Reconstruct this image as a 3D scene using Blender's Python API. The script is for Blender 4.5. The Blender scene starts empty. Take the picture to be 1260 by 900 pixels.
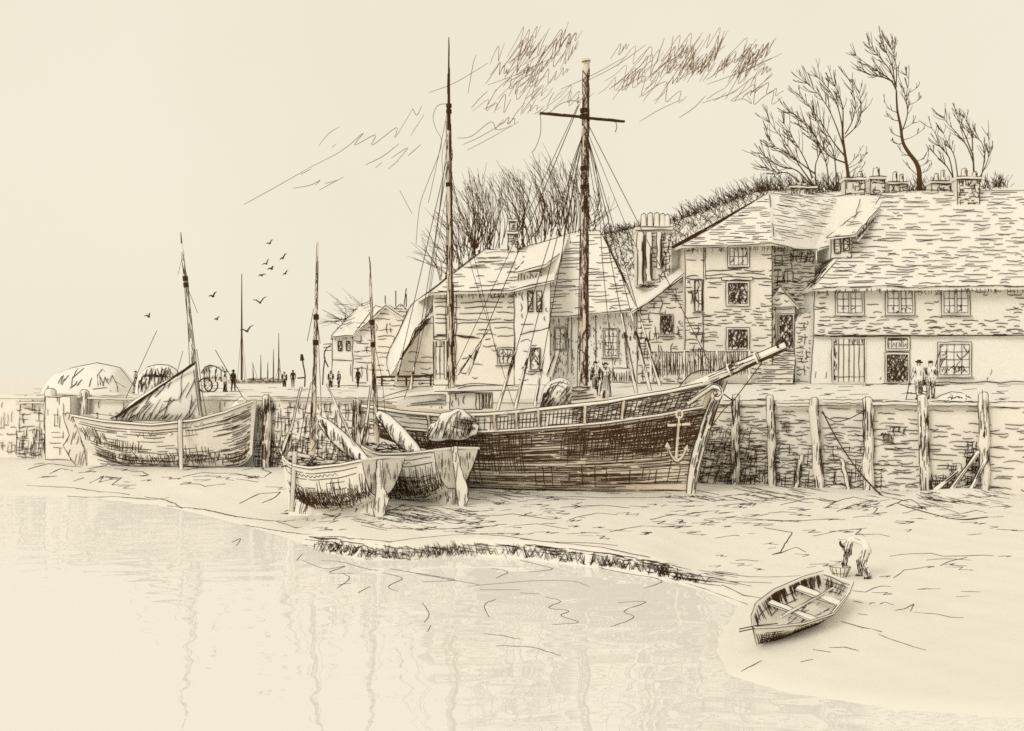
import bpy, math, random
import numpy as np
from mathutils import Vector, Matrix, noise

R = random.Random(11)
PI = math.pi
F, CZ, HX, HY = 1521.0, 4.66, 630.0, 467.0          # focal length in picture units, eye height, principal point
V = Vector

def at(px, py, Y):
    return V(((px - HX) * Y / F, Y, CZ - (py - HY) * Y / F))
def zat(py, Y):
    return CZ - (py - HY) * Y / F
def xat(px, Y):
    return (px - HX) * Y / F
def sm(t):
    t = np.clip(t, 0, 1)
    return t * t * (3 - 2 * t)

# ------------------------------------------------------------------ scene, camera, light
scene = bpy.context.scene
COL = scene.collection
cam_d = bpy.data.cameras.new('camera')
cam = bpy.data.objects.new('camera', cam_d)
COL.objects.link(cam)
cam.location = (0, 0, CZ)
cam.rotation_euler = (math.radians(90), 0, 0)
cam_d.sensor_width = 36
cam_d.lens = F / 1260 * 36
cam_d.shift_y = (HY - 450) / 1260
cam_d.clip_end = 5000
scene.camera = cam

# ------------------------------------------------------------------ materials
def surface(name, col, var=0.05, scale=1.2, rough=0.9, bump=0.0):
    m = bpy.data.materials.new(name); m.use_nodes = True
    nt = m.node_tree; b = nt.nodes['Principled BSDF']
    b.inputs['Roughness'].default_value = rough
    b.inputs['Specular IOR Level'].default_value = 0.15
    tc = nt.nodes.new('ShaderNodeTexCoord')
    n1 = nt.nodes.new('ShaderNodeTexNoise'); n1.inputs['Scale'].default_value = scale
    n1.inputs['Detail'].default_value = 8; n1.inputs['Roughness'].default_value = 0.75
    nt.links.new(tc.outputs['Object'], n1.inputs['Vector'])
    r = nt.nodes.new('ShaderNodeValToRGB')
    r.color_ramp.elements[0].position = 0.25; r.color_ramp.elements[1].position = 0.72
    lo = [c * (1 - var * k) for c, k in zip(col, (1.0, 1.15, 1.5))]
    r.color_ramp.elements[0].color = (*lo, 1); r.color_ramp.elements[1].color = (*col, 1)
    nt.links.new(n1.outputs['Fac'], r.inputs['Fac'])
    nt.links.new(r.outputs['Color'], b.inputs['Base Color'])
    if bump:
        bp = nt.nodes.new('ShaderNodeBump'); bp.inputs['Strength'].default_value = bump
        bp.inputs['Distance'].default_value = 0.013
        nt.links.new(n1.outputs['Fac'], bp.inputs['Height'])
        nt.links.new(bp.outputs['Normal'], b.inputs['Normal'])
    return m

M = {}
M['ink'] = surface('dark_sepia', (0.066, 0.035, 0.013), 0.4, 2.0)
M['soft_ink'] = surface('pale_sepia', (0.24, 0.155, 0.075), 0.3, 2.0)
M['dark'] = surface('dark_cloth', (0.06, 0.035, 0.016), 0.4, 3.0)
M['plaster'] = surface('lime_plaster', (0.83, 0.815, 0.775), 0.05, 1.6)
M['stone'] = surface('pale_stone', (0.81, 0.785, 0.73), 0.10, 1.3)
M['slate'] = surface('pale_slate', (0.82, 0.80, 0.75), 0.08, 1.1)
M['wood'] = surface('bleached_wood', (0.82, 0.795, 0.735), 0.08, 2.2)
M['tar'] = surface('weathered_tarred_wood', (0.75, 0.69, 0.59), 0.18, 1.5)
M['canvas'] = surface('canvas', (0.83, 0.815, 0.77), 0.05, 2.0)
M['mud'] = surface('tidal_mud', (0.81, 0.785, 0.73), 0.06, 0.45, 0.8, 0.15)
M['quay'] = surface('quay_gravel', (0.81, 0.79, 0.74), 0.05, 0.6)
M['cloth'] = surface('pale_cloth', (0.82, 0.80, 0.75), 0.06, 4.0)
M['bark'] = surface('bark', (0.10, 0.055, 0.022), 0.35, 1.5)

def water_material():
    """milky silt-laden water: pale diffuse body under a weak mirror with small ripples"""
    m = bpy.data.materials.new('harbour_water'); m.use_nodes = True
    nt = m.node_tree; nt.nodes.remove(nt.nodes['Principled BSDF']); out = nt.nodes['Material Output']
    df = nt.nodes.new('ShaderNodeBsdfDiffuse'); df.inputs['Color'].default_value = (0.83, 0.81, 0.765, 1)
    gl = nt.nodes.new('ShaderNodeBsdfGlossy'); gl.inputs['Roughness'].default_value = 0.01; gl.inputs['Color'].default_value = (.97, .97, .97, 1)
    mx = nt.nodes.new('ShaderNodeMixShader'); mx.inputs['Fac'].default_value = 0.21
    tc = nt.nodes.new('ShaderNodeTexCoord')
    mp = nt.nodes.new('ShaderNodeMapping'); mp.inputs['Scale'].default_value = (0.8, 1.0, 1.0)
    nt.links.new(tc.outputs['Object'], mp.inputs['Vector'])
    n = nt.nodes.new('ShaderNodeTexNoise'); n.inputs['Scale'].default_value = 0.95; n.inputs['Detail'].default_value = 0.6
    nt.links.new(mp.outputs['Vector'], n.inputs['Vector'])
    bp = nt.nodes.new('ShaderNodeBump'); bp.inputs['Strength'].default_value = 1.0; bp.inputs['Distance'].default_value = 0.028
    nt.links.new(n.outputs['Fac'], bp.inputs['Height']); nt.links.new(bp.outputs['Normal'], gl.inputs['Normal'])
    nt.links.new(df.outputs['BSDF'], mx.inputs[1]); nt.links.new(gl.outputs['BSDF'], mx.inputs[2]); nt.links.new(mx.outputs['Shader'], out.inputs['Surface'])
    return m
M['water'] = water_material()

# ------------------------------------------------------------------ mesh builder
def wloc(o):
    v = V((0, 0, 0))
    while o is not None:
        v = v + o.location; o = o.parent
    return v

class MB:
    def __init__(s):
        s.v = []; s.f = []; s.m = []
    def face(s, pts, m=0):
        i = len(s.v); s.v.extend(tuple(p) for p in pts)
        s.f.append(tuple(range(i, i + len(pts)))); s.m.append(m)
    def prism(s, poly, vec, m=0):
        n = len(poly); i = len(s.v); vec = V(vec)
        s.v.extend(tuple(p) for p in poly); s.v.extend(tuple(V(p) + vec) for p in poly)
        s.f.append(tuple(range(i, i + n))); s.f.append(tuple(range(i + 2 * n - 1, i + n - 1, -1)))
        for k in range(n):
            a, b = i + k, i + (k + 1) % n
            s.f.append((a, a + n, b + n, b))
        s.m.extend([m] * (n + 2))
    def box(s, c, sx, sy, sz, m=0, rz=0.0):
        ca, sa = math.cos(rz), math.sin(rz)
        pts = []
        for dx, dy in ((-1, -1), (1, -1), (1, 1), (-1, 1)):
            x, y = dx * sx / 2, dy * sy / 2
            pts.append(V((c[0] + x * ca - y * sa, c[1] + x * sa + y * ca, c[2] - sz / 2)))
        s.prism(pts, (0, 0, sz), m)
    def tube(s, pts, rad, sides=6, m=0, caps=True):
        n = len(pts); pts = [V(p) for p in pts]
        if not hasattr(rad, '__len__'): rad = [rad] * n
        i0 = len(s.v)
        for k in range(n):
            t = pts[min(k + 1, n - 1)] - pts[max(k - 1, 0)]
            if t.length < 1e-9: t = V((0, 0, 1))
            t.normalize()
            ref = V((0.13, 0.91, 0.38)) if abs(t.y) < 0.85 else V((1, 0, 0.1))
            a = t.cross(ref); a.normalize(); b = t.cross(a)
            for q in range(sides):
                an = 2 * PI * q / sides + 0.5
                s.v.append(tuple(pts[k] + a * (math.cos(an) * rad[k]) + b * (math.sin(an) * rad[k])))
        for k in range(n - 1):
            for q in range(sides):
                a = i0 + k * sides + q; b = i0 + k * sides + (q + 1) % sides
                s.f.append((a, b, b + sides, a + sides)); s.m.append(m)
        if caps:
            s.f.append(tuple(range(i0 + sides - 1, i0 - 1, -1))); s.m.append(m)
            e = i0 + (n - 1) * sides
            s.f.append(tuple(range(e, e + sides))); s.m.append(m)
    def grid(s, rows, m=0, closed=False):
        i0 = len(s.v); nc = len(rows[0])
        for r in rows: s.v.extend(tuple(p) for p in r)
        for i in range(len(rows) - 1):
            for j in range(nc if closed else nc - 1):
                a = i0 + i * nc + j; b = i0 + i * nc + (j + 1) % nc
                s.f.append((a, b, b + nc, a + nc)); s.m.append(m)
    def stroke(s, pts, w, m=1):
        n = len(pts)
        rad = []
        for k in range(n):
            u = k / (n - 1)
            rad.append(w * 0.5 * (0.62 + 0.38 * math.sin(PI * min(1, max(0, u * 0.9 + 0.08)))))
        s.tube(pts, rad, 3, m, False)
    def line(s, a, b, w, jit=None, m=1, n=None):
        a = V(a); b = V(b); d = b - a; L = d.length
        if L < 1e-6: return
        if jit is None: jit = w * 0.75
        if n is None: n = max(2, min(14, int(L / (w * 14)) + 2))
        pts = []
        o = V((0, 0, 0))
        for k in range(n + 1):
            if 0 < k < n:
                o = V((R.uniform(-1, 1), R.uniform(-1, 1), R.uniform(-1, 1))) * jit
            else: o = V((0, 0, 0))
            pts.append(a + d * (k / n) + o)
        s.stroke(pts, w, m)
    def outline(s, pts, w, closed=True, jit=None, over=0.0, skip=0.0):
        n = len(pts)
        for k in range(n if closed else n - 1):
            if R.random() < skip: continue
            a = V(pts[k]); b = V(pts[(k + 1) % n]); d = (b - a)
            if d.length < 1e-6: continue
            d.normalize()
            s.line(a - d * R.uniform(0, over), b + d * R.uniform(0, over), w, jit)
    def build(s, name, mat, parent=None, smooth=False):
        me = bpy.data.meshes.new(name)
        off = wloc(parent)
        if off.length > 0:
            ox, oy, oz = off
            vv = [(x - ox, y - oy, z - oz) for x, y, z in s.v]
        else: vv = s.v
        me.from_pydata(vv, [], s.f)
        mats = mat if isinstance(mat, (list, tuple)) else [mat, 'ink']
        for k in mats: me.materials.append(M[k])
        me.polygons.foreach_set('material_index', [min(i, len(mats) - 1) for i in s.m])
        if smooth: me.polygons.foreach_set('use_smooth', [True] * len(s.f))
        me.update()
        o = bpy.data.objects.new(name, me); COL.objects.link(o)
        if parent is not None: o.parent = parent
        return o

def tag(o, label=None, cat=None, group=None, kind=None):
    if label: o['label'] = label
    if cat: o['category'] = cat
    if group: o['group'] = group
    if kind: o['kind'] = kind
    return o
def thing(name, label, cat, loc, group=None):
    o = bpy.data.objects.new(name, None); COL.objects.link(o)
    o.location = loc; o.empty_display_size = 0.3
    return tag(o, label, cat, group)

# rows of broken wobbly seams over a flat polygon: courses of stone, slates, boards
def hatch(mb, poly, spacing, w, dash=(0.3, 1.2), gap=(0.1, 0.8), u=None, jit=0.6, dens=None, holes=(), slope=0.0, off=None, face=None, m=1):
    poly = [V(p) for p in poly]
    n = V((0, 0, 0))
    for k in range(len(poly)):
        a, b = poly[k], poly[(k + 1) % len(poly)]
        n += a.cross(b)
    n.normalize()
    c = sum(poly, V((0, 0, 0))) / len(poly)
    want = V(face) if face else V((0, 0, CZ)) - c
    if n.dot(want) < 0: n = -n
    u = V(u) if u else V((1, 0, 0))
    u = (u - n * u.dot(n)).normalized(); v = n.cross(u)
    o = poly[0]
    q = [((p - o).dot(u), (p - o).dot(v)) for p in poly]
    hq = []
    for h in holes:
        hh = [((V(p) - o).dot(u), (V(p) - o).dot(v)) for p in h]
        hq.append((min(a for a, _ in hh), max(a for a, _ in hh), min(b for _, b in hh), max(b for _, b in hh)))
    v0 = min(b for _, b in q); v1 = max(b for _, b in q); u0 = min(a for a, _ in q); u1 = max(a for a, _ in q)
    if off is None: off = w * 0.25
    y = v0 + spacing * R.uniform(0.3, 0.8)
    while y < v1:
        xs = []
        for k in range(len(q)):
            (xa, ya), (xb, yb) = q[k], q[(k + 1) % len(q)]
            if (ya <= y) != (yb <= y): xs.append(xa + (xb - xa) * (y - ya) / (yb - ya))
        xs.sort()
        for k in range(0, len(xs) - 1, 2):
            x = xs[k] + R.uniform(0, gap[1]) * 0.6
            while x < xs[k + 1]:
                L = R.uniform(*dash); xe = min(x + L, xs[k + 1])
                mx = (x + xe) / 2
                ok = xe - x > w
                if dens: ok = ok and R.random() < dens((mx - u0) / (u1 - u0 + 1e-9), (y - v0) / (v1 - v0 + 1e-9))
                yy = y + R.uniform(-0.25, 0.25) * spacing
                if ok:
                    q0 = o + u * mx + v * yy
                    ok = spacing < w * 2.6 or R.random() < 1.08 + 0.95 * noise.noise(q0 * 0.8)
                if ok:
                    for (a, b, cc, dd) in hq:
                        if xe > a and x < b and cc < yy < dd: ok = False
                if ok:
                    nn = 3 if xe - x < w * 14 else 5
                    pts = []
                    sl = (slope + R.uniform(-0.05, 0.05)) * (xe - x)
                    bow = R.uniform(-1, 1) * jit * w * 1.3
                    for i in range(nn + 1):
                        t = i / nn
                        pts.append(o + u * (x + (xe - x) * t) + v * (yy + sl * (t - 0.5) + bow * math.sin(PI * t) + R.uniform(-1, 1) * jit * w * 0.5) + n * off)
                    mb.stroke(pts, w * R.uniform(0.75, 1.15), m)
                x = xe + R.uniform(*gap)
        y += spacing * R.uniform(0.7, 1.3)

def scribble(mb, poly, w, count, length, ang, m=1, face=None):
    """short crossing strokes filling a dark opening"""
    poly = [V(p) for p in poly]
    for a, dn in ang:
        u = V((math.cos(a), 0, math.sin(a)))
        hatch(mb, poly, w * dn, w, dash=(length * 0.6, length * 1.4), gap=(0, length * 0.25), u=u, jit=0.8, m=m, face=face)

# ------------------------------------------------------------------ hull lofting
class Hull:
    def __init__(s, M4, L, B, K, S, P, rb=0.0, rs=0.0, nb=8, ns=8):
        s.M = M4; s.L = L; s.B = B; s.K = K; s.S = S; s.P = P; s.rb = rb; s.rs = rs; s.nb = nb; s.ns = ns; s.rt = 1.0
    def tab(s, T, u): return float(np.interp(u, [a for a, _ in T], [b for _, b in T]))
    def loc(s, u, t, side, inset=0.0):
        B = max(0.0, s.tab(s.B, u) - inset); K = s.tab(s.K, u); S = s.tab(s.S, u); p = s.tab(s.P, u)
        x = s.L * u + s.rb * t ** s.rt * u ** s.nb - s.rs * t * (1 - u) ** s.ns
        tt = max(t, 0.0)
        return V((x, side * B * tt ** p, K + (S - K) * t))
    def pt(s, u, t, side, inset=0.0, out=0.0):
        p = s.loc(u, t, side, inset)
        if out: p.y += side * out
        return s.M @ p
    def shell(s, mb, nu=30, nt=10, floor=0.3, inset=0.07, open_=True, t1=1.0, m=0):
        us = [i / nu for i in range(nu + 1)]; ts = [t1 * (j / nt) ** 1.6 for j in range(nt + 1)]
        for side in (-1, 1):
            mb.grid([[s.pt(u, t, side) for t in ts] for u in us], m)
        # transom
        mb.grid([[s.pt(0, t, -1) for t in ts], [s.pt(0, t, 1) for t in ts]], m)
        if open_:
            ti = [floor + (t1 - floor) * j / 5 for j in range(6)]
            for side in (-1, 1):
                mb.grid([[s.pt(u, t, side, inset) for t in ti] for u in us], m)
                mb.grid([[s.pt(u, t1, side), s.pt(u, t1, side, inset)] for u in us], m)
            mb.grid([[s.pt(u, floor, -1, inset), s.pt(u, floor, 1, inset)] for u in us], m)
            mb.grid([[s.pt(0.012, t, -1, inset) for t in ti], [s.pt(0.012, t, 1, inset) for t in ti]], m)
            mb.grid([[s.pt(0.0, t1, -1), s.pt(0.012, t1, -1, inset)], [s.pt(0.0, t1, 1), s.pt(0.012, t1, 1, inset)]], m)
    def seam(s, mb, side, t, u0, u1, w, dash, gap, jit=0.012, dens=None, m=1):
        u = u0 + R.uniform(0, gap[1]) / s.L
        while u < u1:
            ue = min(u1, u + R.uniform(*dash) / s.L)
            if dens is None or R.random() < dens((u + ue) / 2, t):
                n = max(3, int((ue - u) * s.L / 0.25))
                tj = R.uniform(-jit, jit)
                pts = [s.pt(u + (ue - u) * i / n, min(1, max(0.02, t + tj + R.uniform(-jit, jit) * 0.35)), side, 0, w * 0.2) for i in range(n + 1)]
                mb.stroke(pts, w * R.uniform(0.75, 1.2), m)
            u = ue + R.uniform(*gap) / s.L
    def ribs(s, mb, side, u0, u1, step, t0, t1, w, lean=0.0, dens=None, m=1):
        u = u0
        while u < u1:
            a = t0 + R.uniform(0, 0.12); b = t1 - R.uniform(0, 0.12)
            if b > a and (dens is None or R.random() < dens(u, (a + b) / 2)):
                n = 4
                pts = [s.pt(min(1, max(0, u + lean * (i / n) + R.uniform(-.0015, .0015))), a + (b - a) * i / n, side, 0, w * 0.2) for i in range(n + 1)]
                mb.stroke(pts, w * R.uniform(0.75, 1.15), m)
            u += step * R.uniform(0.6, 1.4)

def boat_matrix(foot, heading, pitch=0.0, heel=0.0):
    return Matrix.Translation(foot) @ Matrix.Rotation(heading, 4, 'Z') @ Matrix.Rotation(pitch, 4, 'Y') @ Matrix.Rotation(heel, 4, 'X')

def spar(mb, a, b, r0, r1, w, dark=0.6, sides=8, m=0):
    """round timber with grain marks"""
    a = V(a); b = V(b); n = 8
    pts = [a + (b - a) * (i / n) for i in range(n + 1)]
    mb.tube(pts, [r0 + (r1 - r0) * i / n for i in range(n + 1)], sides, m)
    t = (b - a).normalized(); L = (b - a).length
    e1 = t.cross(V((0.2, 1, 0.1))).normalized(); e2 = t.cross(e1)
    cnt = int(dark * L * (2 * PI * (r0 + r1) / 2) / (w * 0.9))
    for _ in range(cnt):
        l = R.uniform(0.25, 0.9); x = R.uniform(0, max(0.01, L - l)); an = R.uniform(0, 2 * PI)
        p = []
        for i in range(4):
            xx = x + l * i / 3; rr = (r0 + (r1 - r0) * xx / L) * 1.0
            aa = an + R.uniform(-0.06, 0.06)
            p.append(a + t * xx + (e1 * math.cos(aa) + e2 * math.sin(aa)) * (rr + w * 0.1))
        mb.stroke(p, w * R.uniform(0.6, 1.1))

def rope(mb, pts, r, sag=0.0, m=0):
    pts = [V(p) for p in pts]
    if len(pts) == 2:
        a, b = pts; pts = []
        n = 8
        for i in range(n + 1):
            t = i / n
            p = a + (b - a) * t; p.z -= sag * 4 * t * (1 - t)
            if 0 < i < n: p += V((R.uniform(-1, 1), 0, R.uniform(-1, 1))) * r * 0.5
            pts.append(p)
    mb.tube(pts, r, 4, m)

def smooth_path(pts, n=6):
    """Catmull-Rom through the points"""
    pts = [V(p) for p in pts]; out = []
    for k in range(len(pts) - 1):
        p0 = pts[max(k - 1, 0)]; p1 = pts[k]; p2 = pts[k + 1]; p3 = pts[min(k + 2, len(pts) - 1)]
        for i in range(n):
            t = i / n
            out.append(0.5 * ((2 * p1) + (p2 - p0) * t + (2 * p0 - 5 * p1 + 4 * p2 - p3) * t * t + (3 * p1 - p0 - 3 * p2 + p3) * t ** 3))
    out.append(pts[-1])
    return out
# ------------------------------------------------------------------ the lie of the land
def yw(x): return 57.7 - 0.469 * np.asarray(x, dtype=float)          # line of the quay wall
WD = V((1, -0.469, 0)).normalized()                                   # along the wall, to the right
WN = V((-0.469, -1, 0)).normalized()                                  # out of the wall, towards the viewer
WATER = -0.8
_wl = [(-400, 600), (-200, 603), (30, 608), (100, 612), (190, 621), (245, 633), (300, 647), (350, 662), (392, 678), (440, 688), (500, 690), (560, 684),
       (640, 688), (700, 695), (760, 702), (820, 714), (870, 730), (905, 746), (892, 772), (880, 800), (890, 830), (960, 852), (1100, 874), (1300, 888), (1700, 895)]
WL = np.array([(xat(px, (CZ - WATER) * F / (py - HY)), (CZ - WATER) * F / (py - HY)) for px, py in _wl])

def shore_dist(x, y):
    """signed distance to the waterline, positive on the mud"""
    x = np.atleast_1d(np.asarray(x, float)); y = np.atleast_1d(np.asarray(y, float))
    best = np.full(x.shape, 1e9)
    for (ax, ay), (bx, by) in zip(WL[:-1], WL[1:]):
        dx, dy = bx - ax, by - ay
        t = np.clip(((x - ax) * dx + (y - ay) * dy) / (dx * dx + dy * dy), 0, 1)
        best = np.minimum(best, np.hypot(x - ax - t * dx, y - ay - t * dy))
    poly = np.vstack([WL, [[300, 10], [300, 200], [-300, 200]], WL[:1]])
    ins = np.zeros(x.shape, bool)
    for (ax, ay), (bx, by) in zip(poly[:-1], poly[1:]):
        c = (ay > y) != (by > y)
        xi = ax + (bx - ax) * (y - ay) / ((by - ay) if abs(by - ay) > 1e-9 else 1e-9)
        ins ^= c & (x < xi)
    return np.where(ins, best, -best)

def tz(x, y):
    x = np.atleast_1d(np.asarray(x, float)); y = np.atleast_1d(np.asarray(y, float))
    d = shore_dist(x, y); dq = np.maximum(0, (yw(x) - y) * 0.905)
    px = HX + x / np.maximum(y, 1) * F
    lip = 0.10 + 0.36 * sm((px - 370) / 60) * (1 - sm((px - 790) / 80))
    lip = np.where(y < 30.5, 0.10, lip)
    t = np.clip(d, 0, None) / (np.clip(d, 0, None) + dq + 1e-6)
    z = WATER + lip * sm(d / 0.55) + (0.95 - lip) * sm(t * 1.25) ** 0.85
    z = np.where(d < 0, WATER + np.maximum(d * 0.45, -2.0), z)
    z += np.where(d > 0, 1, 0.3) * (0.018 * np.sin(x * 1.7 + 0.6 * np.sin(y * 0.9)) * np.sin(y * 1.1 + x * 0.3) + 0.01 * np.sin(x * 4.1 + y * 2.3)) * sm(np.abs(d) / 1.5)
    s = ((x - 4.86) * 2.09 + (y - 24.6) * 2.15) / (2.09 ** 2 + 2.15 ** 2); pd = ((x - 4.86) * 2.15 - (y - 24.6) * 2.09) / 3.0
    z += 0.58 * np.clip(s, 0, 1) * np.exp(-(pd / 1.1) ** 2) * np.exp(-(np.maximum(0, s - 1) * 1.8) ** 2)
    z += 0.30 * np.exp(-(((x - 17.5) / 1.6) ** 2 + ((y - 48.0) / 1.0) ** 2))
    return z

def mud(px, py):
    """the point of the mud seen at px, py"""
    Y = np.arange(14, 75, 0.05)
    x = (px - HX) * Y / F; z = CZ - (py - HY) * Y / F
    k = np.nonzero(z <= tz(x, Y))[0]
    i = k[0] if len(k) else len(Y) - 1
    return V((x[i], Y[i], float(tz(x[i], Y[i])[0])))
def mudz(x, y): return float(tz(x, y)[0])

def qz(x, y):
    x = np.asarray(x, float); y = np.asarray(y, float); d = y - yw(x)
    return 3.75 + 0.66 * sm((d - 2) / 10) * sm((x + 9) / 9) + 0.2 * sm(d / 60) * (1 - sm((x + 9) / 9))
def qpt(px, Y):
    x = xat(px, Y); return V((x, Y, float(qz(x, Y))))

def grid_mesh(mb, X, Y, Z, mask=None):
    ny, nx = X.shape
    i0 = len(mb.v)
    mb.v.extend(zip(X.ravel().tolist(), Y.ravel().tolist(), Z.ravel().tolist()))
    for j in range(ny - 1):
        for i in range(nx - 1):
            a = i0 + j * nx + i
            if mask is not None and not mask[j, i]: continue
            mb.f.append((a, a + 1, a + nx + 1, a + nx)); mb.m.append(0)

# mud bank
def build_mud():
    mb = MB()
    xs = np.concatenate([np.arange(-60, -34, 1.0), np.arange(-34, 28, 0.3), np.arange(28, 60, 1.0)])
    ss = np.concatenate([np.linspace(0, 0.25, 20)[:-1], np.linspace(0.25, 1, 130)])
    X = np.tile(xs, (len(ss), 1)); top = yw(xs) + 0.8
    Yg = 8 + (top[None, :] - 8) * ss[:, None]
    Z = tz(X.ravel(), Yg.ravel()).reshape(X.shape)
    grid_mesh(mb, X, Yg, Z)
    return mb
def ground_line(mb, pp, w=1.0, jit=0.5, m=1, lift=0.0):
    """a runnel or weed line on the mud through picture points"""
    P = [mud(px, py) for px, py in pp]
    pts = []
    for k in range(len(P) - 1):
        a, b = P[k], P[k + 1]; n = max(2, int((b - a).length / 0.35))
        for i in range(n):
            p = a + (b - a) * (i / n); p.z = mudz(p.x, p.y); pts.append(p)
    pts.append(P[-1])
    Ym = sum(p.y for p in P) / len(P); ww = w * Ym / F
    pts = [p + V((0, 0, ww * 0.2 + lift)) + V((0, R.uniform(-1, 1) * ww * jit * 3, 0)) for p in pts]
    mb.stroke(pts, ww, m)

mudb = build_mud()
GL = [
 [(33, 598), (80, 600), (130, 606), (160, 609)], [(33, 612), (62, 612)], [(82, 611), (140, 612), (190, 615), (208, 613)],
 [(60, 584), (75, 577), (90, 580)], [(90, 593), (104, 588)], [(110, 595), (128, 586), (122, 594), (150, 588), (138, 597), (168, 597)],
 [(205, 623), (255, 628), (290, 636), (340, 642), (365, 650)], [(178, 612), (205, 616), (215, 620), (225, 627)], [(100, 612), (92, 619), (120, 616)],
 [(160, 581), (175, 581), (183, 585)], [(225, 587), (250, 582), (290, 583), (318, 590)], [(222, 596), (245, 596), (252, 599), (278, 596)],
 [(290, 590), (305, 592), (318, 594)], [(295, 620), (320, 608), (345, 606), (338, 613), (322, 620)],
 [(35, 578), (60, 571), (100, 575)], [(108, 578), (140, 572), (175, 569), (220, 572), (260, 570), (310, 567), (318, 570)],
 [(318, 570), (330, 572), (322, 578), (334, 582), (325, 588)],
 [(300, 646), (350, 655), (385, 658)], [(380, 661), (430, 664), (480, 667), (540, 660), (600, 657)], [(560, 655), (620, 660), (680, 668), (740, 674), (800, 687)],
 [(640, 664), (700, 668), (760, 672)], [(700, 676), (760, 684), (820, 697), (850, 702)], [(830, 700), (880, 712), (925, 722)], [(820, 712), (870, 726), (920, 744)],
 [(395, 640), (420, 632), (410, 640), (440, 636)], [(500, 643), (540, 640), (590, 643)], [(480, 650), (530, 652), (570, 650)], [(590, 636), (630, 633), (680, 640)],
 [(620, 650), (660, 645), (700, 652)], [(555, 600), (610, 606), (680, 612), (760, 613), (845, 612)], [(590, 606), (640, 612), (720, 615)],
 [(700, 640), (735, 632), (760, 634)], [(750, 655), (790, 648), (820, 650)], [(800, 640), (830, 634), (860, 636)], [(690, 625), (740, 622), (775, 626)],
 [(866, 640), (905, 637), (960, 642), (1040, 640)], [(905, 640), (945, 640), (985, 643)], [(940, 650), (975, 656), (960, 680), (950, 683), (980, 674), (992, 680)],
 [(1000, 660), (1035, 653), (1060, 651), (1052, 658), (1082, 658), (1095, 661)], [(905, 690), (920, 690), (934, 691)], [(880, 663), (905, 659), (910, 660)],
 [(1095, 685), (1125, 682), (1145, 681), (1160, 685), (1200, 684), (1222, 684)], [(1140, 690), (1165, 688), (1195, 690)], [(1157, 697), (1175, 690), (1190, 686)],
 [(1100, 712), (1112, 702), (1130, 700), (1145, 697)], [(1045, 727), (1065, 729), (1085, 722), (1096, 722)], [(1050, 740), (1062, 743)], [(1070, 744), (1088, 741), (1100, 745)],
 [(1102, 752), (1125, 744), (1120, 753)], [(1125, 754), (1150, 756), (1170, 760), (1186, 761)], [(1035, 766), (1060, 773), (1085, 778)], [(1080, 781), (1110, 792), (1140, 801)],
 [(880, 706), (920, 710), (985, 709)], [(900, 716), (950, 718)], [(912, 828), (925, 820), (938, 814)], [(1020, 798), (1040, 797), (1057, 802)],
 [(1000, 800), (1022, 803)], [(985, 815), (1000, 812)], [(1055, 757), (1068, 758)], [(888, 720), (915, 733), (945, 738)],
 [(905, 610), (940, 606), (990, 612)], [(960, 622), (1000, 614), (1030, 618), (1015, 626)], [(1030, 630), (1060, 620), (1080, 626), (1075, 632)], [(1090, 625), (1120, 615), (1140, 628)],
 [(1110, 632), (1150, 622), (1180, 632), (1150, 636)], [(1180, 634), (1200, 628), (1215, 632)], [(1020, 620), (1050, 612), (1070, 616)], [(890, 622), (930, 620)],
 [(350, 630), (365, 626), (372, 620)], [(375, 610), (400, 600)], [(480, 640), (510, 636), (560, 640)], [(470, 632), (500, 622), (540, 628)],
]
for g in GL: ground_line(mudb, g, R.uniform(1.0, 1.35))
# weed and wrack lying on the mud in small zigzags
def zig(px, py, n, L, H, w):
    p = [(px, py)]
    for k in range(n):
        px += L * R.uniform(0.5, 1.2) * (1 if k % 2 == 0 else -0.45); py += H * R.uniform(-0.6, 0.6) + (1.2 if k % 2 else -0.6)
        p.append((px, py))
    ground_line(mudb, p, w)
for (x0, x1, y0, y1, c) in ((340, 600, 622, 655, 60), (560, 850, 604, 660, 84), (850, 1220, 608, 645, 70), (60, 330, 575, 600, 10), (860, 1000, 640, 700, 14), (380, 480, 600, 645, 16), (1000, 1230, 640, 760, 18), (40, 330, 572, 602, 14)):
    for _ in range(c):
        zig(R.uniform(x0, x1), R.uniform(y0, y1), R.randint(1, 4), R.uniform(10, 26), 3.0, R.uniform(0.8, 1.2))
# the little cut bank at the water's edge, with hanging weed
for _ in range(300):
    px = R.uniform(386, 838)
    f = (px - 388) / 447
    yb = float(np.interp(px, [388, 440, 500, 560, 640, 700, 760, 835], [680, 688, 690, 684, 688, 695, 702, 716]))
    if noise.noise(V((px * .035, 3.3, 0))) < R.uniform(-.5, .35): continue
    h = R.uniform(4, 18)
    p0 = mud(px, yb - 1); a = mud(px + R.uniform(-9, 9), yb - h)
    n = 4; pts = []
    for i in range(n + 1):
        q = p0 + (a - p0) * (i / n); q.z = max(mudz(q.x, q.y), q.z * 0 + p0.z + (a.z - p0.z) * (i / n)); q.x += R.uniform(-.02, .02); pts.append(q + V((0, -0.02, 0.01)))
    mudb.stroke(pts, R.uniform(.016, .028))
for _ in range(150):
    px = R.uniform(366, 880)
    yb = float(np.interp(px, [380, 440, 500, 560, 640, 700, 760, 850], [676, 688, 690, 684, 688, 695, 702, 720]))
    y = yb - R.uniform(0, 18); L = R.uniform(14, 45)
    ground_line(mudb, [(px, y), (px + L / 2, y + L * 0.06 + R.uniform(-1, 1)), (px + L, y + L * 0.12)], R.uniform(0.9, 1.3))
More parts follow.
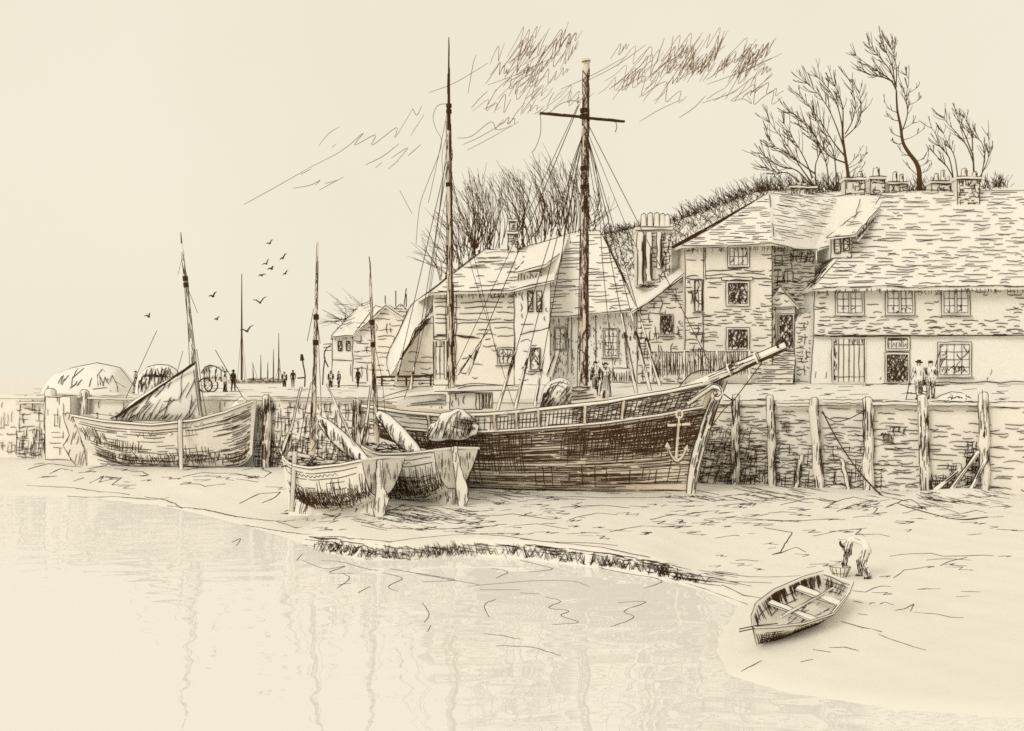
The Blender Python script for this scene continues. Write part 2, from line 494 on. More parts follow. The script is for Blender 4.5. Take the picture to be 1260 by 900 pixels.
for _ in range(90):
    px = R.uniform(386, 838); yb = float(np.interp(px, [386, 440, 500, 560, 640, 700, 760, 838], [679, 688, 690, 684, 688, 695, 702, 717])); p = []
    if noise.noise(V((px * .035, 3.3, 0))) < R.uniform(-.5, .25): continue
    L = R.uniform(3, 7); 
    for k in range(R.randint(4, 9)): p.append((px + L * k * .9, yb - (2 if k % 2 else R.uniform(8, 15)) + k * .5))
    P = [mud(a, b) + V((0, -.03, .02)) for a, b in p]; mudb.stroke(P, R.uniform(.016, .026))
for (cx, cy, n) in ((420, 622, 30), (520, 632, 40), (470, 640, 20), (590, 610, 20), (1175, 612, 30), (1110, 612, 16), (960, 606, 24), (880, 606, 16)):
    for _ in range(n):
        x = cx + R.uniform(-48, 48); y = cy + R.uniform(-9, 9); L = R.uniform(12, 34); ground_line(mudb, [(x, y), (x + L * .5, y + L * .13 + R.uniform(-1, 1)), (x + L, y + L * .2)], R.uniform(.8, 1.2))
mud_o = mudb.build('mud', 'mud', None, True); tag(mud_o, kind='structure')

# water with a few drifting wavelets
wb = MB()
wb.face([(-70, 4, WATER), (70, 4, WATER), (70, 75, WATER), (-70, 75, WATER)])
WAVES = [[(575, 722), (640, 716), (700, 715), (725, 722)], [(590, 726), (640, 726)], [(512, 706), (545, 712), (590, 720)], [(595, 780), (620, 783), (640, 787)],
         [(610, 795), (655, 797), (690, 808)], [(640, 730), (665, 731)], [(670, 735), (690, 740), (675, 748), (700, 752), (690, 758), (712, 766), (680, 769)], [(760, 742), (795, 741), (768, 752), (780, 760), (752, 772)],
         [(605, 700), (625, 704), (610, 712)], [(480, 700), (515, 706), (560, 714), (520, 716)], [(640, 690), (680, 700), (650, 704)], [(800, 710), (815, 716), (792, 724)],
         [(285, 668), (296, 663), (291, 672)], [(365, 690), (372, 682)], [(372, 690), (400, 700), (425, 697), (405, 705), (435, 706)], [(395, 690), (420, 692), (450, 700), (465, 702)],
         [(700, 690), (760, 704), (810, 712)], [(610, 738), (596, 745), (602, 760)], [(520, 742), (528, 756), (522, 766)], [(455, 722), (440, 730)], [(420, 705), (430, 712), (415, 724)], [(470, 705), (495, 712), (478, 722), (490, 728)],
         [(880, 722), (900, 735), (920, 745)], [(840, 716), (880, 727), (905, 733)], [(415, 720), (432, 718)], [(530, 770), (526, 778)]]
for wv in WAVES:
    P = [at(px, py, (CZ - WATER) * F / (py - HY)) for px, py in wv]
    ym = P[0].y
    pts = smooth_path(P, 5)
    wb.stroke([p + V((0, R.uniform(-.04, .04), 0.003)) for p in pts], 0.95 * ym / F)
water = wb.build('water', 'water'); tag(water, kind='structure')

# quay top, running back to the horizon
qb = MB()
xs = np.concatenate([np.linspace(-700, -60, 20)[:-1], np.linspace(-60, 60, 121), np.linspace(60, 700, 20)[1:]])
ds = np.concatenate([np.linspace(0, 20, 41), np.linspace(20, 120, 26)[1:], np.array([200, 400, 900, 2000])])
X = np.tile(xs, (len(ds), 1)); Yq = np.maximum(yw(xs), -1e9)[None, :] + ds[:, None]
grid_mesh(qb, X, Yq, qz(X, Yq))
def quay_line(pp, Ys, w=1.0):
    P = []
    for (px, _), Y in zip(pp, Ys):
        p = qpt(px, Y); p.z += 0.012; P.append(p)
    pts = []
    for a, b in zip(P[:-1], P[1:]):
        for i in range(4):
            q = a + (b - a) * (i / 4); q.z = float(qz(q.x, q.y)) + 0.012; pts.append(q)
    pts.append(P[-1]); qb.stroke(pts, w * Ys[0] / F)
for _ in range(60):
    px = R.uniform(900, 1250); Y = R.uniform(float(yw(xat(px, 52))) + 0.8, 64); L = R.uniform(8, 26)
    quay_line([(px, 0), (px + L, 0), (px + L * 0.4, 0), (px + L * 1.3, 0)][:R.choice((2, 2, 3, 4))], [Y, Y + R.uniform(-.3, .3), Y + .5, Y + .6])
for _ in range(50):
    px = R.uniform(40, 480); Y = R.uniform(70, 110); L = R.uniform(6, 20)
    quay_line([(px, 0), (px + L, 0)], [Y, Y + R.uniform(-.5, .5)], 0.9)
quay = qb.build('quay', 'quay', None, True); tag(quay, kind='structure')

# hill behind the cottages, grown over with scrub
CREST = [(380, 480), (450, 480), (515, 478), (548, 350), (600, 318), (660, 306), (700, 300), (740, 292), (780, 282), (820, 276), (845, 270), (880, 254), (920, 240), (950, 237), (1000, 238), (1100, 238), (1180, 236), (1270, 230), (1500, 215)]
def hz(x, y):
    x = np.asarray(x, float); y = np.asarray(y, float)
    px = HX + x / 112.0 * F
    py = np.interp(px, [a for a, _ in CREST], [b for _, b in CREST])
    top = CZ - (py - HY) * 112.0 / F
    top = np.where(px < 516, 3.3, top)
    return 3.4 + (top - 3.4) * sm((y - 80) / 32.0) + 0.12 * np.sin(x * 0.9) * np.sin(y * 0.7)
hb = MB()
xs = np.arange(-9, 110, 0.9); ys = np.concatenate([np.arange(80, 116, 1.2), np.arange(116, 220, 6)])
X, Yh = np.meshgrid(xs, ys); grid_mesh(hb, X, Yh, hz(X, Yh))
hills = hb.build('hills', 'quay', None, True); tag(hills, kind='structure')
sb = MB()
def tuft(x, y, L, lean, w):
    z = float(hz(x, y)); p = []
    a = lean + R.uniform(-.5, .5)
    for i in range(4):
        t = i / 3; p.append(V((x + L * t * math.sin(a) + 0.15 * L * t * t * R.uniform(-1, 1), y + R.uniform(-.1, .1), z - 0.05 + L * t * math.cos(a))))
    sb.stroke(p, w, 0)
for _ in range(2000):
    px = R.uniform(735, 950); Y = R.uniform(96, 113); x = xat(px, Y)
    tuft(x, Y, R.uniform(0.35, 1.1), R.choice((-0.9, -0.5, 0.2, 1.2)), 0.052)
for _ in range(760):
    px = R.uniform(930, 1240); Y = R.uniform(109, 113); x = xat(px, Y)
    tuft(x, Y, R.uniform(0.6, 2.0) * (1 if px < 1060 else 0.8), R.choice((-0.6, -0.3, 0.1, 0.4)), 0.05)
for _ in range(120):
    px = R.uniform(840, 945); Y = R.uniform(110, 113); x = xat(px, Y)
    tuft(x, Y, R.uniform(0.8, 1.8), -0.5, 0.05)
scrub = sb.build('scrub', ['ink']); tag(scrub, 'dark tangled scrub covering the hillside behind the slate roofs', 'scrub', kind='stuff')

# clouds: thin slanting streaks of vapour high over the harbour
def cloud(label, strokes, Y=300.0, w=0.85):
    mb = MB()
    for pp in strokes:
        yy = Y + R.uniform(-12, 12)
        P = [at(px, py, yy + R.uniform(-2, 2)) for px, py in pp]
        pts = smooth_path(P, 4)
        mb.stroke(pts, w * R.uniform(0.8, 1.15) * yy / F, 0)
    o = mb.build('cloud', ['soft_ink']); tag(o, label, 'cloud', 'streaky clouds', 'stuff')
def slants(x0, x1, yfun0, yfun1, n, L, ang):
    out = []
    for _ in range(n):
        x = R.uniform(x0, x1); y = R.uniform(yfun0(x), yfun1(x)); l = R.uniform(*L); a = math.radians(R.uniform(*ang))
        p = [(x, y)]
        k = R.choice((1, 1, 1, 2, 3, 4))
        for i in range(k):
            x2 = x + l * math.cos(a) * R.uniform(.8, 1.1); y2 = y - l * math.sin(a) * R.uniform(.8, 1.1)
            p.append(((x + x2) / 2 + R.uniform(-1.5, 1.5), (y + y2) / 2 + R.uniform(-1.5, 1.5))); p.append((x2, y2))
            if i < k - 1:
                x = x2 - l * 0.15 * R.uniform(.2, 1); y = y2 + l * R.uniform(.4, .7); p.append((x, y)); l *= R.uniform(.5, .9)
        out.append(p)
    return out
c1 = [[(300, 252), (340, 230), (380, 207)], [(380, 207), (420, 186), (447, 164), (436, 179), (462, 166), (458, 179), (488, 157), (486, 170), (508, 134)], [(508, 134), (513, 142), (519, 131)], [(392, 180), (404, 165), (418, 156)],
      [(450, 203), (472, 192), (491, 177)], [(481, 195), (502, 182), (488, 199)], [(502, 192), (518, 178)], [(505, 168), (522, 141)], [(360, 232), (382, 228), (394, 222), (388, 228)], [(393, 234), (423, 218)], [(478, 208), (490, 198)], [(462, 207), (470, 200)], [(408, 182), (414, 177)],
      [(400, 226), (415, 222)], [(370, 215), (383, 208)]]
cloud('faint streaky cloud low at the left, trailing away from the tall mast', c1)
c2 = slants(578, 690, lambda x: 72 + abs(x - 640) * 0.15, lambda x: 150 + (640 - x) * 0.35, 46, (16, 44), (30, 66)) + [[(528, 114), (560, 102), (600, 78)], [(570, 178), (592, 168), (622, 150)], [(575, 185), (600, 172), (630, 155)], [(562, 170), (580, 168), (604, 150), (612, 160), (632, 154)],
      [(600, 105), (640, 90), (690, 66)], [(640, 105), (660, 92), (672, 82)], [(576, 115), (582, 80), (586, 68)]] + slants(600, 690, lambda x: 66, lambda x: 100, 22, (24, 46), (48, 70))
cloud('scribbled streaky cloud between the two tall masts', c2)
c3 = slants(735, 930, lambda x: 72, lambda x: 134 - max(0, (x - 880)) * 0.3, 60, (16, 46), (28, 62)) + slants(800, 940, lambda x: 68, lambda x: 98, 40, (16, 40), (45, 75)) + [[(690, 110), (730, 92), (770, 70)], [(787, 150), (810, 136), (840, 122)], [(806, 128), (830, 92), (862, 45)],
      [(836, 145), (855, 132), (868, 118)], [(864, 127), (895, 117), (908, 111)], [(900, 125), (915, 122), (925, 128), (920, 118)], [(722, 100), (760, 80), (795, 55)], [(870, 104), (920, 86), (962, 66)], [(938, 103), (950, 90)]]
cloud('broad streaky cloud at the top right, beside the mast with the yard', c3)
# ------------------------------------------------------------------ people: one grown skin each
def body_mesh(joints, edges, radii):
    me = bpy.data.meshes.new('tmp'); names = list(joints)
    ix = {n: i for i, n in enumerate(names)}
    me.from_pydata([joints[n] for n in names], [(ix[a], ix[b]) for a, b in edges], [])
    o = bpy.data.objects.new('tmp', me); COL.objects.link(o)
    mod = o.modifiers.new('skin', 'SKIN'); mod.use_smooth_shade = True
    sv = me.skin_vertices[0].data
    for n in names:
        r = radii[n]; sv[ix[n]].radius = (r, r) if not isinstance(r, tuple) else r
        sv[ix[n]].use_root = (n == 'pelvis')
    su = o.modifiers.new('sub', 'SUBSURF'); su.levels = 1; su.render_levels = 1
    dg = bpy.context.evaluated_depsgraph_get()
    em = bpy.data.meshes.new_from_object(o.evaluated_get(dg))
    vs = [v.co.copy() for v in em.vertices]; fs = [tuple(p.vertices) for p in em.polygons]; ns = [v.normal.copy() for v in em.vertices]
    bpy.data.objects.remove(o); bpy.data.meshes.remove(me); bpy.data.meshes.remove(em)
    return vs, fs, ns

EDG = [('pelvis', 'waist'), ('waist', 'chest'), ('chest', 'neck'), ('neck', 'chin'), ('chin', 'head'), ('head', 'crown'), ('chin', 'nose')]
for q in 'LR':
    EDG += [('chest', 'sho' + q), ('sho' + q, 'elb' + q), ('elb' + q, 'wri' + q), ('wri' + q, 'palm' + q), ('pelvis', 'hip' + q), ('hip' + q, 'knee' + q), ('knee' + q, 'ank' + q), ('ank' + q, 'toe' + q)]
RAD = dict(pelvis=.075, waist=.068, chest=.082, neck=.030, chin=.040, head=.052, crown=.034, nose=.012)
for q in 'LR':
    RAD.update({'sho' + q: .040, 'elb' + q: .029, 'wri' + q: .019, 'palm' + q: .020, 'hip' + q: .060, 'knee' + q: .040, 'ank' + q: .027, 'toe' + q: .022})

def pose(kind='stand', stride=0.0, armL=None, armR=None):
    J = dict(pelvis=(0, 0, .515), waist=(0, .005, .60), chest=(0, 0, .735), neck=(0, .005, .835), chin=(0, .018, .872), head=(0, .01, .925), crown=(0, 0, .965), nose=(0, .062, .905))
    for q, sx in (('L', -1), ('R', 1)):
        J.update({'sho' + q: (sx * .105, 0, .795), 'elb' + q: (sx * .145, -.02, .635), 'wri' + q: (sx * .145, .03, .50), 'palm' + q: (sx * .143, .045, .455),
                  'hip' + q: (sx * .055, 0, .49), 'knee' + q: (sx * .06, .015 + sx * stride * .5, .275), 'ank' + q: (sx * .06, -.01 + sx * stride, .045), 'toe' + q: (sx * .068, .085 + sx * stride, .022)})
    if kind == 'bend':
        J.update(pelvis=(0, -.06, .50), waist=(0, .0, .60), chest=(0, .14, .645), neck=(0, .255, .60), chin=(0, .30, .545), head=(0, .335, .525), crown=(0, .365, .505), nose=(0, .315, .485))
        for q, sx in (('L', -1), ('R', 1)):
            J.update({'sho' + q: (sx * .105, .215, .59), 'elb' + q: (sx * .13, .25, .43), 'wri' + q: (sx * .09, .30, .30), 'palm' + q: (sx * .08, .31, .255),
                      'hip' + q: (sx * .055, -.06, .475), 'knee' + q: (sx * .08, .05 + sx * .05, .27), 'ank' + q: (sx * .085, -.03 + sx * .09, .045), 'toe' + q: (sx * .10, .065 + sx * .09, .022)})
    if kind == 'sit':
        J = {k: (x, y, z - .25) for k, (x, y, z) in J.items()}
        for q, sx in (('L', -1), ('R', 1)):
            J.update({'hip' + q: (sx * .055, .02, .245), 'knee' + q: (sx * .075, .23, .27), 'ank' + q: (sx * .075, .22, .05), 'toe' + q: (sx * .08, .31, .03),
                      'elb' + q: (sx * .15, .04, .40), 'wri' + q: (sx * .10, .17, .33), 'palm' + q: (sx * .085, .205, .32)})
        for k in ('chest', 'neck', 'chin', 'head', 'crown', 'nose', 'shoL', 'shoR'):
            x, y, z = J[k]; J[k] = (x, y + (z - .25) * .18, z)
    for q, arm in (('L', armL), ('R', armR)):
        if arm: J['elb' + q], J['wri' + q], J['palm' + q] = arm
    return J

def person(label, foot, H, yaw, J=None, fingers=False, body='cloth', hat='cap', skirt=False, top=0.25, legs=0.8, w=None, stick=None, group='people about the harbour'):
    J = J or pose(); foot = V(foot)
    E = list(EDG); rad = dict(RAD)
    if fingers:
        for q, sx in (('L', -1), ('R', 1)):
            p = V(J['palm' + q]); wv = V(J['wri' + q]); d = (p - wv).normalized()
            side = V((0, 1, 0)) if abs(d.y) < .8 else V((1, 0, 0)); side = (side - d * side.dot(d)).normalized(); inn = V((-sx, 0, 0))
            for k, (o, l) in enumerate(((-.018, .030), (-.006, .038), (.006, .041), (.018, .036))):
                a, b = 'f%s%d' % (q, k), 'g%s%d' % (q, k)
                J[a] = tuple(p + side * o + d * l * .6); J[b] = tuple(p + side * o * 1.1 + d * l * 1.15 + inn * .012)
                E += [('palm' + q, a), (a, b)]; rad[a] = .0062; rad[b] = .0050
            a, b = 't%s0' % q, 't%s1' % q
            J[a] = tuple(wv + (p - wv) * .5 + side * .028); J[b] = tuple(p + side * .034 + inn * .012 + d * .006)
            E += [('palm' + q, a), (a, b)]; rad[a] = .007; rad[b] = .0055
    vs, fs, ns = body_mesh(J, E, rad)
    root = thing('person', label, 'person', foot, group)
    T = Matrix.Translation(foot) @ Matrix.Rotation(yaw, 4, 'Z') @ Matrix.Scale(H, 4)
    w = w or foot.y / F * 0.95
    mb = MB()
    mb.v = [tuple(T @ v) for v in vs]; mb.f = list(fs); mb.m = [0] * len(fs)
    Rm = Matrix.Rotation(yaw, 3, 'Z')
    def zone(v):
        return legs if v.z < .49 else top
    hipz = J['pelvis'][2]
    # folds and seams of the clothes
    cnt = int(1100 if body != 'dark' else 0)
    for _ in range(cnt):
        i = R.randrange(len(vs)); v = vs[i]
        d = legs if v.z < hipz - .01 else (0.0 if (v - V(J['head'])).length < .075 else top)
        if min((v - V(J['palmL'])).length, (v - V(J['palmR'])).length) < .10: d *= .06
        if R.random() > d: continue
        l = R.uniform(.03, .09)
        p = [T @ (v + ns[i] * .004 + V((R.uniform(-.008, .008), 0, -l * t))) for t in (0, .5, 1)]
        mb.stroke(p, w * .9)
    # side seams of coat, sleeves and trousers
    if body != 'dark':
        for a, b in E:
            if a[0] in 'fgt' or b[0] in 'fgt' and b not in ('toeL', 'toeR'): continue
            if b in ('nose', 'crown', 'neck', 'hipL', 'hipR', 'shoL', 'shoR'): continue
            pa, pb = V(J[a]), V(J[b]); d = (pb - pa)
            if d.length < .02: continue
            for s in (-1, 1):
                for ax in (V((1, 0, 0)), V((0, 1, 0))):
                    n = ax - d * (ax.dot(d) / d.length_squared)
                    if n.length < .3: continue
                    n.normalize()
                    p = [T @ (pa + n * s * (rad[a] + .004)), T @ ((pa + pb) / 2 + n * s * ((rad[a] + rad[b]) / 2 + .006)), T @ (pb + n * s * (rad[b] + .004))]
                    if ax.x or R.random() < .5: mb.stroke(p, w * .9)
        for s in (-1, 1):
            c = V(J['head']); mb.stroke([T @ (c + V((s * .018, .052, .012))), T @ (c + V((s * .03, .048, .012)))], w * .8)
        c = V(J['chin']); mb.stroke([T @ (c + V((-.015, .042, -.004))), T @ (c + V((.015, .042, -.004)))], w * .7)
    mb.build('body', [body, 'ink'], root, True)
    hd = V(J['head']); cr = V(J['crown']); ax = (cr - hd).normalized()
    if hat:
        hb_ = MB(); e1 = ax.cross(V((1, .2, 0))).normalized(); e2 = ax.cross(e1)
        prof = {'cap': [(.060, .005), (.066, .012), (.062, .035), (.030, .055), (.0, .058)], 'brim': [(.058, .012), (.105, .010), (.105, .016), (.056, .024), (.050, .062), (.0, .068)],
                'bonnet': [(.066, -.02), (.075, .0), (.070, .04), (.035, .06), (.0, .062)]}[hat]
        rows = [[T @ (hd + ax * z + e1 * (r * math.cos(k * PI / 5)) + e2 * (r * math.sin(k * PI / 5))) for k in range(10)] for r, z in prof]
        hb_.grid(rows, 0, True)
        hb_.build('hat', ['dark', 'ink'], root, True)
    if skirt:
        sk = MB(); rows = []
        for z, r in ((.62, .075), (.52, .10), (.3, .135), (.03, .165)):
            rows.append([T @ V((r * math.cos(k * PI / 8) * (1 + .04 * (k % 2)), r * .85 * math.sin(k * PI / 8), z)) for k in range(16)])
        sk.grid(rows, 0, True)
        for k in range(0, 16):
            sk.stroke([rows[i][k] + V((0, 0, .0)) + (rows[i][k] - T @ V((0, 0, (.62, .52, .3, .03)[i]))).normalized() * .012 for i in range(4)], w * .9)
        sk.outline(rows[3], w, True)
        sk.build('skirt', 'cloth', root, True)
    return root, T, J

yawback = 0.0            # local +y looks away from the camera
pr = []
Y = 53.0; f = qpt(1131, Y)
aL = ((-.17, -.01, .64), (-.20, .05, .50), (-.21, .07, .46))
r1, T1, J1 = person('man in a brimmed hat and pale coat on the quay, leaning on a walking stick', f, 1.72, 0.15, pose('stand', .06, armL=aL), True, hat='brim', top=.12, legs=.95)
mb = MB(); p = T1 @ V((-.215, .075, .47)); g = V((p.x - .14, p.y + .05, float(qz(p.x, p.y))))
mb.tube([p + V((0, 0, .03)), p, (p + g) / 2, g], .02, 6, 0); o = mb.build('walking_stick', ['ink']); tag(o, 'thin walking stick in the left hand of the man with the brimmed hat', 'stick')
f2 = qpt(1145, 53.25)
aR = ((.16, .02, .66), (.10, .10, .72), (.09, .12, .75))
r2, T2, J2 = person('man in a dark cap on the quay with a pole over his shoulder', f2, 1.68, -0.35, pose('stand', .08, armR=aR), True, hat='cap', top=.55, legs=.7)
mb = MB(); p = T2 @ V((.09, .12, .76)); a = at(1157, 431, 53.0)
dd = (a - p).normalized(); mb.tube([p - dd * .35, p, (p + a) / 2, a], .021, 6, 0); o = mb.build('pole', ['ink']); tag(o, 'thin pole slanting up from the shoulder of the man in the dark cap', 'pole')
# bent man on the mud
g = mud(1063, 711)
r3, T3, J3 = person('man bending down to the mud behind the dinghy, pale shirt and dark rolled trousers', g, 1.62, math.radians(62), pose('bend'), True, hat='cap', top=.05, legs=.9)
# woman and man behind the big ketch
f = qpt(745, 59.4)
person('woman in a long pale skirt and dark bodice standing on the quay behind the ketch', f, 1.68, PI + .4, pose('stand'), True, hat='brim', skirt=True, top=.75, legs=.1)
f = qpt(733, 60.4)
person('man in dark clothes just left of the woman in the pale skirt behind the ketch', f, 1.72, .5, pose('stand', .05), False, body='cloth', hat='cap', top=.95, legs=.95)
# the small dark figures far along the quay
person('small dark figure standing alone on the far quay between the two slender distant masts', qpt(360.5, 112), 1.62, .4, pose('stand', .04), False, 'dark')
person('small dark figure walking in front of the far white cottage', qpt(440.5, 110), 1.72, .8, pose('stand', .07), False, 'dark')
person('pale figure at the left doorway of the far white cottage', qpt(407, 112), 1.55, PI, pose('stand'), False, 'cloth', top=.7, legs=.7)
person('stooped pale figure in the middle of the open front of the far white cottage', qpt(417, 111), 1.5, 1.2, pose('stand', .05), False, 'cloth', top=.7, legs=.7)
person('dark figure with a round hat on the quay behind the bow of the lugger', qpt(287, 86), 1.55, -.4, pose('stand', .05), False, 'dark', 'brim')
person('pale figure leaning beside the hooded cart behind the lugger', qpt(277, 85.5), 1.45, -1.2, pose('stand', .05), False, 'cloth', 'cap', top=.6, legs=.8)
person('hunched figure with a big hat at the left of the dark net pile', qpt(167, 79), 1.45, 2.2, pose('stand', .03), False, 'cloth', 'brim', top=.4, legs=.6)
person('tiny pale figure right of the row of distant masts', qpt(350, 120), 1.5, .2, pose('stand', .04), False, 'cloth', top=.8, legs=.8)
# ------------------------------------------------------------------ quay wall, posts, rails
def wall_at(px, z, out=0.0):
    """point of the wall face at picture column px and height z"""
    k = (px - HX) / F
    Y = (57.7 - out * 1.1) / (1 + 0.469 * k)
    return V((k * Y, Y, z))
wb = MB()
xs = np.linspace(-70, 60, 66)
rows = []
for z, o in ((-1.2, 0.12), (3.74, 0.0)):
    rows.append([V((x, float(yw(x)), z)) + WN * o for x in xs])
wb.grid(rows)
cap = [[V((x, float(yw(x)), 3.74)) + WN * a + V((0, 0, b)) for x in xs] for a, b in ((0.02, -.16), (0.09, -.16), (0.09, .02), (-.5, .02), (-.5, -.16))]
wb.grid(cap)
def wall_poly(p0, p1, z0, z1, out=0.13):
    return [wall_at(p0, z0, out), wall_at(p1, z0, out), wall_at(p1, z1, out * .3), wall_at(p0, z1, out * .3)]
wpx = 0.038
# open pale masonry on the right, denser joints and weed towards the ketch's bow and along the foot
for p0, p1, sp, dn in ((835, 1010, .09, 1.0), (1010, 1140, .10, .95), (1140, 1480, .13, .75)):
    hatch(wb, wall_poly(p0, p1, 0.0, 3.55), sp, wpx, (0.25, 1.1), (.1, .7), WD, 1.2, dens=lambda u, v, d=dn: d * (1.0 if v < .75 else .55))
hatch(wb, wall_poly(835, 960, 0.0, 2.0), .10, wpx, (.2, .8), (.05, .3), WD, 1.2)
hatch(wb, wall_poly(960, 1090, 0.0, 1.3), .12, wpx, (.2, .8), (.1, .5), WD, 1.2)
hatch(wb, wall_poly(835, 1085, 0.0, 1.9), .12, wpx, (.3, .9), (.1, .9), V((0.04, 0, 1)), 1.2, dens=lambda u, v: .85 - .35 * u)
hatch(wb, wall_poly(835, 925, 0.0, 2.6), .12, wpx, (.3, 1.1), (.1, .5), V((0.3, 0, 1)), 1.2)
for (a, b, z0, z1) in ((1186, 1212, .2, 1.9), (1145, 1200, .1, .9), (1085, 1100, 2.0, 2.5), (1095, 1115, 2.4, 2.7), (1188, 1212, .9, 2.2), (1165, 1185, .7, 1.3), (1140, 1175, .1, .7), (960, 972, 2.4, 2.9)):
    hatch(wb, wall_poly(a, b, z0, z1, .16), .10, wpx, (.2, .6), (.05, .3), V((.1, 0, 1)), 1.2)
    hatch(wb, wall_poly(a, b, z0, z1, .16), .12, wpx, (.2, .6), (.05, .4), WD, 1.2)
# left stretch: planked and stone facing, joints in small blocks
for p0, p1, dn in ((318, 545, 1.0), (318, 545, .8), (20, 110, .95), (20, 110, .7), (-40, 20, .9)):
    hatch(wb, wall_poly(p0, p1, 0.0, 3.5), .26, .042, (.3, 1.0), (.15, .9), WD, 1.2, dens=lambda u, v, d=dn: d * (1.1 - .5 * v))
    hatch(wb, wall_poly(p0, p1, 0.0, 3.5), .30, .042, (.3, .9), (.2, 1.2), V((0, 0, 1)), 1.0, dens=lambda u, v, d=dn: d * .9)
hatch(wb, wall_poly(314, 545, 0.3, 3.4), .17, .042, (.3, 1.1), (.1, .8), V((0.05, 0, 1)), 1.0, dens=lambda u, v: .75); hatch(wb, wall_poly(20, 66, 0.2, 1.8), .17, .042, (.3, 1.1), (.1, .8), V((0.05, 0, 1)), 1.0); hatch(wb, wall_poly(312, 440, 0.0, 1.7), .13, .042, (.3, .9), (.1, .4), V((.05, 0, 1)), 1.2)
hatch(wb, wall_poly(312, 520, 0.0, 1.6), .13, .042, (.3, .9), (.1, .4), WD, 1.2)
hatch(wb, wall_poly(110, 318, 1.5, 3.5), .4, .042, (.3, .9), (.2, 1.2), V((0, 0, 1)), 1.0, dens=lambda u, v: .6)
hatch(wb, wall_poly(545, 900, 0.5, 3.5), .3, .04, (.3, 1), (.2, 1), WD, 1.0)
for p0, p1, g in ((20, 480, 40), (880, 1300, 30)):
    px = p0
    while px < p1:
        q = min(p1, px + R.uniform(20, 60))
        a, b = wall_at(px, 3.765, -.02), wall_at(q, 3.765, -.02)
        wb.line(a + WN * .1, b + WN * .1, .04, .03); 
        if R.random() < .8: wb.line(a + WN * .1 + V((0, 0, -.18)), b + WN * .1 + V((0, 0, -.18)), .035, .03)
        px = q + R.uniform(2, 10)
qw = wb.build('quay_wall', 'stone'); tag(qw, 'long stone quay wall with weedy foot, running behind the beached boats', 'wall')

def post(px, top, foot, wid, label, lean=0.0, hatchd=.35, out=.32, prot=0):
    c = wall_at(px, 0, out); Y = c.y
    zt = zat(top, Y); zb = min(zat(foot, Y), mudz(c.x, c.y)) - .15
    r = wid * Y / F / 2
    mb = MB(); n = 8
    pts = [V((c.x + lean * i / n + (R.uniform(-.045, .045)), c.y, zb + (zt - zb) * i / n)) for i in range(n + 1)]
    mb.tube(pts + [pts[-1] + V((0, 0, r * .5))], [r * R.uniform(.82, 1.2) for _ in range(n)] + [r * .95, r * .55], 8)
    w = Y / F
    for s in (-1, 1):
        mb.stroke([p + V((s * r * 1.02, -.04, 0)) for p in pts], w * 1.2)
    mb.stroke([pts[-1] + V((-r, -.03, 0)), pts[-1] + V((-r * .4, -r * .6, r * .45)), pts[-1] + V((r * .5, -r * .6, r * .4)), pts[-1] + V((r, -.03, 0))], w)
    for _ in range(int((zt - zb) * 34 * hatchd * wid / 10)):
        an = R.uniform(-PI, 0); z = R.uniform(zb, zt - .5); l = R.uniform(.2, .8)
        mb.stroke([V((c.x + lean * (z - zb) / (zt - zb) + math.cos(an) * r * 1.02 + R.uniform(-.015, .015), c.y + math.sin(an) * r * 1.02, z + l * t)) for t in (0, .5, 1)], w * .9)
    o = mb.build('mooring_post', 'wood'); tag(o, label, 'post', 'timber posts along the quay wall'); return c, zt
P = {}
for px, t, b, wd, lb, ln, hd in ((905, 487, 592, 9, 'timber post against the quay wall right beside the bow of the ketch', 0, .9), (951, 488, 597, 9, 'round-topped post, second along the wall from the bow of the ketch', -.1, .5),
        (1008, 491, 601, 10, 'post at the left end of the sagging chain on the quay wall', -.25, .5), (1068, 491, 612, 12, 'thick pale post where the sagging chain ends, foot deep in the mud', 0, .4),
        (1138, 488, 608, 12, 'post on the wall straight below the two standing men', -.1, .6), (1210, 485, 606, 12, 'last post at the right-hand end of the quay wall', 0, .35), (328, 488, 562, 10, 'dark post on the wall close to the bow of the lugger', 0, .9),
        (437, 492, 545, 9, 'post on the wall between the masts of the two small boats', .1, .8), (62, 481, 574, 14, 'stout white post on the wall left of the rudder of the lugger', 0, .05), (105, 482, 530, 11, 'short ladder-side post behind the stern of the lugger', 0, .5)):
    P[px] = post(px, t, b, wd, lb, ln, hd)
# low leaning baulks set against the foot of the wall
for px, t, b, ln, lb in ((978, 560, 602, .25, 'short leaning stake at the wall foot left of the chain'), (1045, 565, 600, -.3, 'short leaning stake under the sagging chain')):
    post(px, t, b, 5, lb, ln, .5, .3)
# broken timbers leaning in the corner at the far right
for k, (x0, y0, x1, y1, lb) in enumerate(((1150, 604, 1182, 578, 'grey baulk lying aslant at the wall foot near the right-hand end'), (1168, 606, 1204, 556, 'long broken timber leaning on the wall by the last post'), (1192, 608, 1213, 566, 'short timber leaning on the last post of the quay wall'), (1158, 608, 1210, 596, 'timber half sunk in the mud under the leaning ones'))):
    a = wall_at(x0, 0, 1.1); a.z = zat(y0, a.y); b = wall_at(x1, 0, .45); b.z = zat(y1, b.y); mb = MB(); spar(mb, a, b, .09, .07, .034, .9, 6); o = mb.build('driftwood', 'wood'); tag(o, lb, 'timber', 'broken timbers at the wall foot')
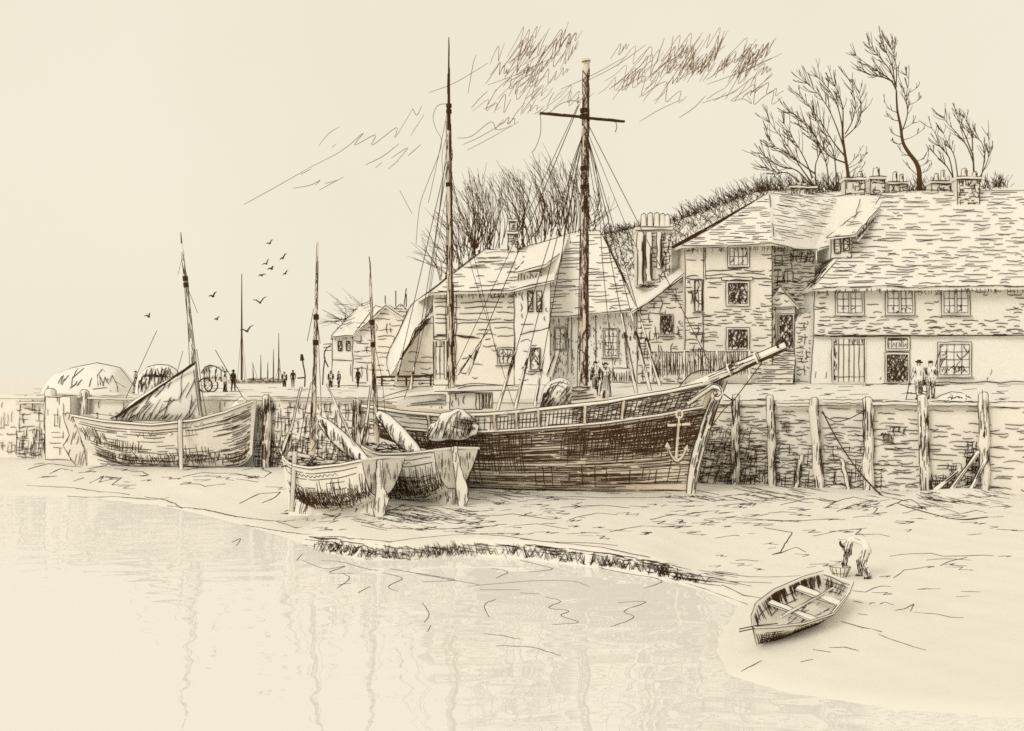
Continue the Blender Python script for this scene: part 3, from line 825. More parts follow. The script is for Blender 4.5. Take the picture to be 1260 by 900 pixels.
# rails from post to post
def rail(p0, p1, dz, label, w=.07, sag=0):
    a = wall_at(p0, 3.74 + dz, .36); b = wall_at(p1, 3.74 + dz, .36)
    mb = MB(); n = 8
    pts = [a + (b - a) * (i / n) + V((0, 0, R.uniform(-.02, .02) - sag * 4 * (i / n) * (1 - i / n))) for i in range(n + 1)]
    mb.tube(pts, w, 4)
    for z in (w, -w): mb.stroke([p + V((0, -w, z)) for p in pts], .034)
    o = mb.build('quay_rail', 'wood'); tag(o, label, 'rail', 'rails along the quay edge')
rail(956, 1006, -.15, 'rail between the round-topped post and the post with the chain')
rail(1012, 1063, .02, 'rail above the sagging chain')
rail(1073, 1133, -.05, 'rail ending at the post below the two standing men')
rail(1143, 1205, -.05, 'rail at the right end of the quay, below the low heap of sand')
rail(66, 104, -.05, 'rail running right from the stout white post'); rail(20, 57, -.4, 'rail running left from the stout white post')
rail(108, 165, -.12, 'rail behind the stern of the lugger'); rail(340, 400, -.02, 'rail between the lugger and the two small boats', .04); rail(400, 470, -.05, 'rail behind the two furled sails', .04)
def chain(pts, label, r, name, cat):
    mb = MB(); mb.tube(smooth_path(pts, 5), r, 4); o = mb.build(name, ['ink']); tag(o, label, cat)
a, b = wall_at(1010, 3.3, .5), wall_at(1066, 3.45, .5)
chain([a, a + (b - a) * .3 + V((0, 0, -.42)), a + (b - a) * .65 + V((0, 0, -.33)), b], 'sagging chain slung between two posts of the quay wall', .025, 'chain', 'chain')
e = mud(1085, 610)
chain([wall_at(1012, 3.35, .6), wall_at(1030, 2.2, .7), wall_at(1055, 1.0, .8), e, mud(1110, 622), mud(1150, 634), mud(1180, 640), mud(1215, 637)], 'long mooring rope slanting from a wall post down over the mud', .033, 'mooring_rope', 'rope')
# box-like pier end at the far left
mb = MB(); a = wall_at(69, 0, .1); b = wall_at(100, 0, .1)
mb.prism([a + V((0, 0, -.3)), b + V((0, 0, -.3)), b + WN * 0.8 + V((0, 0, -.3)), a + WN * .8 + V((0, 0, -.3))], (0, 0, 4.02))
f4 = [a + WN * .8 + V((0, -.02, .2)), b + WN * .8 + V((0, -.02, .2)), b + WN * .8 + V((0, -.02, 3.7)), a + WN * .8 + V((0, -.02, 3.7))]
mb.outline(f4, .045); hatch(mb, f4, .22, .04, (.3, .9), (.3, 1.2), V((0, 0, 1)), dens=lambda u, v: .9 - .4 * v); hatch(mb, f4, .3, .04, (.3, .9), (.3, 1.2), WD, dens=lambda u, v: 1.0 - .6 * v)
o = mb.build('landing_stage', 'wood'); tag(o, 'boxed timber landing stage beside the stout white post at the left', 'landing stage')
mb = MB()
for s in (101.5, 107):
    p = wall_at(s, 0, .2); mb.tube([p + V((0, 0, .4)), p + V((0, 0, 4.0))], .05, 4)
for k in range(11):
    p, q = wall_at(101.5, .6 + .3 * k, .25), wall_at(107, .6 + .3 * k, .25); mb.tube([p, q], .05, 4)
o = mb.build('wall_ladder', ['ink']); tag(o, 'dark iron ladder on the quay wall behind the stern of the lugger', 'ladder')

# heaps and gear on the quay at the left
def mound(name, label, cat, prof, Y, depth, folds, mat='canvas', w=1.0, auto=10):
    """heap: silhouette in picture points, rounded front and back, resting on the quay"""
    pr0 = [at(px, py, Y) for px, py in prof]; prof = [a.lerp(b, i / 4) for a, b in zip(pr0[:-1], pr0[1:]) for i in range(4)] + [pr0[-1]]; n = len(prof)
    X = [p.x for p in prof]; Zt = [p.z for p in prof]; G = [float(qz(p.x, p.y)) - .05 for p in prof]
    def S(x, h, s=-1, push=0.0):
        g = float(np.interp(x, X, G)); t = float(np.interp(x, X, Zt)); u = (x - X[0]) / (X[-1] - X[0])
        e = math.sqrt(max(0, 1 - (2 * u - 1) ** 4))
        return V((x, Y + s * (depth * e * math.sqrt(max(0, 1 - h * h)) + push), g + max(0.02, t - g) * h))
    mb = MB(); hs = [math.sin(PI / 2 * k / 12) for k in range(13)]
    for s in (-1, 1): mb.grid([[S(x, h, s) for x in X] for h in hs])
    for pp in folds:
        q = []
        for px, py in pp:
            yy = Y
            for _ in range(3):
                p = at(px, py, yy); g = float(np.interp(p.x, X, G)); t = float(np.interp(p.x, X, Zt))
                h = min(1, max(0, (p.z - g) / max(.05, t - g))); yy = S(p.x, h).y
            q.append(S(p.x, h, -1, .05))
        mb.stroke(smooth_path(q, 3), w * 1.15 * Y / F)
    for _ in range(auto):
        x = R.uniform(X[0] + .4, X[-1] - .4); h = R.uniform(.3, .95); l = R.uniform(.15, .4); k = R.uniform(-.4, .4)
        mb.stroke([S(x + k * l * j / 3, max(.02, h - l * j / 3), -1, .05) for j in range(4)], w * Y / F)
    mb.stroke([p + V((0, -.02, .03)) for p in prof], w * 1.1 * Y / F)
    o = mb.build(name, mat, None, True); tag(o, label, cat); return o
mound('covered_heap', 'large heap under pale canvas at the far left of the quay', 'heap', [(56, 478), (62, 472), (72, 460), (90, 453), (105, 450), (120, 447), (135, 450), (148, 453), (158, 466), (168, 480)], 84, 2.6,
      [[(74, 458), (88, 454)], [(90, 465), (98, 458), (104, 453)], [(120, 447), (129, 457)], [(72, 472), (77, 463)], [(75, 473), (79, 462)], [(79, 469), (85, 462)], [(86, 478), (93, 473), (95, 469)], [(95, 475), (101, 467)], [(121, 475), (120, 461)], [(124, 474), (123, 462)], [(128, 475), (124, 464)],
       [(129, 464), (135, 473)], [(141, 462), (152, 477)], [(144, 455), (157, 466)], [(152, 469), (162, 477)], [(110, 476), (113, 465)], [(114, 479), (132, 477)], [(136, 481), (168, 479)]])
mound('net_pile', 'dark pile of nets on the quay behind the stowed sail of the lugger', 'pile of nets', [(168, 480), (172, 462), (182, 452), (195, 449), (208, 450), (217, 455), (224, 466), (228, 480)], 78, 1.4,
      [[(180 + 3 * i + R.uniform(-2, 2), 452 + R.uniform(-1, 3)), (182 + 3 * i + R.uniform(-3, 3), 460 + R.uniform(-1, 4))] for i in range(12)] + [[(176 + 2 * i, 461 + R.uniform(-2, 2)), (186 + 2.6 * i, 463 + R.uniform(-2, 2))] for i in range(13)] +
      [[(200 + i, 464), (203 + i * 1.4, 474)] for i in range(0, 14, 3)] + [[(172, 470), (178, 462)], [(176, 476), (181, 466)]], auto=70)
mound('sand_heap', 'low heap of sand on the quay edge at the far right', 'heap', [(1150, 492), (1158, 487), (1170, 483), (1182, 484), (1192, 489), (1200, 492)], 53, .9, [[(1158, 490), (1166, 489), (1175, 490)], [(1166, 488), (1172, 490), (1178, 488), (1184, 490)]])
# hooded cart
root = thing('covered_cart', 'two-wheeled hooded cart on the quay behind the bow of the lugger', 'cart', qpt(262, 84))
Y = 84
mb = MB(); c = qpt(262, Y); W = .9
for s in (-1, 1):
    rows = []
arc = [(247, 459), (252, 452), (258, 449), (266, 451), (275, 457)]
A = [at(px, py, Y - .7) for px, py in arc]; Bk = [p + V((0, 1.6, 0)) for p in A]
mb.grid([A, Bk]); mb.grid([[p + V((0, 0, -.06)) for p in A], [p + V((0, 0, -.06)) for p in Bk]])
mb.stroke(A, .055); mb.line(A[0], Bk[0], .05); mb.line(A[-1], Bk[-1], .05)
for i in range(12):
    a = A[0].lerp(A[-1], R.random()); mb.line(V((a.x, a.y + R.uniform(0, 1.4), A[2].z - .1)), V((a.x + .2, a.y + .3, A[0].z)), .045)
mb.build('canopy', 'canvas', root)
mb = MB(); mb.prism([at(250, 470, Y - .6), at(273, 470, Y - .6), at(273, 464, Y - .6), at(250, 464, Y - .6)], (0, 1.3, 0))
for px in (251, 258, 265, 272): mb.tube([at(px, 470, Y - .62), at(px, 455, Y - .62)], .035, 4, 1)
hatch(mb, [at(250, 470, Y - .62), at(273, 470, Y - .62), at(273, 458, Y - .62), at(250, 458, Y - .62)], .14, .05, (.2, .6), (.1, .5), V((.4, 0, 1)))
mb.build('cart_body', 'wood', root)
for dy in (-.75, .85):
    mb = MB(); cc = at(256, 474.3, Y); cc.y = Y + dy; r = cc.z - float(qz(cc.x, cc.y))
    ring = [cc + V((r * math.cos(a), 0, r * math.sin(a))) for a in np.linspace(0, 2 * PI, 17)]
    mb.tube(ring, .05, 5)
    for a in np.linspace(0, 2 * PI, 9)[:-1]: mb.line(cc, cc + V((r * math.cos(a), 0, r * math.sin(a))), .04)
    mb.build('wheel', ['ink'], root)

# masts of craft lying beyond the end of the quay
def far_boat(px, top, base, Lpx, label, r=1.0, lean=0, extra=()):
    Y = 170.0; c = at(px, 472, Y); z0 = float(qz(c.x, Y)) + .05
    root = thing('distant_boat', label, 'boat', (c.x, Y, z0), 'craft laid up at the far end of the quay')
    L = Lpx * Y / F
    H = Hull(boat_matrix(V((c.x - L / 2, Y, z0)), R.uniform(-.2, .2)), L, [(0, .35), (.4, .6), (.8, .45), (1, .02)], [(0, .02), (1, .05)], [(0, .75), (.5, .55), (1, .95)], [(0, .5), (1, .6)], .15, .1)
    mb = MB(); H.shell(mb, 10, 5, .5, .06)
    for t in (.4, .7, .95): H.seam(mb, -1, t, 0, 1, .09, (.5, 1.5), (.2, .8))
    H.ribs(mb, -1, .05, .95, .1, .2, .9, .09)
    mb.build('hull', 'wood', root)
    mb = MB(); a = V((c.x, Y, z0 + .2)); b = at(px + lean, top, Y)
    mb.tube([a, a.lerp(b, .5), b], [.10 * r, .08 * r, .035 * r], 5)
    mb.build('mast', ['ink'], root)
    for dx, h in extra:
        mb = MB(); mb.tube([a.lerp(b, h), V((c.x + dx * Y / F, Y - .2, z0 + .5))], .035, 3); mb.build('shroud', ['soft_ink'], root)
far_boat(297.5, 337, 470, 34, 'distant boat with the tallest slender mast, left of the other far masts', 1.5, 0, ((-5, .5), (6, .5), (4, .35)))
far_boat(312, 446, 472, 20, 'distant boat with a short raked mast next to the tallest far mast', .9, -1, ((6, .95),))
far_boat(321, 437, 474, 12, 'distant boat with a bare pole mast, third of the far masts')
far_boat(329.5, 446, 473, 10, 'distant boat with the shortest bare pole, fourth of the far masts')
far_boat(336.5, 430, 472, 10, 'distant boat with a plain thin mast, second to last of the far masts')
far_boat(343, 410, 474, 18, 'distant boat with a shrouded mast, nearest the lone dark figure', 1.1, 0, ((4, .6), (-4, .35), (5, .35)))
mb = MB(); c = qpt(375, 118)
mb.tube(smooth_path([at(366, 465.5, 118), at(372, 465, 118), at(375.5, 463, 118), at(373, 448, 118), at(371.5, 438, 118)], 4), .07, 5); mb.tube([at(372, 444, 118), at(371.3, 436, 118)], [.22, .12], 5)
mb.tube([at(375.5, 463, 118), c + V((0, 0, -.05))], .07, 5)
o = mb.build('lamp_post', ['ink']); tag(o, 'bent lamp post on the far quay left of the mast of the near small boat', 'lamp post')
# gulls
GULLS = [(183, 390, -6, -1, 1, -5, 'gull lowest on the left, above the covered heap'), (262, 365, -5, 0, 4, -6, 'gull with raised wing just right of the mast of the lugger'), (267, 393, -3, 1, 3, -3, 'small gull under the one beside the mast of the lugger'), (332, 300, -5, 0, 4, -5, 'topmost gull of the flock'),
         (348, 318, -4, 2, 5, -6, 'gull high on the right side of the flock'), (328, 325, -6, 1, 3, -6, 'gull in the middle of the flock with a steep right wing'), (334, 331, -5, 1, 3, -3, 'gull tucked close under the middle of the flock'), (322, 339, -4, 1, 5, -1, 'flat-winged gull at the left of the flock'),
         (351, 337, -3, 2, 4, -4, 'gull at the right edge of the flock'), (320, 373, -9, -4, 8, -8, 'large gull with spread wings below the flock'), (304, 408, -9, -2, 8, -8, 'large gull crossing the tallest far mast')]
for px, py, lx, ly, rx, ry, lb in GULLS:
    Y = R.uniform(70, 90); s = Y / F; c = at(px, py, Y)
    mb = MB(); d = V((R.uniform(-.2, .2), 1, 0)).normalized()
    def wing(dx, dy):
        tip = c + V((dx * s, R.uniform(-.1, .2), -dy * s)); mid = c.lerp(tip, .5) + V((0, 0, .06 + .3 * abs(dy) * s * .3))
        ch = .16
        mb.grid([[c - d * ch, c + d * ch], [mid - d * ch * .8, mid + d * ch * .7], [tip - d * .03, tip + d * .03]]); mb.tube([c, mid, tip], [.05, .04, .02], 4)
    wing(lx, ly); wing(rx, ry)
    mb.tube([c - d * .28, c - d * .1, c + d * .12, c + d * .22], [.02, .06, .06, .02], 6)
    o = mb.build('gull', ['ink']); tag(o, lb, 'gull', 'gulls over the quay')
def P3(lst, Y):
    return [at(px, py, Y[i] if hasattr(Y, '__len__') else Y) for i, (px, py) in enumerate(lst)]
def pillow(mb, top, bot, Y, thick, folds=(), w=1.0, nt=14, auto=0, lean=0.0):
    """two-sided cloth bundle between an upper and a lower silhouette"""
    n0 = len(top); Ys0 = list(Y) if hasattr(Y, '__len__') else [Y] * n0
    T = smooth_path([V((p[0], p[1], Ys0[i])) for i, p in enumerate(top)], 5); B = smooth_path([V((p[0], p[1], Ys0[i])) for i, p in enumerate(bot)], 5); n = len(T)
    def S(f, t, s=-1, push=0.0):
        f = min(n - 1.001, max(0, f)); i = int(f); fr = f - i
        a = T[i].lerp(T[i + 1], fr); b = B[i].lerp(B[i + 1], fr); c = a.lerp(b, t)
        end = math.sin(PI * (.06 + .88 * f / (n - 1))) ** .6
        return at(c.x, c.y, c.z) + V((0, s * (thick * math.sqrt(max(0, 1 - (2 * t - 1) ** 2)) * end + push), 0))
    ts = [(1 - math.cos(PI * k / nt)) / 2 for k in range(nt + 1)]
    for s in (-1, 1): mb.grid([[S(i, t, s) for i in range(n)] for t in ts])
    ym = sum(Ys0) / n0; ww = w * ym / F
    mb.stroke([S(i, 0, -1, .02) for i in range(n)], ww * 1.15); mb.stroke([S(i, 1, -1, .02) for i in range(n)], ww * 1.15)
    for _ in range(auto):
        f = R.uniform(.5, n - 1.5); t = R.uniform(.05, .8); l = R.uniform(.1, .35); k = lean + R.uniform(-.12, .12)
        mb.stroke([S(f + k * n * l * j / 3 + R.uniform(-.1, .1), min(.98, t + l * j / 3), -1, .04) for j in range(4)], ww * R.uniform(.8, 1.2))
    for pp in folds:
        q = []
        for px, py in pp:
            best = min(range(n), key=lambda i: min(abs(T[i].x + (B[i].x - T[i].x) * k / 4 - px) + abs(T[i].y + (B[i].y - T[i].y) * k / 4 - py) * .3 for k in range(5)))
            a, b = T[best], B[best]; t = (py - a.y) / (b.y - a.y) if abs(b.y - a.y) > .5 else .5
            t = min(.97, max(.03, t)); dxp = px - (a.x + (b.x - a.x) * t); step = (T[min(n - 1, best + 1)].x - T[max(0, best - 1)].x) / 2
            f = best + (max(-1, min(1, dxp / step)) if abs(step) > .3 else 0)
            q.append(S(f, t, -1, .05))
        mb.stroke(smooth_path(q, 3), ww * R.uniform(.85, 1.25))
def blade(poly, Y, th=.12, hatchn=5, w=.035, u=(0, 0, 1), name='rudder', mat='wood', parent=None, sp=.16):
    mb = MB(); p = P3(poly, Y); mb.prism([q + V((0, -th / 2, 0)) for q in p], (0, th, 0))
    f = [q + V((0, -th / 2 - .012, 0)) for q in p]
    mb.outline(f, w * 1.1); 
    if hatchn: hatch(mb, f, sp, w * .9, (.25, .9), (.15, .9), u, 1.0)
    return mb.build(name, mat, parent)

# ================================================================= the ketch
d = V((.944, -.330, 0)); KA = V((-4.96, 53.2, 0.0)); hd = math.atan2(-.330, .944)
KH = Hull(boat_matrix(KA, hd), 12.6, [(0, 1.45), (.15, 1.8), (.4, 2.1), (.7, 2.05), (.86, 1.5), (.95, .75), (1, .06)],
          [(0, .30), (.1, .12), (1, .10)], [(0, 3.56), (.12, 3.32), (.25, 3.2), (.4, 3.28), (.5, 3.4), (.75, 3.78), (.9, 4.2), (1, 4.62)],
          [(0, .85), (.15, .55), (.4, .33), (.7, .36), (.88, .6), (1, .9)], 1.3, .9, 5, 6)
KH.rt = 1.7
ketch = thing('ketch', 'big dark two-masted trading ketch beached beside the quay, bowsprit pointing right', 'ship', V((1.0, 51.1, .15)))
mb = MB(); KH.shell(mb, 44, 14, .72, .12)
w = .041
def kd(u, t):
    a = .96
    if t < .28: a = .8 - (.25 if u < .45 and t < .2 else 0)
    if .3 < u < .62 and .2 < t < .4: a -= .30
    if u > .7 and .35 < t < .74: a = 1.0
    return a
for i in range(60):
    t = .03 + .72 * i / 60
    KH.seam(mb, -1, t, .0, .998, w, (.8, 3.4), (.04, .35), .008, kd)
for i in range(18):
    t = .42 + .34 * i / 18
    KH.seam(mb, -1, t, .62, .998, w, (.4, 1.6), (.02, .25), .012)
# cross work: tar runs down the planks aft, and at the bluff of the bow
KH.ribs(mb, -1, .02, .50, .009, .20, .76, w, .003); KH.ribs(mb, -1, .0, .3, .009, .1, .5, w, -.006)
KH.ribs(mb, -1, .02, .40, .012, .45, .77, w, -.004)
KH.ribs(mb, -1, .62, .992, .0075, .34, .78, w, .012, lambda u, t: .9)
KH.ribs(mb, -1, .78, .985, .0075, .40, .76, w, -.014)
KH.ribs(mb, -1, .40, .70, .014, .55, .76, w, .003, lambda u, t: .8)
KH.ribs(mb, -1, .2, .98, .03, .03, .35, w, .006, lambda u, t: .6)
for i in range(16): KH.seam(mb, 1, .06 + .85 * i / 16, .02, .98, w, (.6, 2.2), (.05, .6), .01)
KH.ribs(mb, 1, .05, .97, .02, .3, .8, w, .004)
ts = [.1 + .8 * i / 12 for i in range(13)]
for t in ts: mb.line(KH.pt(0, t, -1, 0, -.02) - d * .02, KH.pt(0, t, 1, 0, -.02) - d * .02, w)
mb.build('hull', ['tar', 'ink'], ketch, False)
# bulwark: pale strakes, stanchions, rubbing strake
mb = MB()
us = np.linspace(0, .985, 40)
mb.grid([[KH.pt(u, t, -1, 0, .035) for t in (.775, .86, .985)] for u in us]); mb.grid([[KH.pt(u, t, 1, 0, .035) for t in (.775, .86, .985)] for u in us])
def bs(u): return .55 if u < .62 else 1.0
for t in (.80, .83, .86, .89, .92, .95):
    n = 40
    KH2 = KH
    u = 0
    while u < .97:
        ue = min(.975, u + R.uniform(.4, 1.8) / KH.L)
        if R.random() < bs(u): mb.stroke([KH.pt(u + (ue - u) * i / 4, t + R.uniform(-.006, .006), -1, 0, .05) for i in range(5)], w * R.uniform(.8, 1.1))
        u = ue + R.uniform(.05, .6 if u < .6 else .2) / KH.L
for t in (.785, .815, .845, .875, .905, .935, .965):
    u = .66
    while u < .98:
        ue = min(.98, u + R.uniform(.4, 1.2) / KH.L)
        mb.stroke([KH.pt(u + (ue - u) * i / 4, t + R.uniform(-.006, .006), -1, 0, .05) for i in range(5)], w)
        u = ue + R.uniform(.03, .2) / KH.L
u = .30
while u < .97:
    mb.stroke([KH.pt(u + .002 * i, .79 + .055 * i, -1, 0, .05) for i in range(4)], w * .9); u += .012 if u > .42 else .02
mb.build('bulwark', ['wood', 'ink'], ketch)
mb = MB()
for side in (-1, 1):
    for t, r in ((.775, .055), (.995, .075)):
        pts = [KH.pt(u, t, side, 0, .05) for u in np.linspace(0, .99, 44)]
        mb.tube(pts, r, 6)
        if side < 0:
            for s in (-1, 1):
                k = 0
                while k < 42:
                    e = min(43, k + R.randint(6, 18)); mb.stroke([p + V((0, -r * .5, s * r * 1.0)) for p in pts[k:e + 1]], w * 1.05); k = e + R.choice((0, 0, 1))
mb.build('rail', ['wood', 'ink'], ketch)
for u in (.20, .27, .35, .42, .49, .56, .70, .80):
    mb = MB(); mb.tube([KH.pt(u, .79, -1, 0, .07), KH.pt(u, .98, -1, 0, .07)], .075, 4)
    for s in (-.075, .075): mb.line(KH.pt(u, .79, -1, 0, .16) + V((s, 0, 0)), KH.pt(u, .98, -1, 0, .16) + V((s, 0, 0)), w)
    mb.build('stanchion', ['tar', 'ink'], ketch)
# stem and cutwater
mb = MB()
st = [KH.pt(1, t, 0) for t in np.linspace(0, 1, 9)]
fw = [p + d * (.34 + .12 * math.sin(PI * k / 8)) for k, p in enumerate(st)]
sd = V((-.330, -.944, 0))
mb.grid([[a + sd * .1, b + sd * .08] for a, b in zip(st, fw)]); mb.grid([[a - sd * .1, b - sd * .08] for a, b in zip(st, fw)]); mb.grid([[b + sd * .08, b - sd * .08] for b in fw])
mb.stroke([p + sd * .12 for p in st], w * 1.2); mb.stroke([p + sd * .10 for p in fw], w * 1.2)
for _ in range(34):
    a = R.uniform(0, .9); f = R.uniform(.05, .95); l = R.uniform(.06, .2); q = []
    for i in range(4):
        t = min(1, a + l * i / 3) * 8; k = min(7, int(t)); p = st[k].lerp(st[k + 1], t - k); b = fw[k].lerp(fw[k + 1], t - k); q.append(p.lerp(b, f) + sd * .115)
    mb.stroke(q, w * .9)
mb.build('stem', ['wood', 'ink'], ketch)
# carved scroll under the bowsprit
mb = MB()
sc = smooth_path(P3([(846, 497), (858, 488), (870, 480), (876, 476), (884, 478), (887, 486), (882, 491), (877, 487), (880, 482)], [47.9, 47.9, 48, 48.1, 48.1, 48.1, 48.1, 48.1, 48.05]), 4)
mb.tube(sc, [.07 + .05 * math.sin(PI * i / (len(sc) - 1)) for i in range(len(sc))], 6)
mb.stroke([p + V((0, -.1, .09)) for p in sc], w); mb.stroke([p + V((0.02, -.1, -.09)) for p in sc], w)
mb.build('figurehead_scroll', ['wood', 'ink'], ketch, True)
# deck furniture
mb = MB(); mb.grid([[KH.pt(u, .80, -1, .15), KH.pt(u, .80, 1, .15)] for u in np.linspace(.01, .97, 30)])
for k in range(-6, 7): mb.line(KH.M @ V((.6, k * .22, 2.9)), KH.M @ V((1.2, k * .22, 2.9)), w)
mb.build('deck', ['wood', 'ink'], ketch)
mb = MB(); Y = 51.3
mb.prism(P3([(553, 505), (606, 505), (606, 483), (553, 483)], Y), (0, 1.5, 0))
fr = P3([(553, 504), (590, 504), (590, 484), (553, 484)], Y - .02); hatch(mb, fr, .13, w, (.2, .55), (.1, .7), V((0, 0, 1)), 1); mb.outline(fr, w)
mb.outline(P3([(586, 504), (593, 504), (593, 484), (586, 484)], Y - .03), w)
for px in np.linspace(594, 606, 8): mb.line(at(px, 503, Y - .02), at(px, 484, Y - .02), w)
mb.build('deckhouse', ['wood', 'ink'], ketch)
mb = MB(); mb.prism(P3([(534, 481.5), (612, 481.5), (640, 480), (640, 477), (606, 476), (580, 473), (560, 477), (545, 480)], Y - .25), (0, 2.0, 0))
mb.stroke(smooth_path(P3([(534, 481.8), (560, 482), (600, 481), (640, 480)], Y - .28), 3), w * 1.2); mb.stroke(smooth_path(P3([(548, 480), (562, 476), (580, 472), (604, 473), (638, 476)], Y - .2), 3), w)
mb.stroke(smooth_path(P3([(563, 478), (580, 474.5), (610, 474)], Y - .28), 3), w)
mb.build('deckhouse_roof', ['canvas', 'ink'], ketch)
mb = MB(); Y = 52.4
mb.prism(P3([(487, 500), (548, 500), (548, 486), (530, 485), (490, 492)], Y), (0, 1.0, 0))
for pp in ([(498, 489), (525, 486), (548, 485)], [(505, 497), (530, 494), (548, 493)], [(470, 493), (490, 489), (500, 487)], [(470, 489), (492, 482), (515, 476)], [(515, 471), (535, 473)], [(500, 500), (530, 497), (546, 497)]):
    mb.stroke(smooth_path(P3(pp, Y - .05), 3), w)
hatch(mb, P3([(525, 497), (548, 497), (548, 487), (525, 487)], Y - .03), .12, w, (.2, .5), (.2, .8), None, 1)
mb.build('aft_hatch', ['canvas', 'ink'], ketch)
# spars
mb = MB(); spar(mb, at(718, 492, 50.4), at(721, 76, 50.4), .185, .125, w, .62); mb.tube([at(721, 77, 50.4), at(721, 73, 50.4)], .19, 8); mb.outline([at(716, 76, 50.2), at(727, 75, 50.2)], w * 1.3, False)
for y, r in ((134, .20), (141, .20), (205, .19), (228, .19)): mb.tube([at(719.6, y, 50.4), at(719.5, y + 5, 50.4)], r, 8, 1)
for k in range(150):
    y = R.uniform(80, 470); mb.stroke([at(721 + 3 * (1 if R.random() < .8 else -1) + R.uniform(-1.6, 1.6) - (y - 80) * .005, y + q, 50.2) for q in (0, 8, 18)], w)
mb.build('main_mast', ['tar', 'ink'], ketch)
mb = MB(); spar(mb, at(555.5, 486, 52.3), at(552, 140, 52.3), .17, .095, w, .75); spar(mb, at(552, 160, 52.2), at(552.3, 46, 52.2), .075, .02, w, .9, 6, 1)
for y, r in ((128, .12), (135, .12), (225, .135)): mb.tube([at(552.3, y, 52.3), at(552.4, y + 5, 52.3)], r, 8, 1)
for k in range(110):
    y = R.uniform(160, 460); mb.stroke([at(552.5 + 2.5 + R.uniform(-1.6, 1.0) + (y - 160) * .009, y + q, 52.1) for q in (0, 8, 18)], w)
mb.build('mizzen_mast', ['tar', 'ink'], ketch)
mb = MB(); spar(mb, at(664, 139.5, 50.1), at(769, 149.5, 50.1), .06, .045, w, .9, 6, 1); mb.tube([at(718, 144.5, 50.1), at(720, 145, 50.5)], .09, 6, 1); mb.build('yard', ['ink'], ketch)
mb = MB(); a, b = at(848, 478, 48.7), at(967, 425, 47.0); spar(mb, a, b, .22, .15, w, .45)
pts = [a.lerp(b, t) for t in np.linspace(0, 1, 9)]
mb.stroke([p + V((.06, -.1, -.20 + .06 * i / 8)) for i, p in enumerate(pts)], w * 2.2); mb.stroke([p + V((.02, -.12, -.12 + .03 * i / 8)) for i, p in enumerate(pts)], w * 1.5); mb.stroke([p + V((-.04, -.05, .2 - .06 * i / 8)) for i, p in enumerate(pts)], w * 1.1)
for t in (.42, .70): mb.tube([a.lerp(b, t), a.lerp(b, t + .02)], .25, 8)
for t in (.42, .44, .70, .72): c = a.lerp(b, t); mb.stroke([c + V((-.08, -.2, .2)), c + V((0, -.24, 0)), c + V((.08, -.2, -.2))], w)
rg = [at(962 + 6 * math.cos(q), 424 + 5.5 * math.sin(q), 47.0) for q in np.linspace(0, 2 * PI, 11)]; mb.tube(rg, .05, 5, 1)
mb.build('bowsprit', ['wood', 'ink'], ketch)
# standing rigging: thin above, doubled and thick below
def shroud(pp, Ys, low=.0, r=.019, name='shroud', sag=0.0):
    P = P3(pp, Ys); mb = MB(); n = 10; path = []
    if len(P) == 2:
        path = [P[0].lerp(P[1], i / n) - V((0, 0, sag * 4 * (i / n) * (1 - i / n))) for i in range(n + 1)]
    else: path = smooth_path(P, 4)
    mb.tube(path, r, 4)
    if low:
        q = P[-2].lerp(P[-1], 1 - low); e = P[-1]
        mb.tube([q, q.lerp(e, .5), e], [.03, .062, .06], 6, 1)
        s = V((.06, -.03, 0))
        for k in (-1, 1): mb.line(q + s * k * .5, e + s * k, w * 1.2, 0.008, 0)
        for k in range(12):
            f = R.uniform(.05, .75); x = R.uniform(-.5, .9); mb.line(q.lerp(e, f) + s * x + V((0, -.05, 0)), q.lerp(e, f + R.uniform(.1, .25)) + s * x + V((0, -.05, 0)), w * .9, .01, 0)
        mb.tube([q.lerp(e, .25), q.lerp(e, .30)], .075, 6, 0)
    return mb.build(name, ['ink', 'wood'], ketch)
nr = 48.7
shroud([(722, 165), (783, 484)], [50.3, nr], .30); shroud([(722, 165), (800, 481)], [50.3, nr], .30); shroud([(723, 168), (812, 475)], [50.3, nr], .25)
shroud([(716, 170), (612, 505)], [50.3, nr], .22); shroud([(716, 168), (634, 503)], [50.3, nr], .22); shroud([(716, 172), (658, 500)], [50.3, nr], .18)
shroud([(722, 150), (877, 455)], [50.3, 48.2], name='forestay')
shroud([(713, 128), (575, 462)], [50.3, 50.8], .12, name='topping_lift'); shroud([(711, 130), (548, 480)], [50.3, 51.2], 0, .015, name='topping_lift')
shroud([(722, 180), (730, 230), (738, 270), (742, 330), (756, 470)], 50.0, 0, .016, 'halyard'); shroud([(715, 172), (702, 210), (697, 260), (690, 330)], 50.0, 0, .016, 'halyard'); shroud([(717, 178), (706, 225), (700, 270), (702, 300)], 49.9, 0, .015, 'halyard')
shroud([(721, 165), (732, 200), (737, 240), (735, 262)], 50, 0, .015, 'halyard'); shroud([(722, 160), (768, 272), (786, 310)], 50.4, 0, .014, 'halyard'); shroud([(716, 190), (710, 480)], 50.1, 0, .02, 'halyard')
shroud([(665, 141), (665, 165), (658, 184), (655, 188), (661, 202)], 50.1, 0, .014, 'halyard'); shroud([(757, 149), (759, 156), (757, 163)], 50.1, 0, .018, 'halyard'); shroud([(676, 139), (690, 128), (705, 124), (715, 127)], 50.1, 0, .014, 'halyard')
mz = 52.2
shroud([(549, 200), (487, 470)], [mz, 51], .14); shroud([(550, 205), (505, 480)], [mz, 51], .10); shroud([(550, 180), (522, 400), (497, 492)], [mz, 51.5, 51], 0, .015)
shroud([(556, 215), (575, 310), (604, 408), (632, 500)], [mz, 52, 51.5, 50.5], 0, .016); shroud([(556, 225), (583, 315), (612, 440)], [mz, 52, 51.2], 0, .015)
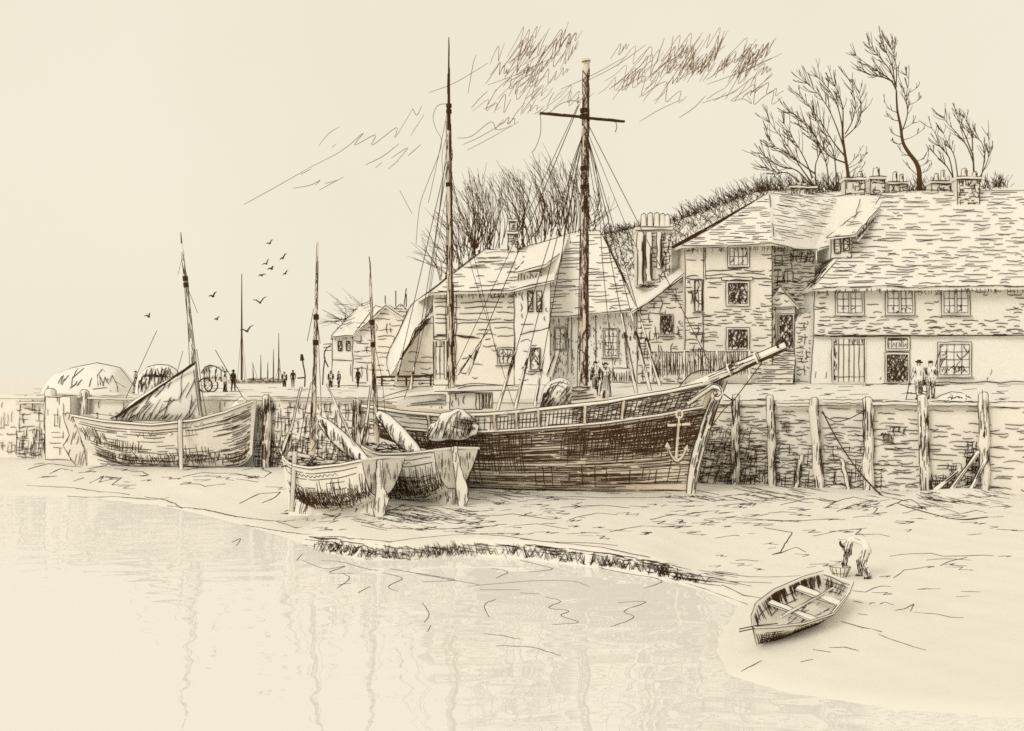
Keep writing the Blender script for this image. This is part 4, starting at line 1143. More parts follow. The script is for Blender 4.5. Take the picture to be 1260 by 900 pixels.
shroud([(551, 128), (539, 130), (533, 143), (536, 158), (543, 172), (540, 190), (525, 228), (516, 256), (512, 300)], mz, 0, .013, 'halyard'); shroud([(551, 135), (546, 160), (539, 195), (527, 250)], mz, 0, .013, 'halyard')
shroud([(551, 165), (544, 190), (545, 225), (540, 262), (530, 330)], mz, 0, .013, 'halyard'); shroud([(553, 170), (557, 190), (555, 205), (557, 232), (566, 262)], mz, 0, .014, 'halyard'); shroud([(549, 240), (534, 330), (524, 395)], mz, 0, .013, 'halyard'); shroud([(492, 235), (500, 250), (507, 263)], mz, 0, .012, 'halyard')
shroud([(600, 408), (562, 462)], [51.3, 51.0], .6, .02, 'boom_crutch')
shroud([(938, 446), (905, 490), (890, 505), (872, 530)], [47.4, 47.9, 48.0, 48.2], 0, .02, 'bobstay'); shroud([(884, 480), (900, 492), (905, 492)], [48.1, 50.5, 53], 0, .025, 'mooring_line')
shroud([(852, 430), (865, 445), (878, 457)], 48.4, 0, .016, 'halyard'); shroud([(836, 476), (848, 462), (862, 456), (872, 456)], 48.4, 0, .03, 'bow_rail')
# stowed sail and gear amidships
mb = MB()
pillow(mb, [(664, 500), (668, 480), (676, 470), (688, 465), (698, 468), (704, 475), (700, 490)], [(666, 504), (670, 504), (678, 504), (688, 503), (696, 502), (701, 500), (702, 500)], 49.9, .6,
       [[(668 + 3.2 * i + R.uniform(-2, 2), 502), (672 + 3.2 * i + R.uniform(-1, 3), 488 + R.uniform(-6, 4))] for i in range(9)] + [[(672 + 3 * i, 501), (676 + 3.2 * i, 478 + R.uniform(-4, 6))] for i in range(7)] + [[(676, 474), (688, 470), (698, 473)], [(672, 480), (684, 474), (694, 478)], [(698, 470), (696, 484), (699, 498)]], auto=60, lean=-.5)
mb.build('main_sail', ['canvas', 'ink'], ketch, True)
for (x0, y0, x1, y1) in ((703, 478, 722, 476), (702, 482, 724, 479), (703, 490, 728, 486), (720, 495, 745, 490), (754, 489, 776, 487), (700, 496, 735, 492)):
    pass
mb = MB()
mb.prism(P3([(702, 494), (735, 490), (734, 480), (722, 475), (704, 477)], 50.0), (0, 1.2, 0))
for pp in ([(703, 477), (715, 476), (726, 478)], [(702, 481), (715, 481), (725, 479)], [(703, 488), (718, 487), (730, 485)], [(705, 492), (722, 490), (733, 489)], [(710, 484), (722, 483)], [(716, 477), (727, 476)]): mb.stroke(smooth_path(P3(pp, 49.95), 3), w * 1.3)
mb.build('windlass', ['wood', 'ink'], ketch)
mb = MB(); c = at(744, 484, 49.6); mb.tube([at(744, 491, 49.6), at(744, 485, 49.6), at(744, 479, 49.6)], [.16, .2, .1], 8)
for k in range(8): mb.stroke([at(741 + R.uniform(-1, 5), 490, 49.4), at(743 + R.uniform(-1, 3), 480, 49.38)], w)
mb.build('bollard', ['wood', 'ink'], ketch)
mb = MB()
for (px0, py0, px1, py1, Y) in ((683, 437, 672, 462, 50), (690, 438, 681, 464, 50)): mb.line(at(px0, py0, Y), at(px1, py1, Y), w * 1.1, 0, 0)
mb.prism(P3([(684, 430), (689, 431), (680, 464), (673, 464)], 50.05), (0, .12, 0), 1)
mb.outline(P3([(684, 430), (689, 431), (680, 464), (673, 464)], 50.0), w, True, m=0) if False else [mb.line(a, b, w, 0, 0) for a, b in zip(P3([(684, 430), (689, 431)], 50.0), P3([(673, 464), (680, 464)], 50.0))]
mb.line(at(683, 430, 50), at(689.5, 431, 50), w, 0, 0)
mb.build('gangplank', ['ink', 'wood'], ketch)
# anchor hanging at the bow
mb = MB(); Y = 47.15
def hang(px, py): return at(px, py, Y)
mb.tube([hang(836, 512), hang(834, 535), hang(832, 564)], [.04, .05, .055], 6)
mb.tube(smooth_path([hang(821, 548), hang(824, 558), hang(832, 567), hang(840, 562), hang(845, 551)], 4), .048, 6)
mb.face([hang(818, 550), hang(821, 544), hang(826, 553)]); mb.face([hang(841, 553), hang(846, 547), hang(847, 556)])
mb.tube([hang(822, 524) + V((0, .1, 0)), hang(849, 522) - V((0, .1, 0))], .05, 6)
mb.tube([hang(836 + 4 * math.cos(q), 510 + 5 * math.sin(q)) for q in np.linspace(0, 2 * PI, 9)], .04, 5)
for s in (-.09, .09): mb.line(hang(836, 516) + V((s, -.06, 0)), hang(832, 562) + V((s, -.06, 0)), w * .9)
mb.stroke([p + V((0, -.07, -.08)) for p in smooth_path([hang(821, 548), hang(824, 558), hang(832, 567), hang(840, 562), hang(845, 551)], 3)], w)
o = mb.build('anchor', ['tar', 'ink']); tag(o, 'pale stocked anchor hanging against the dark bow of the ketch', 'anchor')
# nets over the quarter
mb = MB()
pillow(mb, [(524, 536), (529, 523), (537, 519), (543, 509), (553, 507), (564, 503), (577, 509), (589, 524)], [(526, 540), (533, 543), (543, 543), (553, 541), (563, 542), (572, 541), (580, 537), (586, 535)], 49.7, .17,
       [[(526 + 4.3 * i + R.uniform(-2, 2), 540), (531 + 4.2 * i + R.uniform(-1, 4), 520 + R.uniform(-8, 6))] for i in range(13)] + [[(560 + 2 * i, 526), (562 + 2 * i, 512 + R.uniform(-3, 3))] for i in range(11)] +
       [[(545, 540), (553, 515), (566, 505)], [(556, 524), (566, 527), (580, 528)], [(566, 516), (576, 517), (585, 516)], [(566, 520), (578, 521), (586, 520)], [(553, 528), (545, 538)], [(556, 529), (551, 541)], [(559, 530), (558, 541)], [(562, 530), (566, 541)], [(566, 530), (573, 540)], [(572, 502), (580, 508), (588, 514)]], auto=40, lean=-.3)
o = mb.build('fishing_net', ['canvas', 'ink'], None, True); tag(o, 'fishing net draped over the quarter of the dark ketch', 'net')

# ================================================================= the lugger on the left
LA = V((-22.45, 65.2, 0)); LB = V((-13.25, 63.0, 0)); dv = (LB - LA); hl = math.atan2(dv.y, dv.x); dl = dv.normalized()
lug = thing('lugger', 'pale open lugger with one leaning mast, beached at the far left by the quay wall', 'boat', V((-17.8, 64, .2)))
LH = Hull(boat_matrix(LA, hl), dv.length, [(0, .85), (.12, 1.25), (.5, 1.6), (.78, 1.45), (.92, .95), (1, .05)], [(0, .9), (.12, .45), (.3, .10), (.9, .18), (.96, .35), (1, .85)],
          [(0, 2.78), (.2, 2.52), (.5, 2.36), (.75, 2.62), (.9, 3.05), (1, 3.6)], [(0, .9), (.2, .6), (.5, .34), (.8, .36), (1, .8)], .25, .25)
mb = MB(); LH.shell(mb, 34, 12, .62, .1)
w = .044
for i in range(5): LH.seam(mb, -1, .5 + .09 * i, .02, .98, w, (.4, 1.6), (.5, 3.0), .012, lambda u, t: .6)
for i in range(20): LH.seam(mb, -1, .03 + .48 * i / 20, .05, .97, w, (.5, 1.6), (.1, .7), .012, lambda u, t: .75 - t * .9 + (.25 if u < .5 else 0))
LH.ribs(mb, -1, .16, .97, .010, .03, .30, w, .010); LH.ribs(mb, -1, .02, .40, .012, .30, .62, w, .016, lambda u, t: .9); LH.ribs(mb, -1, .02, .2, .012, .45, .8, w, -.01, lambda u, t: .8)
LH.ribs(mb, -1, .3, .9, .014, .12, .36, w, -.012, lambda u, t: .65); LH.ribs(mb, -1, .62, .8, .016, .2, .5, w, 0, lambda u, t: .8)
for i in range(26):
    t = .05 + .9 * i / 26; LH.seam(mb, -1, t, .82 + R.uniform(0, .08), .985, w, (.35, 1.1), (.05, .4), .02)
for t in (.86, .80): LH.seam(mb, -1, t, .02, .97, w * 1.2, (1.5, 4), (.05, .3), .004)
LH.seam(mb, -1, .74, .02, .52, w, (.8, 2), (.3, 1), .004)
for pp in ([(168, 534), (170, 538), (173, 532)], [(176, 532), (177, 539)], [(183, 532), (185, 537), (188, 531)], [(208, 532), (213, 534), (209, 537)]):
    mb.stroke(smooth_path([at(px, py, 62.2) for px, py in pp], 3), w)
sgn = [(224, 524), (227, 520), (229, 524), (232, 520), (234, 524), (237, 521), (239, 525), (242, 522)]
mb.stroke([at(px, py, 62.05) for px, py in sgn], w * .9); mb.stroke([at(246, 523, 62.05), at(248, 520, 62.05), at(251, 524, 62.05)], w * .9)
for px in (228, 232, 236, 240): mb.stroke([at(px, 529, 62.1), at(px + 1.5, 535, 62.1)], w * .9)
for i in range(10): LH.seam(mb, 1, .1 + .8 * i / 10, .05, .95, w, (.8, 2), (.2, 1), .01)
for t in np.linspace(.15, .95, 8): mb.line(LH.pt(0, t, -1) - dl * .03, LH.pt(0, t, 1) - dl * .03, w)
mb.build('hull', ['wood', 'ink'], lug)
mb = MB()
for side in (-1, 1):
    p = [LH.pt(u, 1.0, side, 0, .02) for u in np.linspace(0, .99, 30)]; mb.tube(p, .07, 6)
    for s in (-1, 1): mb.stroke([q + V((0, -.04, s * .07)) for q in p], w)
mb.build('gunwale', ['wood', 'ink'], lug)
mb = MB(); k0, k1 = LH.M @ V((.1, 0, .95)), LH.M @ V((2.6, 0, .2)); b0 = V((k0.x, k0.y, .05)); b1 = V((k1.x, k1.y, .0)); mb.prism([k0 + V((0, -.07, 0)), k1 + V((0, -.07, 0)), b1 + V((0, -.07, 0)), b0 + V((0, -.07, 0))], (0, .14, 0))
for k in range(7): a = k0.lerp(b0, k / 7); b = k1.lerp(b1, k / 7); mb.line(a.lerp(b, R.uniform(.1, .5)) + V((0, -.09, 0)), b + V((0, -.09, 0)), w)
mb.build('skeg', ['wood', 'ink'], lug)
blade([(78, 509), (88, 508), (96, 528), (104, 552), (107, 575), (98, 578), (86, 562), (78, 548), (86, 536)], 65.25, .14, 5, .04, (.25, 0, 1), parent=lug)
mb = MB(); 
mb.tube([at(221.5, 517, 62.0), at(222, 545, 61.9), at(223, 578, 61.8)], [.10, .10, .085], 6)
for s in (-3, 3): mb.stroke(P3([(222 + s, 517), (222 + s, 545), (223 + s * .9, 577)], 61.75), w)
mb.build('leg', ['wood', 'ink'], lug)
mb = MB(); spar(mb, at(247, 522, 64), at(223.5, 300, 64), .16, .06, w, .62); mb.tube([at(224, 305, 64), at(222.5, 286, 64)], [.05, .02], 5, 1)
for y in (340, 348): t = (y - 300) / 222; c = at(223.5 + 23.5 * t, y, 64); mb.tube([c, c + V((.03, 0, -.25))], .14, 6, 1)
for k in range(26): y = R.uniform(330, 505); t = (y - 300) / 222; mb.stroke([at(223.5 + 23.5 * (t + q * .0045) + 1.6 + t * 2, y + q, 63.82) for q in (0, 8, 18)], w)
mb.build('mast', ['wood', 'ink'], lug)
mb = MB()
pillow(mb, [(136, 515), (150, 505), (165, 493), (182, 482), (200, 471), (217, 461), (231, 452), (240, 449)], [(138, 517), (152, 518), (167, 518), (184, 518), (202, 518), (220, 519), (236, 519), (249, 518)], 63.6, .45,
       [[(145 + 8 * i + R.uniform(-2, 2), 516), (150 + 8 * i, 508), (158 + 8 * i + R.uniform(-3, 4), 496 + R.uniform(-6, 5))] for i in range(8)] + [[(140 + 5 * i + R.uniform(-2, 2), 517), (146 + 5 * i + R.uniform(-1, 3), 509 + R.uniform(-3, 3))] for i in range(20)] +
       [[(226, 452), (225, 470), (226, 488)], [(204, 494), (222, 492)], [(182, 497), (190, 485), (197, 480)], [(238, 500), (238, 485)], [(234, 512), (238, 492)], [(226, 480), (224, 495)], [(209, 498), (214, 488)], [(240, 455), (243, 480), (246, 512)], [(206, 470), (203, 480)], [(212, 470), (209, 479)]], auto=16, lean=-.5)
mb.build('sail', ['canvas', 'ink'], lug, True)
mb = MB(); spar(mb, at(142, 514, 63.1), at(241, 446, 63.2), .06, .05, w, .9, 6, 1); mb.build('yard', ['ink'], lug)
def lugrope(pp, Y, r=.02):
    mb = MB(); mb.tube(P3(pp, Y), r, 4); mb.build('rope', ['ink'], lug)
lugrope([(193, 407), (155, 490)], 63); lugrope([(225, 432), (217, 463)], 63.4); lugrope([(265, 431), (305, 500)], [63.6, 63], .022); lugrope([(231, 345), (236, 400), (243, 384)][:2], 63.8, .018); lugrope([(231, 355), (243, 385)], 63.8, .016); lugrope([(229, 355), (233, 440), (235, 500)], 63.6, .02)
lugrope([(242, 430), (250, 490), (255, 516)], 63.5, .022); lugrope([(224, 318), (219, 338)], 63.9, .014)
mb = MB()
for pp in ([(255, 512), (262, 510), (268, 513)], [(258, 516), (266, 515)]): mb.tube(smooth_path(P3(pp, 63), 3), .07, 5)
pillow(mb, [(284, 500), (292, 492), (299, 489), (306, 497)], [(287, 505), (294, 505), (300, 502), (306, 499)], 63, .3, [[(288 + 2 * i, 503), (292 + 2 * i, 492)] for i in range(7)], .95)
mb.build('bow_gear', ['canvas', 'ink'], lug)
mzz = LH.M @ V((2.0, 0, 1.75))
person('crouching figure in dark clothes in the stern of the lugger', V((xat(157, 63.8), 63.8, 1.88)), 1.5, -1.9, pose('sit'), False, 'cloth', 'cap', top=.95, legs=.95)
person('small pale figure sitting far aft in the stern of the lugger', V((xat(117, 64.6), 64.6, 2.0)), 1.25, -.9, pose('sit'), False, 'cloth', 'cap', top=.4, legs=.5)

# ================================================================= the two small boats in front
def small_boat(label, A, Bp, mastp, sailp, rud, S, K, Bt, legp=None, side=1, dark=.5, wl=.031):
    dv = Bp - A; h = math.atan2(dv.y, dv.x); dd = dv.normalized(); mzv = [mudz(A.x, A.y), mudz((A.x + Bp.x) / 2, (A.y + Bp.y) / 2), mudz(Bp.x, Bp.y)]
    root = thing('fishing_boat', label, 'boat', V(((A.x + Bp.x) / 2, (A.y + Bp.y) / 2, mzv[1])), 'small fishing boats with furled sails')
    H = Hull(boat_matrix(V((A.x, A.y, 0)), h), dv.length, Bt, K, S, [(0, .40), (.3, .34), (.7, .4), (1, .85)], .3, .15)
    mb = MB(); H.shell(mb, 26, 10, .5, .07)
    w = wl
    for t in (.86, .72): H.seam(mb, side, t, .02, .97, w * 1.2, (1.2, 3), (.03, .2), .006)
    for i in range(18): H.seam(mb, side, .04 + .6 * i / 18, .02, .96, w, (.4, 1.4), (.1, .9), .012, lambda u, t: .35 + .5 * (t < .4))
    H.ribs(mb, side, .02, .92, .015, .02, .55, w, -.03, lambda u, t: .85); H.ribs(mb, side, .02, .75, .018, .02, .45, w, .02, lambda u, t: .7)
    H.ribs(mb, side, .02, .45, .014, .25, .72, w, -.02, lambda u, t: dark); H.ribs(mb, side, .02, .95, .012, .02, .3, w, -.04)
    for i in range(9): H.seam(mb, -side, .05 + .9 * i / 9, .02, .97, w, (.5, 1.6), (.1, .6), .012)
    H.ribs(mb, -side, .02, .95, .013, .05, .95, w, .012, lambda u, t: .85); H.ribs(mb, -side, .02, .95, .013, .05, .6, w, -.012, lambda u, t: .8)
    # waved ornament along the sheer
    u = .22; q = []
    for k in range(26): q.append(H.pt(.2 + .026 * k * .9, .79 + (.035 if k % 2 else -.03) * R.uniform(.5, 1.2), side, 0, .012))
    mb.stroke(q, w * .8)
    # transom
    tp = [H.pt(0, t, -1) - dd * .02 for t in np.linspace(1, .03, 10)] + [H.pt(0, t, 1) - dd * .02 for t in np.linspace(.03, 1, 10)]
    mb.stroke(tp + [tp[0]], w * 1.2)
    for k in range(34):
        f = R.uniform(.04, .96); tt = R.uniform(.35, .95); a = H.pt(0, tt, -1); b = H.pt(0, tt, 1); c = a.lerp(b, f) - dd * .03; mb.stroke([c, c - V((0, 0, .16)), c - V((0, 0, R.uniform(.2, .4)))], w * .85)
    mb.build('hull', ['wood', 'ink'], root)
    mb = MB()
    for s in (-1, 1):
        p = [H.pt(u, 1, s, 0, .015) for u in np.linspace(0, .99, 26)]; mb.tube(p, .05, 6)
        for q in (-1, 1): mb.stroke([r + V((0, -.03, q * .05)) for r in p], w)
    p = [H.pt(0, 1, -1), H.pt(0, 1.0, 0) + V((0, 0, .05)), H.pt(0, 1, 1)]; mb.tube(p, .05, 6)
    mb.build('gunwale', ['wood', 'ink'], root)
    mb = MB()
    k = [H.M @ V((x, 0, z)) for x, z in ((0.0, K[0][1]), (1.4, .2), (dv.length * .97, .25))]; g = [V((p.x, p.y, mudz(p.x, p.y) - .15)) for p in k]
    sdv = V((-dd.y, dd.x, 0)) * .06
    for s in (1, -1): mb.grid([[a + sdv * s, b + sdv * s] for a, b in zip(k, g)])
    mb.face([k[0] + sdv, k[0] - sdv, g[0] - sdv, g[0] + sdv])
    mb.line(k[0] - dd * .02 + sdv, g[0] - dd * .02 + sdv, w); mb.line(k[0] - dd * .02 - sdv, g[0] - dd * .02 - sdv, w)
    for i in range(40): a = k[0].lerp(k[2], R.random() * .95); z = mudz(a.x, a.y) + .02; f = R.uniform(.0, .5); mb.line(V((a.x, a.y, a.z + (z - a.z) * f)) + sdv * side * 1.2, V((a.x, a.y, a.z + (z - a.z) * min(1, f + .5))) + dd * R.uniform(-.1, .3) + sdv * side * 1.2, w)
    mb.build('keel', ['wood', 'ink'], root)
    blade(rud[0], rud[1], .10, 5, w, (0.05, 0, 1), parent=root, sp=.09)
    mb = MB(); (bx, by), (tx, ty), Ym = mastp; spar(mb, at(bx, by, Ym), at(tx, ty, Ym), .105, .03, w, .6, 7)
    for y in (ty + (by - ty) * .34, ty + (by - ty) * .46): t = (y - ty) / (by - ty); c = at(tx + (bx - tx) * t, y, Ym); mb.tube([c, c - V((0, 0, .2))], .11, 6, 1)
    for k2 in range(24): t = R.uniform(.1, .95); x = tx + (bx - tx) * t; y = ty + (by - ty) * t; mb.stroke([at(x + R.choice((-1, 1)) * (1 + 1.6 * t) , y + q, Ym - .12) for q in (0, 6, 14)], w)
    mb.build('mast', ['tar', 'ink'], root)
    path, Ys, rad, = sailp
    mb = MB(); pp = smooth_path(P3(path, Ys), 5); n = len(pp); rr = [float(np.interp(i / (n - 1), np.linspace(0, 1, len(rad)), rad)) for i in range(n)]
    mb.tube(pp, rr, 10)
    for s in (-1, 1):
        mb.stroke([p + V((0, -.03, 0)) + ((pp[min(i + 1, n - 1)] - pp[max(0, i - 1)]).normalized().cross(V((0, 1, 0)))).normalized() * (s * r * 1.05) for i, (p, r) in enumerate(zip(pp, rr))], w * 1.2)
    for k2 in range(70):
        i = R.randrange(1, n - 1); p = pp[i]; r = rr[i]; t = (pp[i + 1] - pp[i - 1]).normalized(); a0 = R.uniform(-2.2, -.2); q = []
        e1 = t.cross(V((0, 1, 0))).normalized(); e2 = e1.cross(t); e2 = e2 if e2.y > 0 else -e2
        for j in range(4):
            a = a0 + j * .28; q.append(p + t * .10 * j * R.uniform(.6, 1.2) + (e1 * math.cos(a) * -1 + e2 * math.sin(a)) * (r * 1.07 + .01))
        mb.stroke(q, w * 1.1)
    mb.build('furled_sail', ['canvas', 'ink'], root, True)
    # thwarts, ropes and gear inside
    for u in (.3, .55, .78):
        mb = MB(); a, b = H.pt(u, .84, -1, .06), H.pt(u, .84, 1, .06); mb.prism([a, b, b + dd * .22, a + dd * .22], (0, 0, .05)); mb.line(a + V((0, 0, .06)), b + V((0, 0, .06)), w); mb.line(a + dd * .22 + V((0, 0, .06)), b + dd * .22 + V((0, 0, .06)), w); mb.build('thwart', ['wood', 'ink'], root)
    mb = MB()
    q = []
    for k2 in range(44):
        u = .1 + .8 * (k2 / 44) + R.uniform(-.1, .06); b = H.tab(H.B, u) * .75; p = H.M @ V((u * H.L, R.uniform(-b, b), H.tab(H.S, u) - R.uniform(-.05, .25)))
        q.append(p)
        for j in range(3): q.append(q[-1] + V((R.uniform(-.22, .22), R.uniform(-.15, .15), R.uniform(-.07, .10))))
    mb.tube(smooth_path(q, 3), .02, 4)
    mb.build('gear', ['ink'], root)
    if legp:
        mb = MB(); (x0, y0), (x1, y1), Yl = legp; mb.tube([at(x0, y0, Yl), at((x0 + x1) / 2, (y0 + y1) / 2, Yl), at(x1, y1, Yl)], [.09, .09, .07], 6)
        for s in (-3, 3): mb.stroke(P3([(x0 + s, y0), ((x0 + x1) / 2 + s, (y0 + y1) / 2), (x1 + s * .8, y1)], Yl - .1), w)
        mb.build('leg', ['wood', 'ink'], root)
    return root, H
def brope(root, pp, Y, r=.016):
    mb = MB(); mb.tube(P3(pp, Y), r, 4); mb.build('rope', ['ink'], root)
b1, H1 = small_boat('small fishing boat nearest the water, stern and rudder towards the viewer', V((-4.72, 44.5, 0)), V((-8.75, 48.1, 0)), ((385, 560), (391, 298), 46.8),
    ([(393, 517), (402, 524), (418, 540), (436, 555), (456, 573)], [46.6, 46.4, 46, 45.5, 44.7], [.12, .22, .29, .26, .10]), ([(463, 566), (471, 565), (472, 600), (479, 613), (474, 632), (468, 640), (461, 639), (459, 626), (463, 602)], 44.2),
    [(0, 1.80), (.15, 1.62), (.45, 1.42), (.75, 1.5), (1, 1.85)], [(0, .42), (.2, -.05), (.6, -.25), (.9, -.05), (1, .2)], [(0, 1.05), (.3, 1.28), (.6, 1.2), (.85, .7), (1, .04)], ((363, 556), (359, 630), 46.2))
brope(b1, [(386, 380), (378, 420)], 46.7); brope(b1, [(389, 385), (394, 423)], 46.7); brope(b1, [(383, 470), (368, 545)], [46.7, 46.3], .02); brope(b1, [(391, 400), (396, 515)], 46.6); brope(b1, [(352, 548), (349, 566), (355, 575)], 47.6, .025)
b2, H2 = small_boat('small fishing boat between the dark ketch and the other small boat', V((-2.2, 46.7, 0)), V((-6.1, 51.2, 0)), ((464, 545), (454.5, 316), 50.0),
    ([(466, 510), (476, 518), (492, 536), (508, 553), (526, 572)], [49.9, 49.5, 48.8, 48, 47.3], [.14, .25, .32, .27, .10]), ([(555, 550), (563, 549), (566, 573), (574, 594), (577, 612), (571, 628), (564, 624), (561, 600)], 46.3),
    [(0, 2.02), (.2, 1.86), (.5, 1.75), (.8, 1.95), (1, 2.4)], [(0, .5), (.2, .05), (.6, -.15), (.9, .0), (1, .3)], [(0, 1.08), (.3, 1.3), (.6, 1.25), (.85, .75), (1, .04)], None, 1, .7)
brope(b2, [(460, 420), (470, 465), (474, 508)], 49.8); brope(b2, [(461, 430), (458, 470), (452, 530)], 49.6); brope(b2, [(456, 330), (454, 316)], 49.9)
def oar(pts, Ys, bl, label, r=.045):
    mb = MB(); p = P3(pts, Ys); mb.tube([p[0], p[0].lerp(p[1], .5), p[1]], r, 6)
    t = (p[1] - p[0]).normalized(); n = V((t.z, 0, -t.x)); L = (p[1] - p[0]).length
    q = [p[1].lerp(p[0], f) + n * s for f, s in ((0, .08), (.15, .17), (.3, .1), (.36, .04), (.36, -.04), (.3, -.1), (.15, -.17), (0, -.08))] if bl else None
    w = p[0].y / F
    if q:
        mb.prism([v + V((0, -.03, 0)) for v in q], (0, .06, 0)); mb.outline([v + V((0, -.05, 0)) for v in q], w)
        for k in range(6): a = p[1].lerp(p[0], .32) + n * R.uniform(-.08, .08); mb.line(a + V((0, -.05, 0)), p[1] + n * R.uniform(-.1, .1) + V((0, -.05, 0)), w)
    for s in (-1, 1): mb.line(p[0] + n * r * s + V((0, -.03, 0)), p[1] + n * r * s + V((0, -.03, 0)), w)
    o = mb.build('oar', ['wood', 'ink']); tag(o, label, 'oar', 'oars propped in the boats')
oar([(371, 476), (350, 561)], [46.9, 46.9], True, 'oar propped upright at the bow of the nearest small boat, blade down')
oar([(457, 474), (447, 548)], [45.6, 45.2], True, 'oar standing blade down beside the mast of the middle small boat')
oar([(402, 472), (436, 548)], [46.6, 45.3], False, 'thin spar leaning beside the furled sail of the nearest small boat', .035)

# ================================================================= the dinghy in the foreground
Dn = V((6.95, 26.75, 0)); Df = V((4.86, 24.60, 0)); dv = Df - Dn; h = math.atan2(dv.y, dv.x)
zf = mudz(Dn.x, Dn.y); zn = mudz(Df.x, Df.y)
zf = zf - .10
pitch = math.atan2(zf - (zn - .05), dv.length)
DH = Hull(boat_matrix(V((Dn.x, Dn.y, zf)), h, pitch, -.24), dv.length * 1.02, [(0, .36), (.15, .54), (.45, .70), (.75, .56), (.92, .28), (1, .04)], [(0, .08), (.3, 0), (.8, 0), (1, .1)], [(0, .58), (.45, .50), (1, .62)],
          [(0, .5), (.5, .45), (1, .8)], .22, .08)
ding = thing('dinghy', 'open rowing dinghy drawn up on the mud at the lower right', 'boat', V((6.3, 26.8, -.7)))
w = .0195
mb = MB(); DH.shell(mb, 26, 9, .22, .035)
for s in (1,):
    for i in range(6): DH.seam(mb, s, .2 + .75 * i / 6, .02, .97, w, (.2, .7), (.1, .6), .02, lambda u, t: .8)
    DH.ribs(mb, s, .45, .98, .010, .05, .7, w, .02); DH.ribs(mb, s, .02, .5, .03, .2, .6, w, .01, lambda u, t: .6); DH.ribs(mb, s, .5, .98, .016, .05, .5, w, -.02)
DH.ribs(mb, -1, .03, .97, .03, .1, .9, w)
def inner(u0, t0, u1, t1, side):
    a = [DH.pt(u0 + (u1 - u0) * i / 4, t0 + (t1 - t0) * i / 4, side, .045) for i in range(5)]; mb.stroke([p + V((0, -.01, .004)) for p in a], w)
for k in range(110): u = R.uniform(.04, .6); inner(u, .96, u + R.uniform(-.01, .03), R.uniform(.4, .75), -1)
for k in range(16): u = R.uniform(.55, .9); inner(u, .94, u + R.uniform(-.01, .02), R.uniform(.4, .7), -1)
for k in range(14): u = R.uniform(.1, .9); inner(u, .94, u, R.uniform(.5, .75), 1)
for t in (.45, .7): 
    for k in range(3): u = R.uniform(.08, .7); inner(u, t, u + .2, t, -1)
for k in range(26):
    u = R.uniform(.1, .8); b = DH.tab(DH.B, u) * .6; a = R.uniform(-b, b) * .7
    mb.stroke([DH.M @ V((DH.L * (u + q), a + R.uniform(-.03, .03), .135 + R.uniform(0, .015))) for q in (0, .03, .07)], w)
for t in (.35, .55, .75, .92): mb.line(DH.pt(.02, t, -1, .05) + V((0, -.01, .01)), DH.pt(.02, t, 1, .05) + V((0, -.01, .01)), w)
for k in range(22): f = R.uniform(.1, .9); t = R.uniform(.5, .95); a = DH.pt(.02, t, -1, .05).lerp(DH.pt(.02, t, 1, .05), f); b = DH.pt(.02, t - .3, -1, .05).lerp(DH.pt(.02, t - .3, 1, .05), f); mb.line(a + V((-.015, -.015, .0)), b + V((-.015, -.015, .0)), w)
tp = [DH.pt(0, t, -1) for t in np.linspace(1, .05, 6)] + [DH.pt(0, t, 1) for t in np.linspace(.05, 1, 6)]; mb.stroke(tp, w)
mb.build('hull', ['wood', 'ink'], ding)
mb = MB()
for s in (-1, 1):
    p = [DH.pt(u, 1, s, 0, .005) for u in np.linspace(0, 1, 26)]; mb.tube(p, .022, 5)
    mb.stroke([q + V((0, -.02, .022)) for q in p], w * .8); mb.stroke([q + V((0, -.02, -.026)) for q in p], w * .9)
mb.build('gunwale', ['wood', 'ink'], ding)
for u in (.22, .55):
    mb = MB(); a, b = DH.pt(u, .8, -1, .03), DH.pt(u, .8, 1, .03); dd = (DH.pt(u + .07, .8, 1, .03) - b); up = V((0, 0, .025)); mb.prism([a, b, b + dd, a + dd], up)
    mb.line(a + up * 1.3, b + up * 1.3, w); mb.line(a + dd + up * 1.3, b + dd + up * 1.3, w); mb.line(a + dd, b + dd, w); mb.build('thwart', ['wood', 'ink'], ding)
mb = MB(); a = DH.M @ V((.3, .10, .50)); b = DH.M @ V((2.3, .05, .50)); mb.tube([a, a.lerp(b, .5), b], .028, 6)
for s in (-1, 1): mb.line(a + V((0, -.02, s * .028)), b + V((0, -.02, s * .028)), w)
o = mb.build('oar', ['wood', 'ink']); tag(o, 'oar lying lengthwise across the thwarts of the foreground dinghy', 'oar')
mb = MB(); e = DH.pt(1, .9, 0)
for k in (0, 1): mb.tube([e + V((.5, .1, .02 + .06 * k)), e + V((0.02, 0, .05 * k)), e + V((-.30, -.1, -.04 + .05 * k))], .011, 4)
mb.build('painter', ['ink'], ding)
# basket held by the bent man
c = V(J3['palmL']); p = T3 @ c; q = T3 @ V(J3['palmR']); mid = (p + q) / 2; gz = mudz(mid.x, mid.y)
mb = MB(); rows = []
for z, r in ((0, .15), (.1, .2), (.2, .25), (.27, .27)): rows.append([V((mid.x - .12 + r * math.cos(k * PI / 7), mid.y + r * math.sin(k * PI / 7), gz + z)) for k in range(14)])
mb.grid(rows, 0, True); mb.grid([[rows[3][k] + (V((mid.x - .12, mid.y, gz + .27)) - rows[3][k]) * .1 for k in range(14)], [V((mid.x - .12 + .12 * math.cos(k * PI / 7), mid.y + .12 * math.sin(k * PI / 7), gz + .03)) for k in range(14)]], 0, True)
for k in range(14):
    if R.random() < .8: mb.stroke([rows[i][k] + (rows[i][k] - V((mid.x - .12, mid.y, rows[i][k].z))) * .03 for i in range(4)], w * .9)
for i in (1, 3): mb.stroke(rows[i] + [rows[i][0]], w)
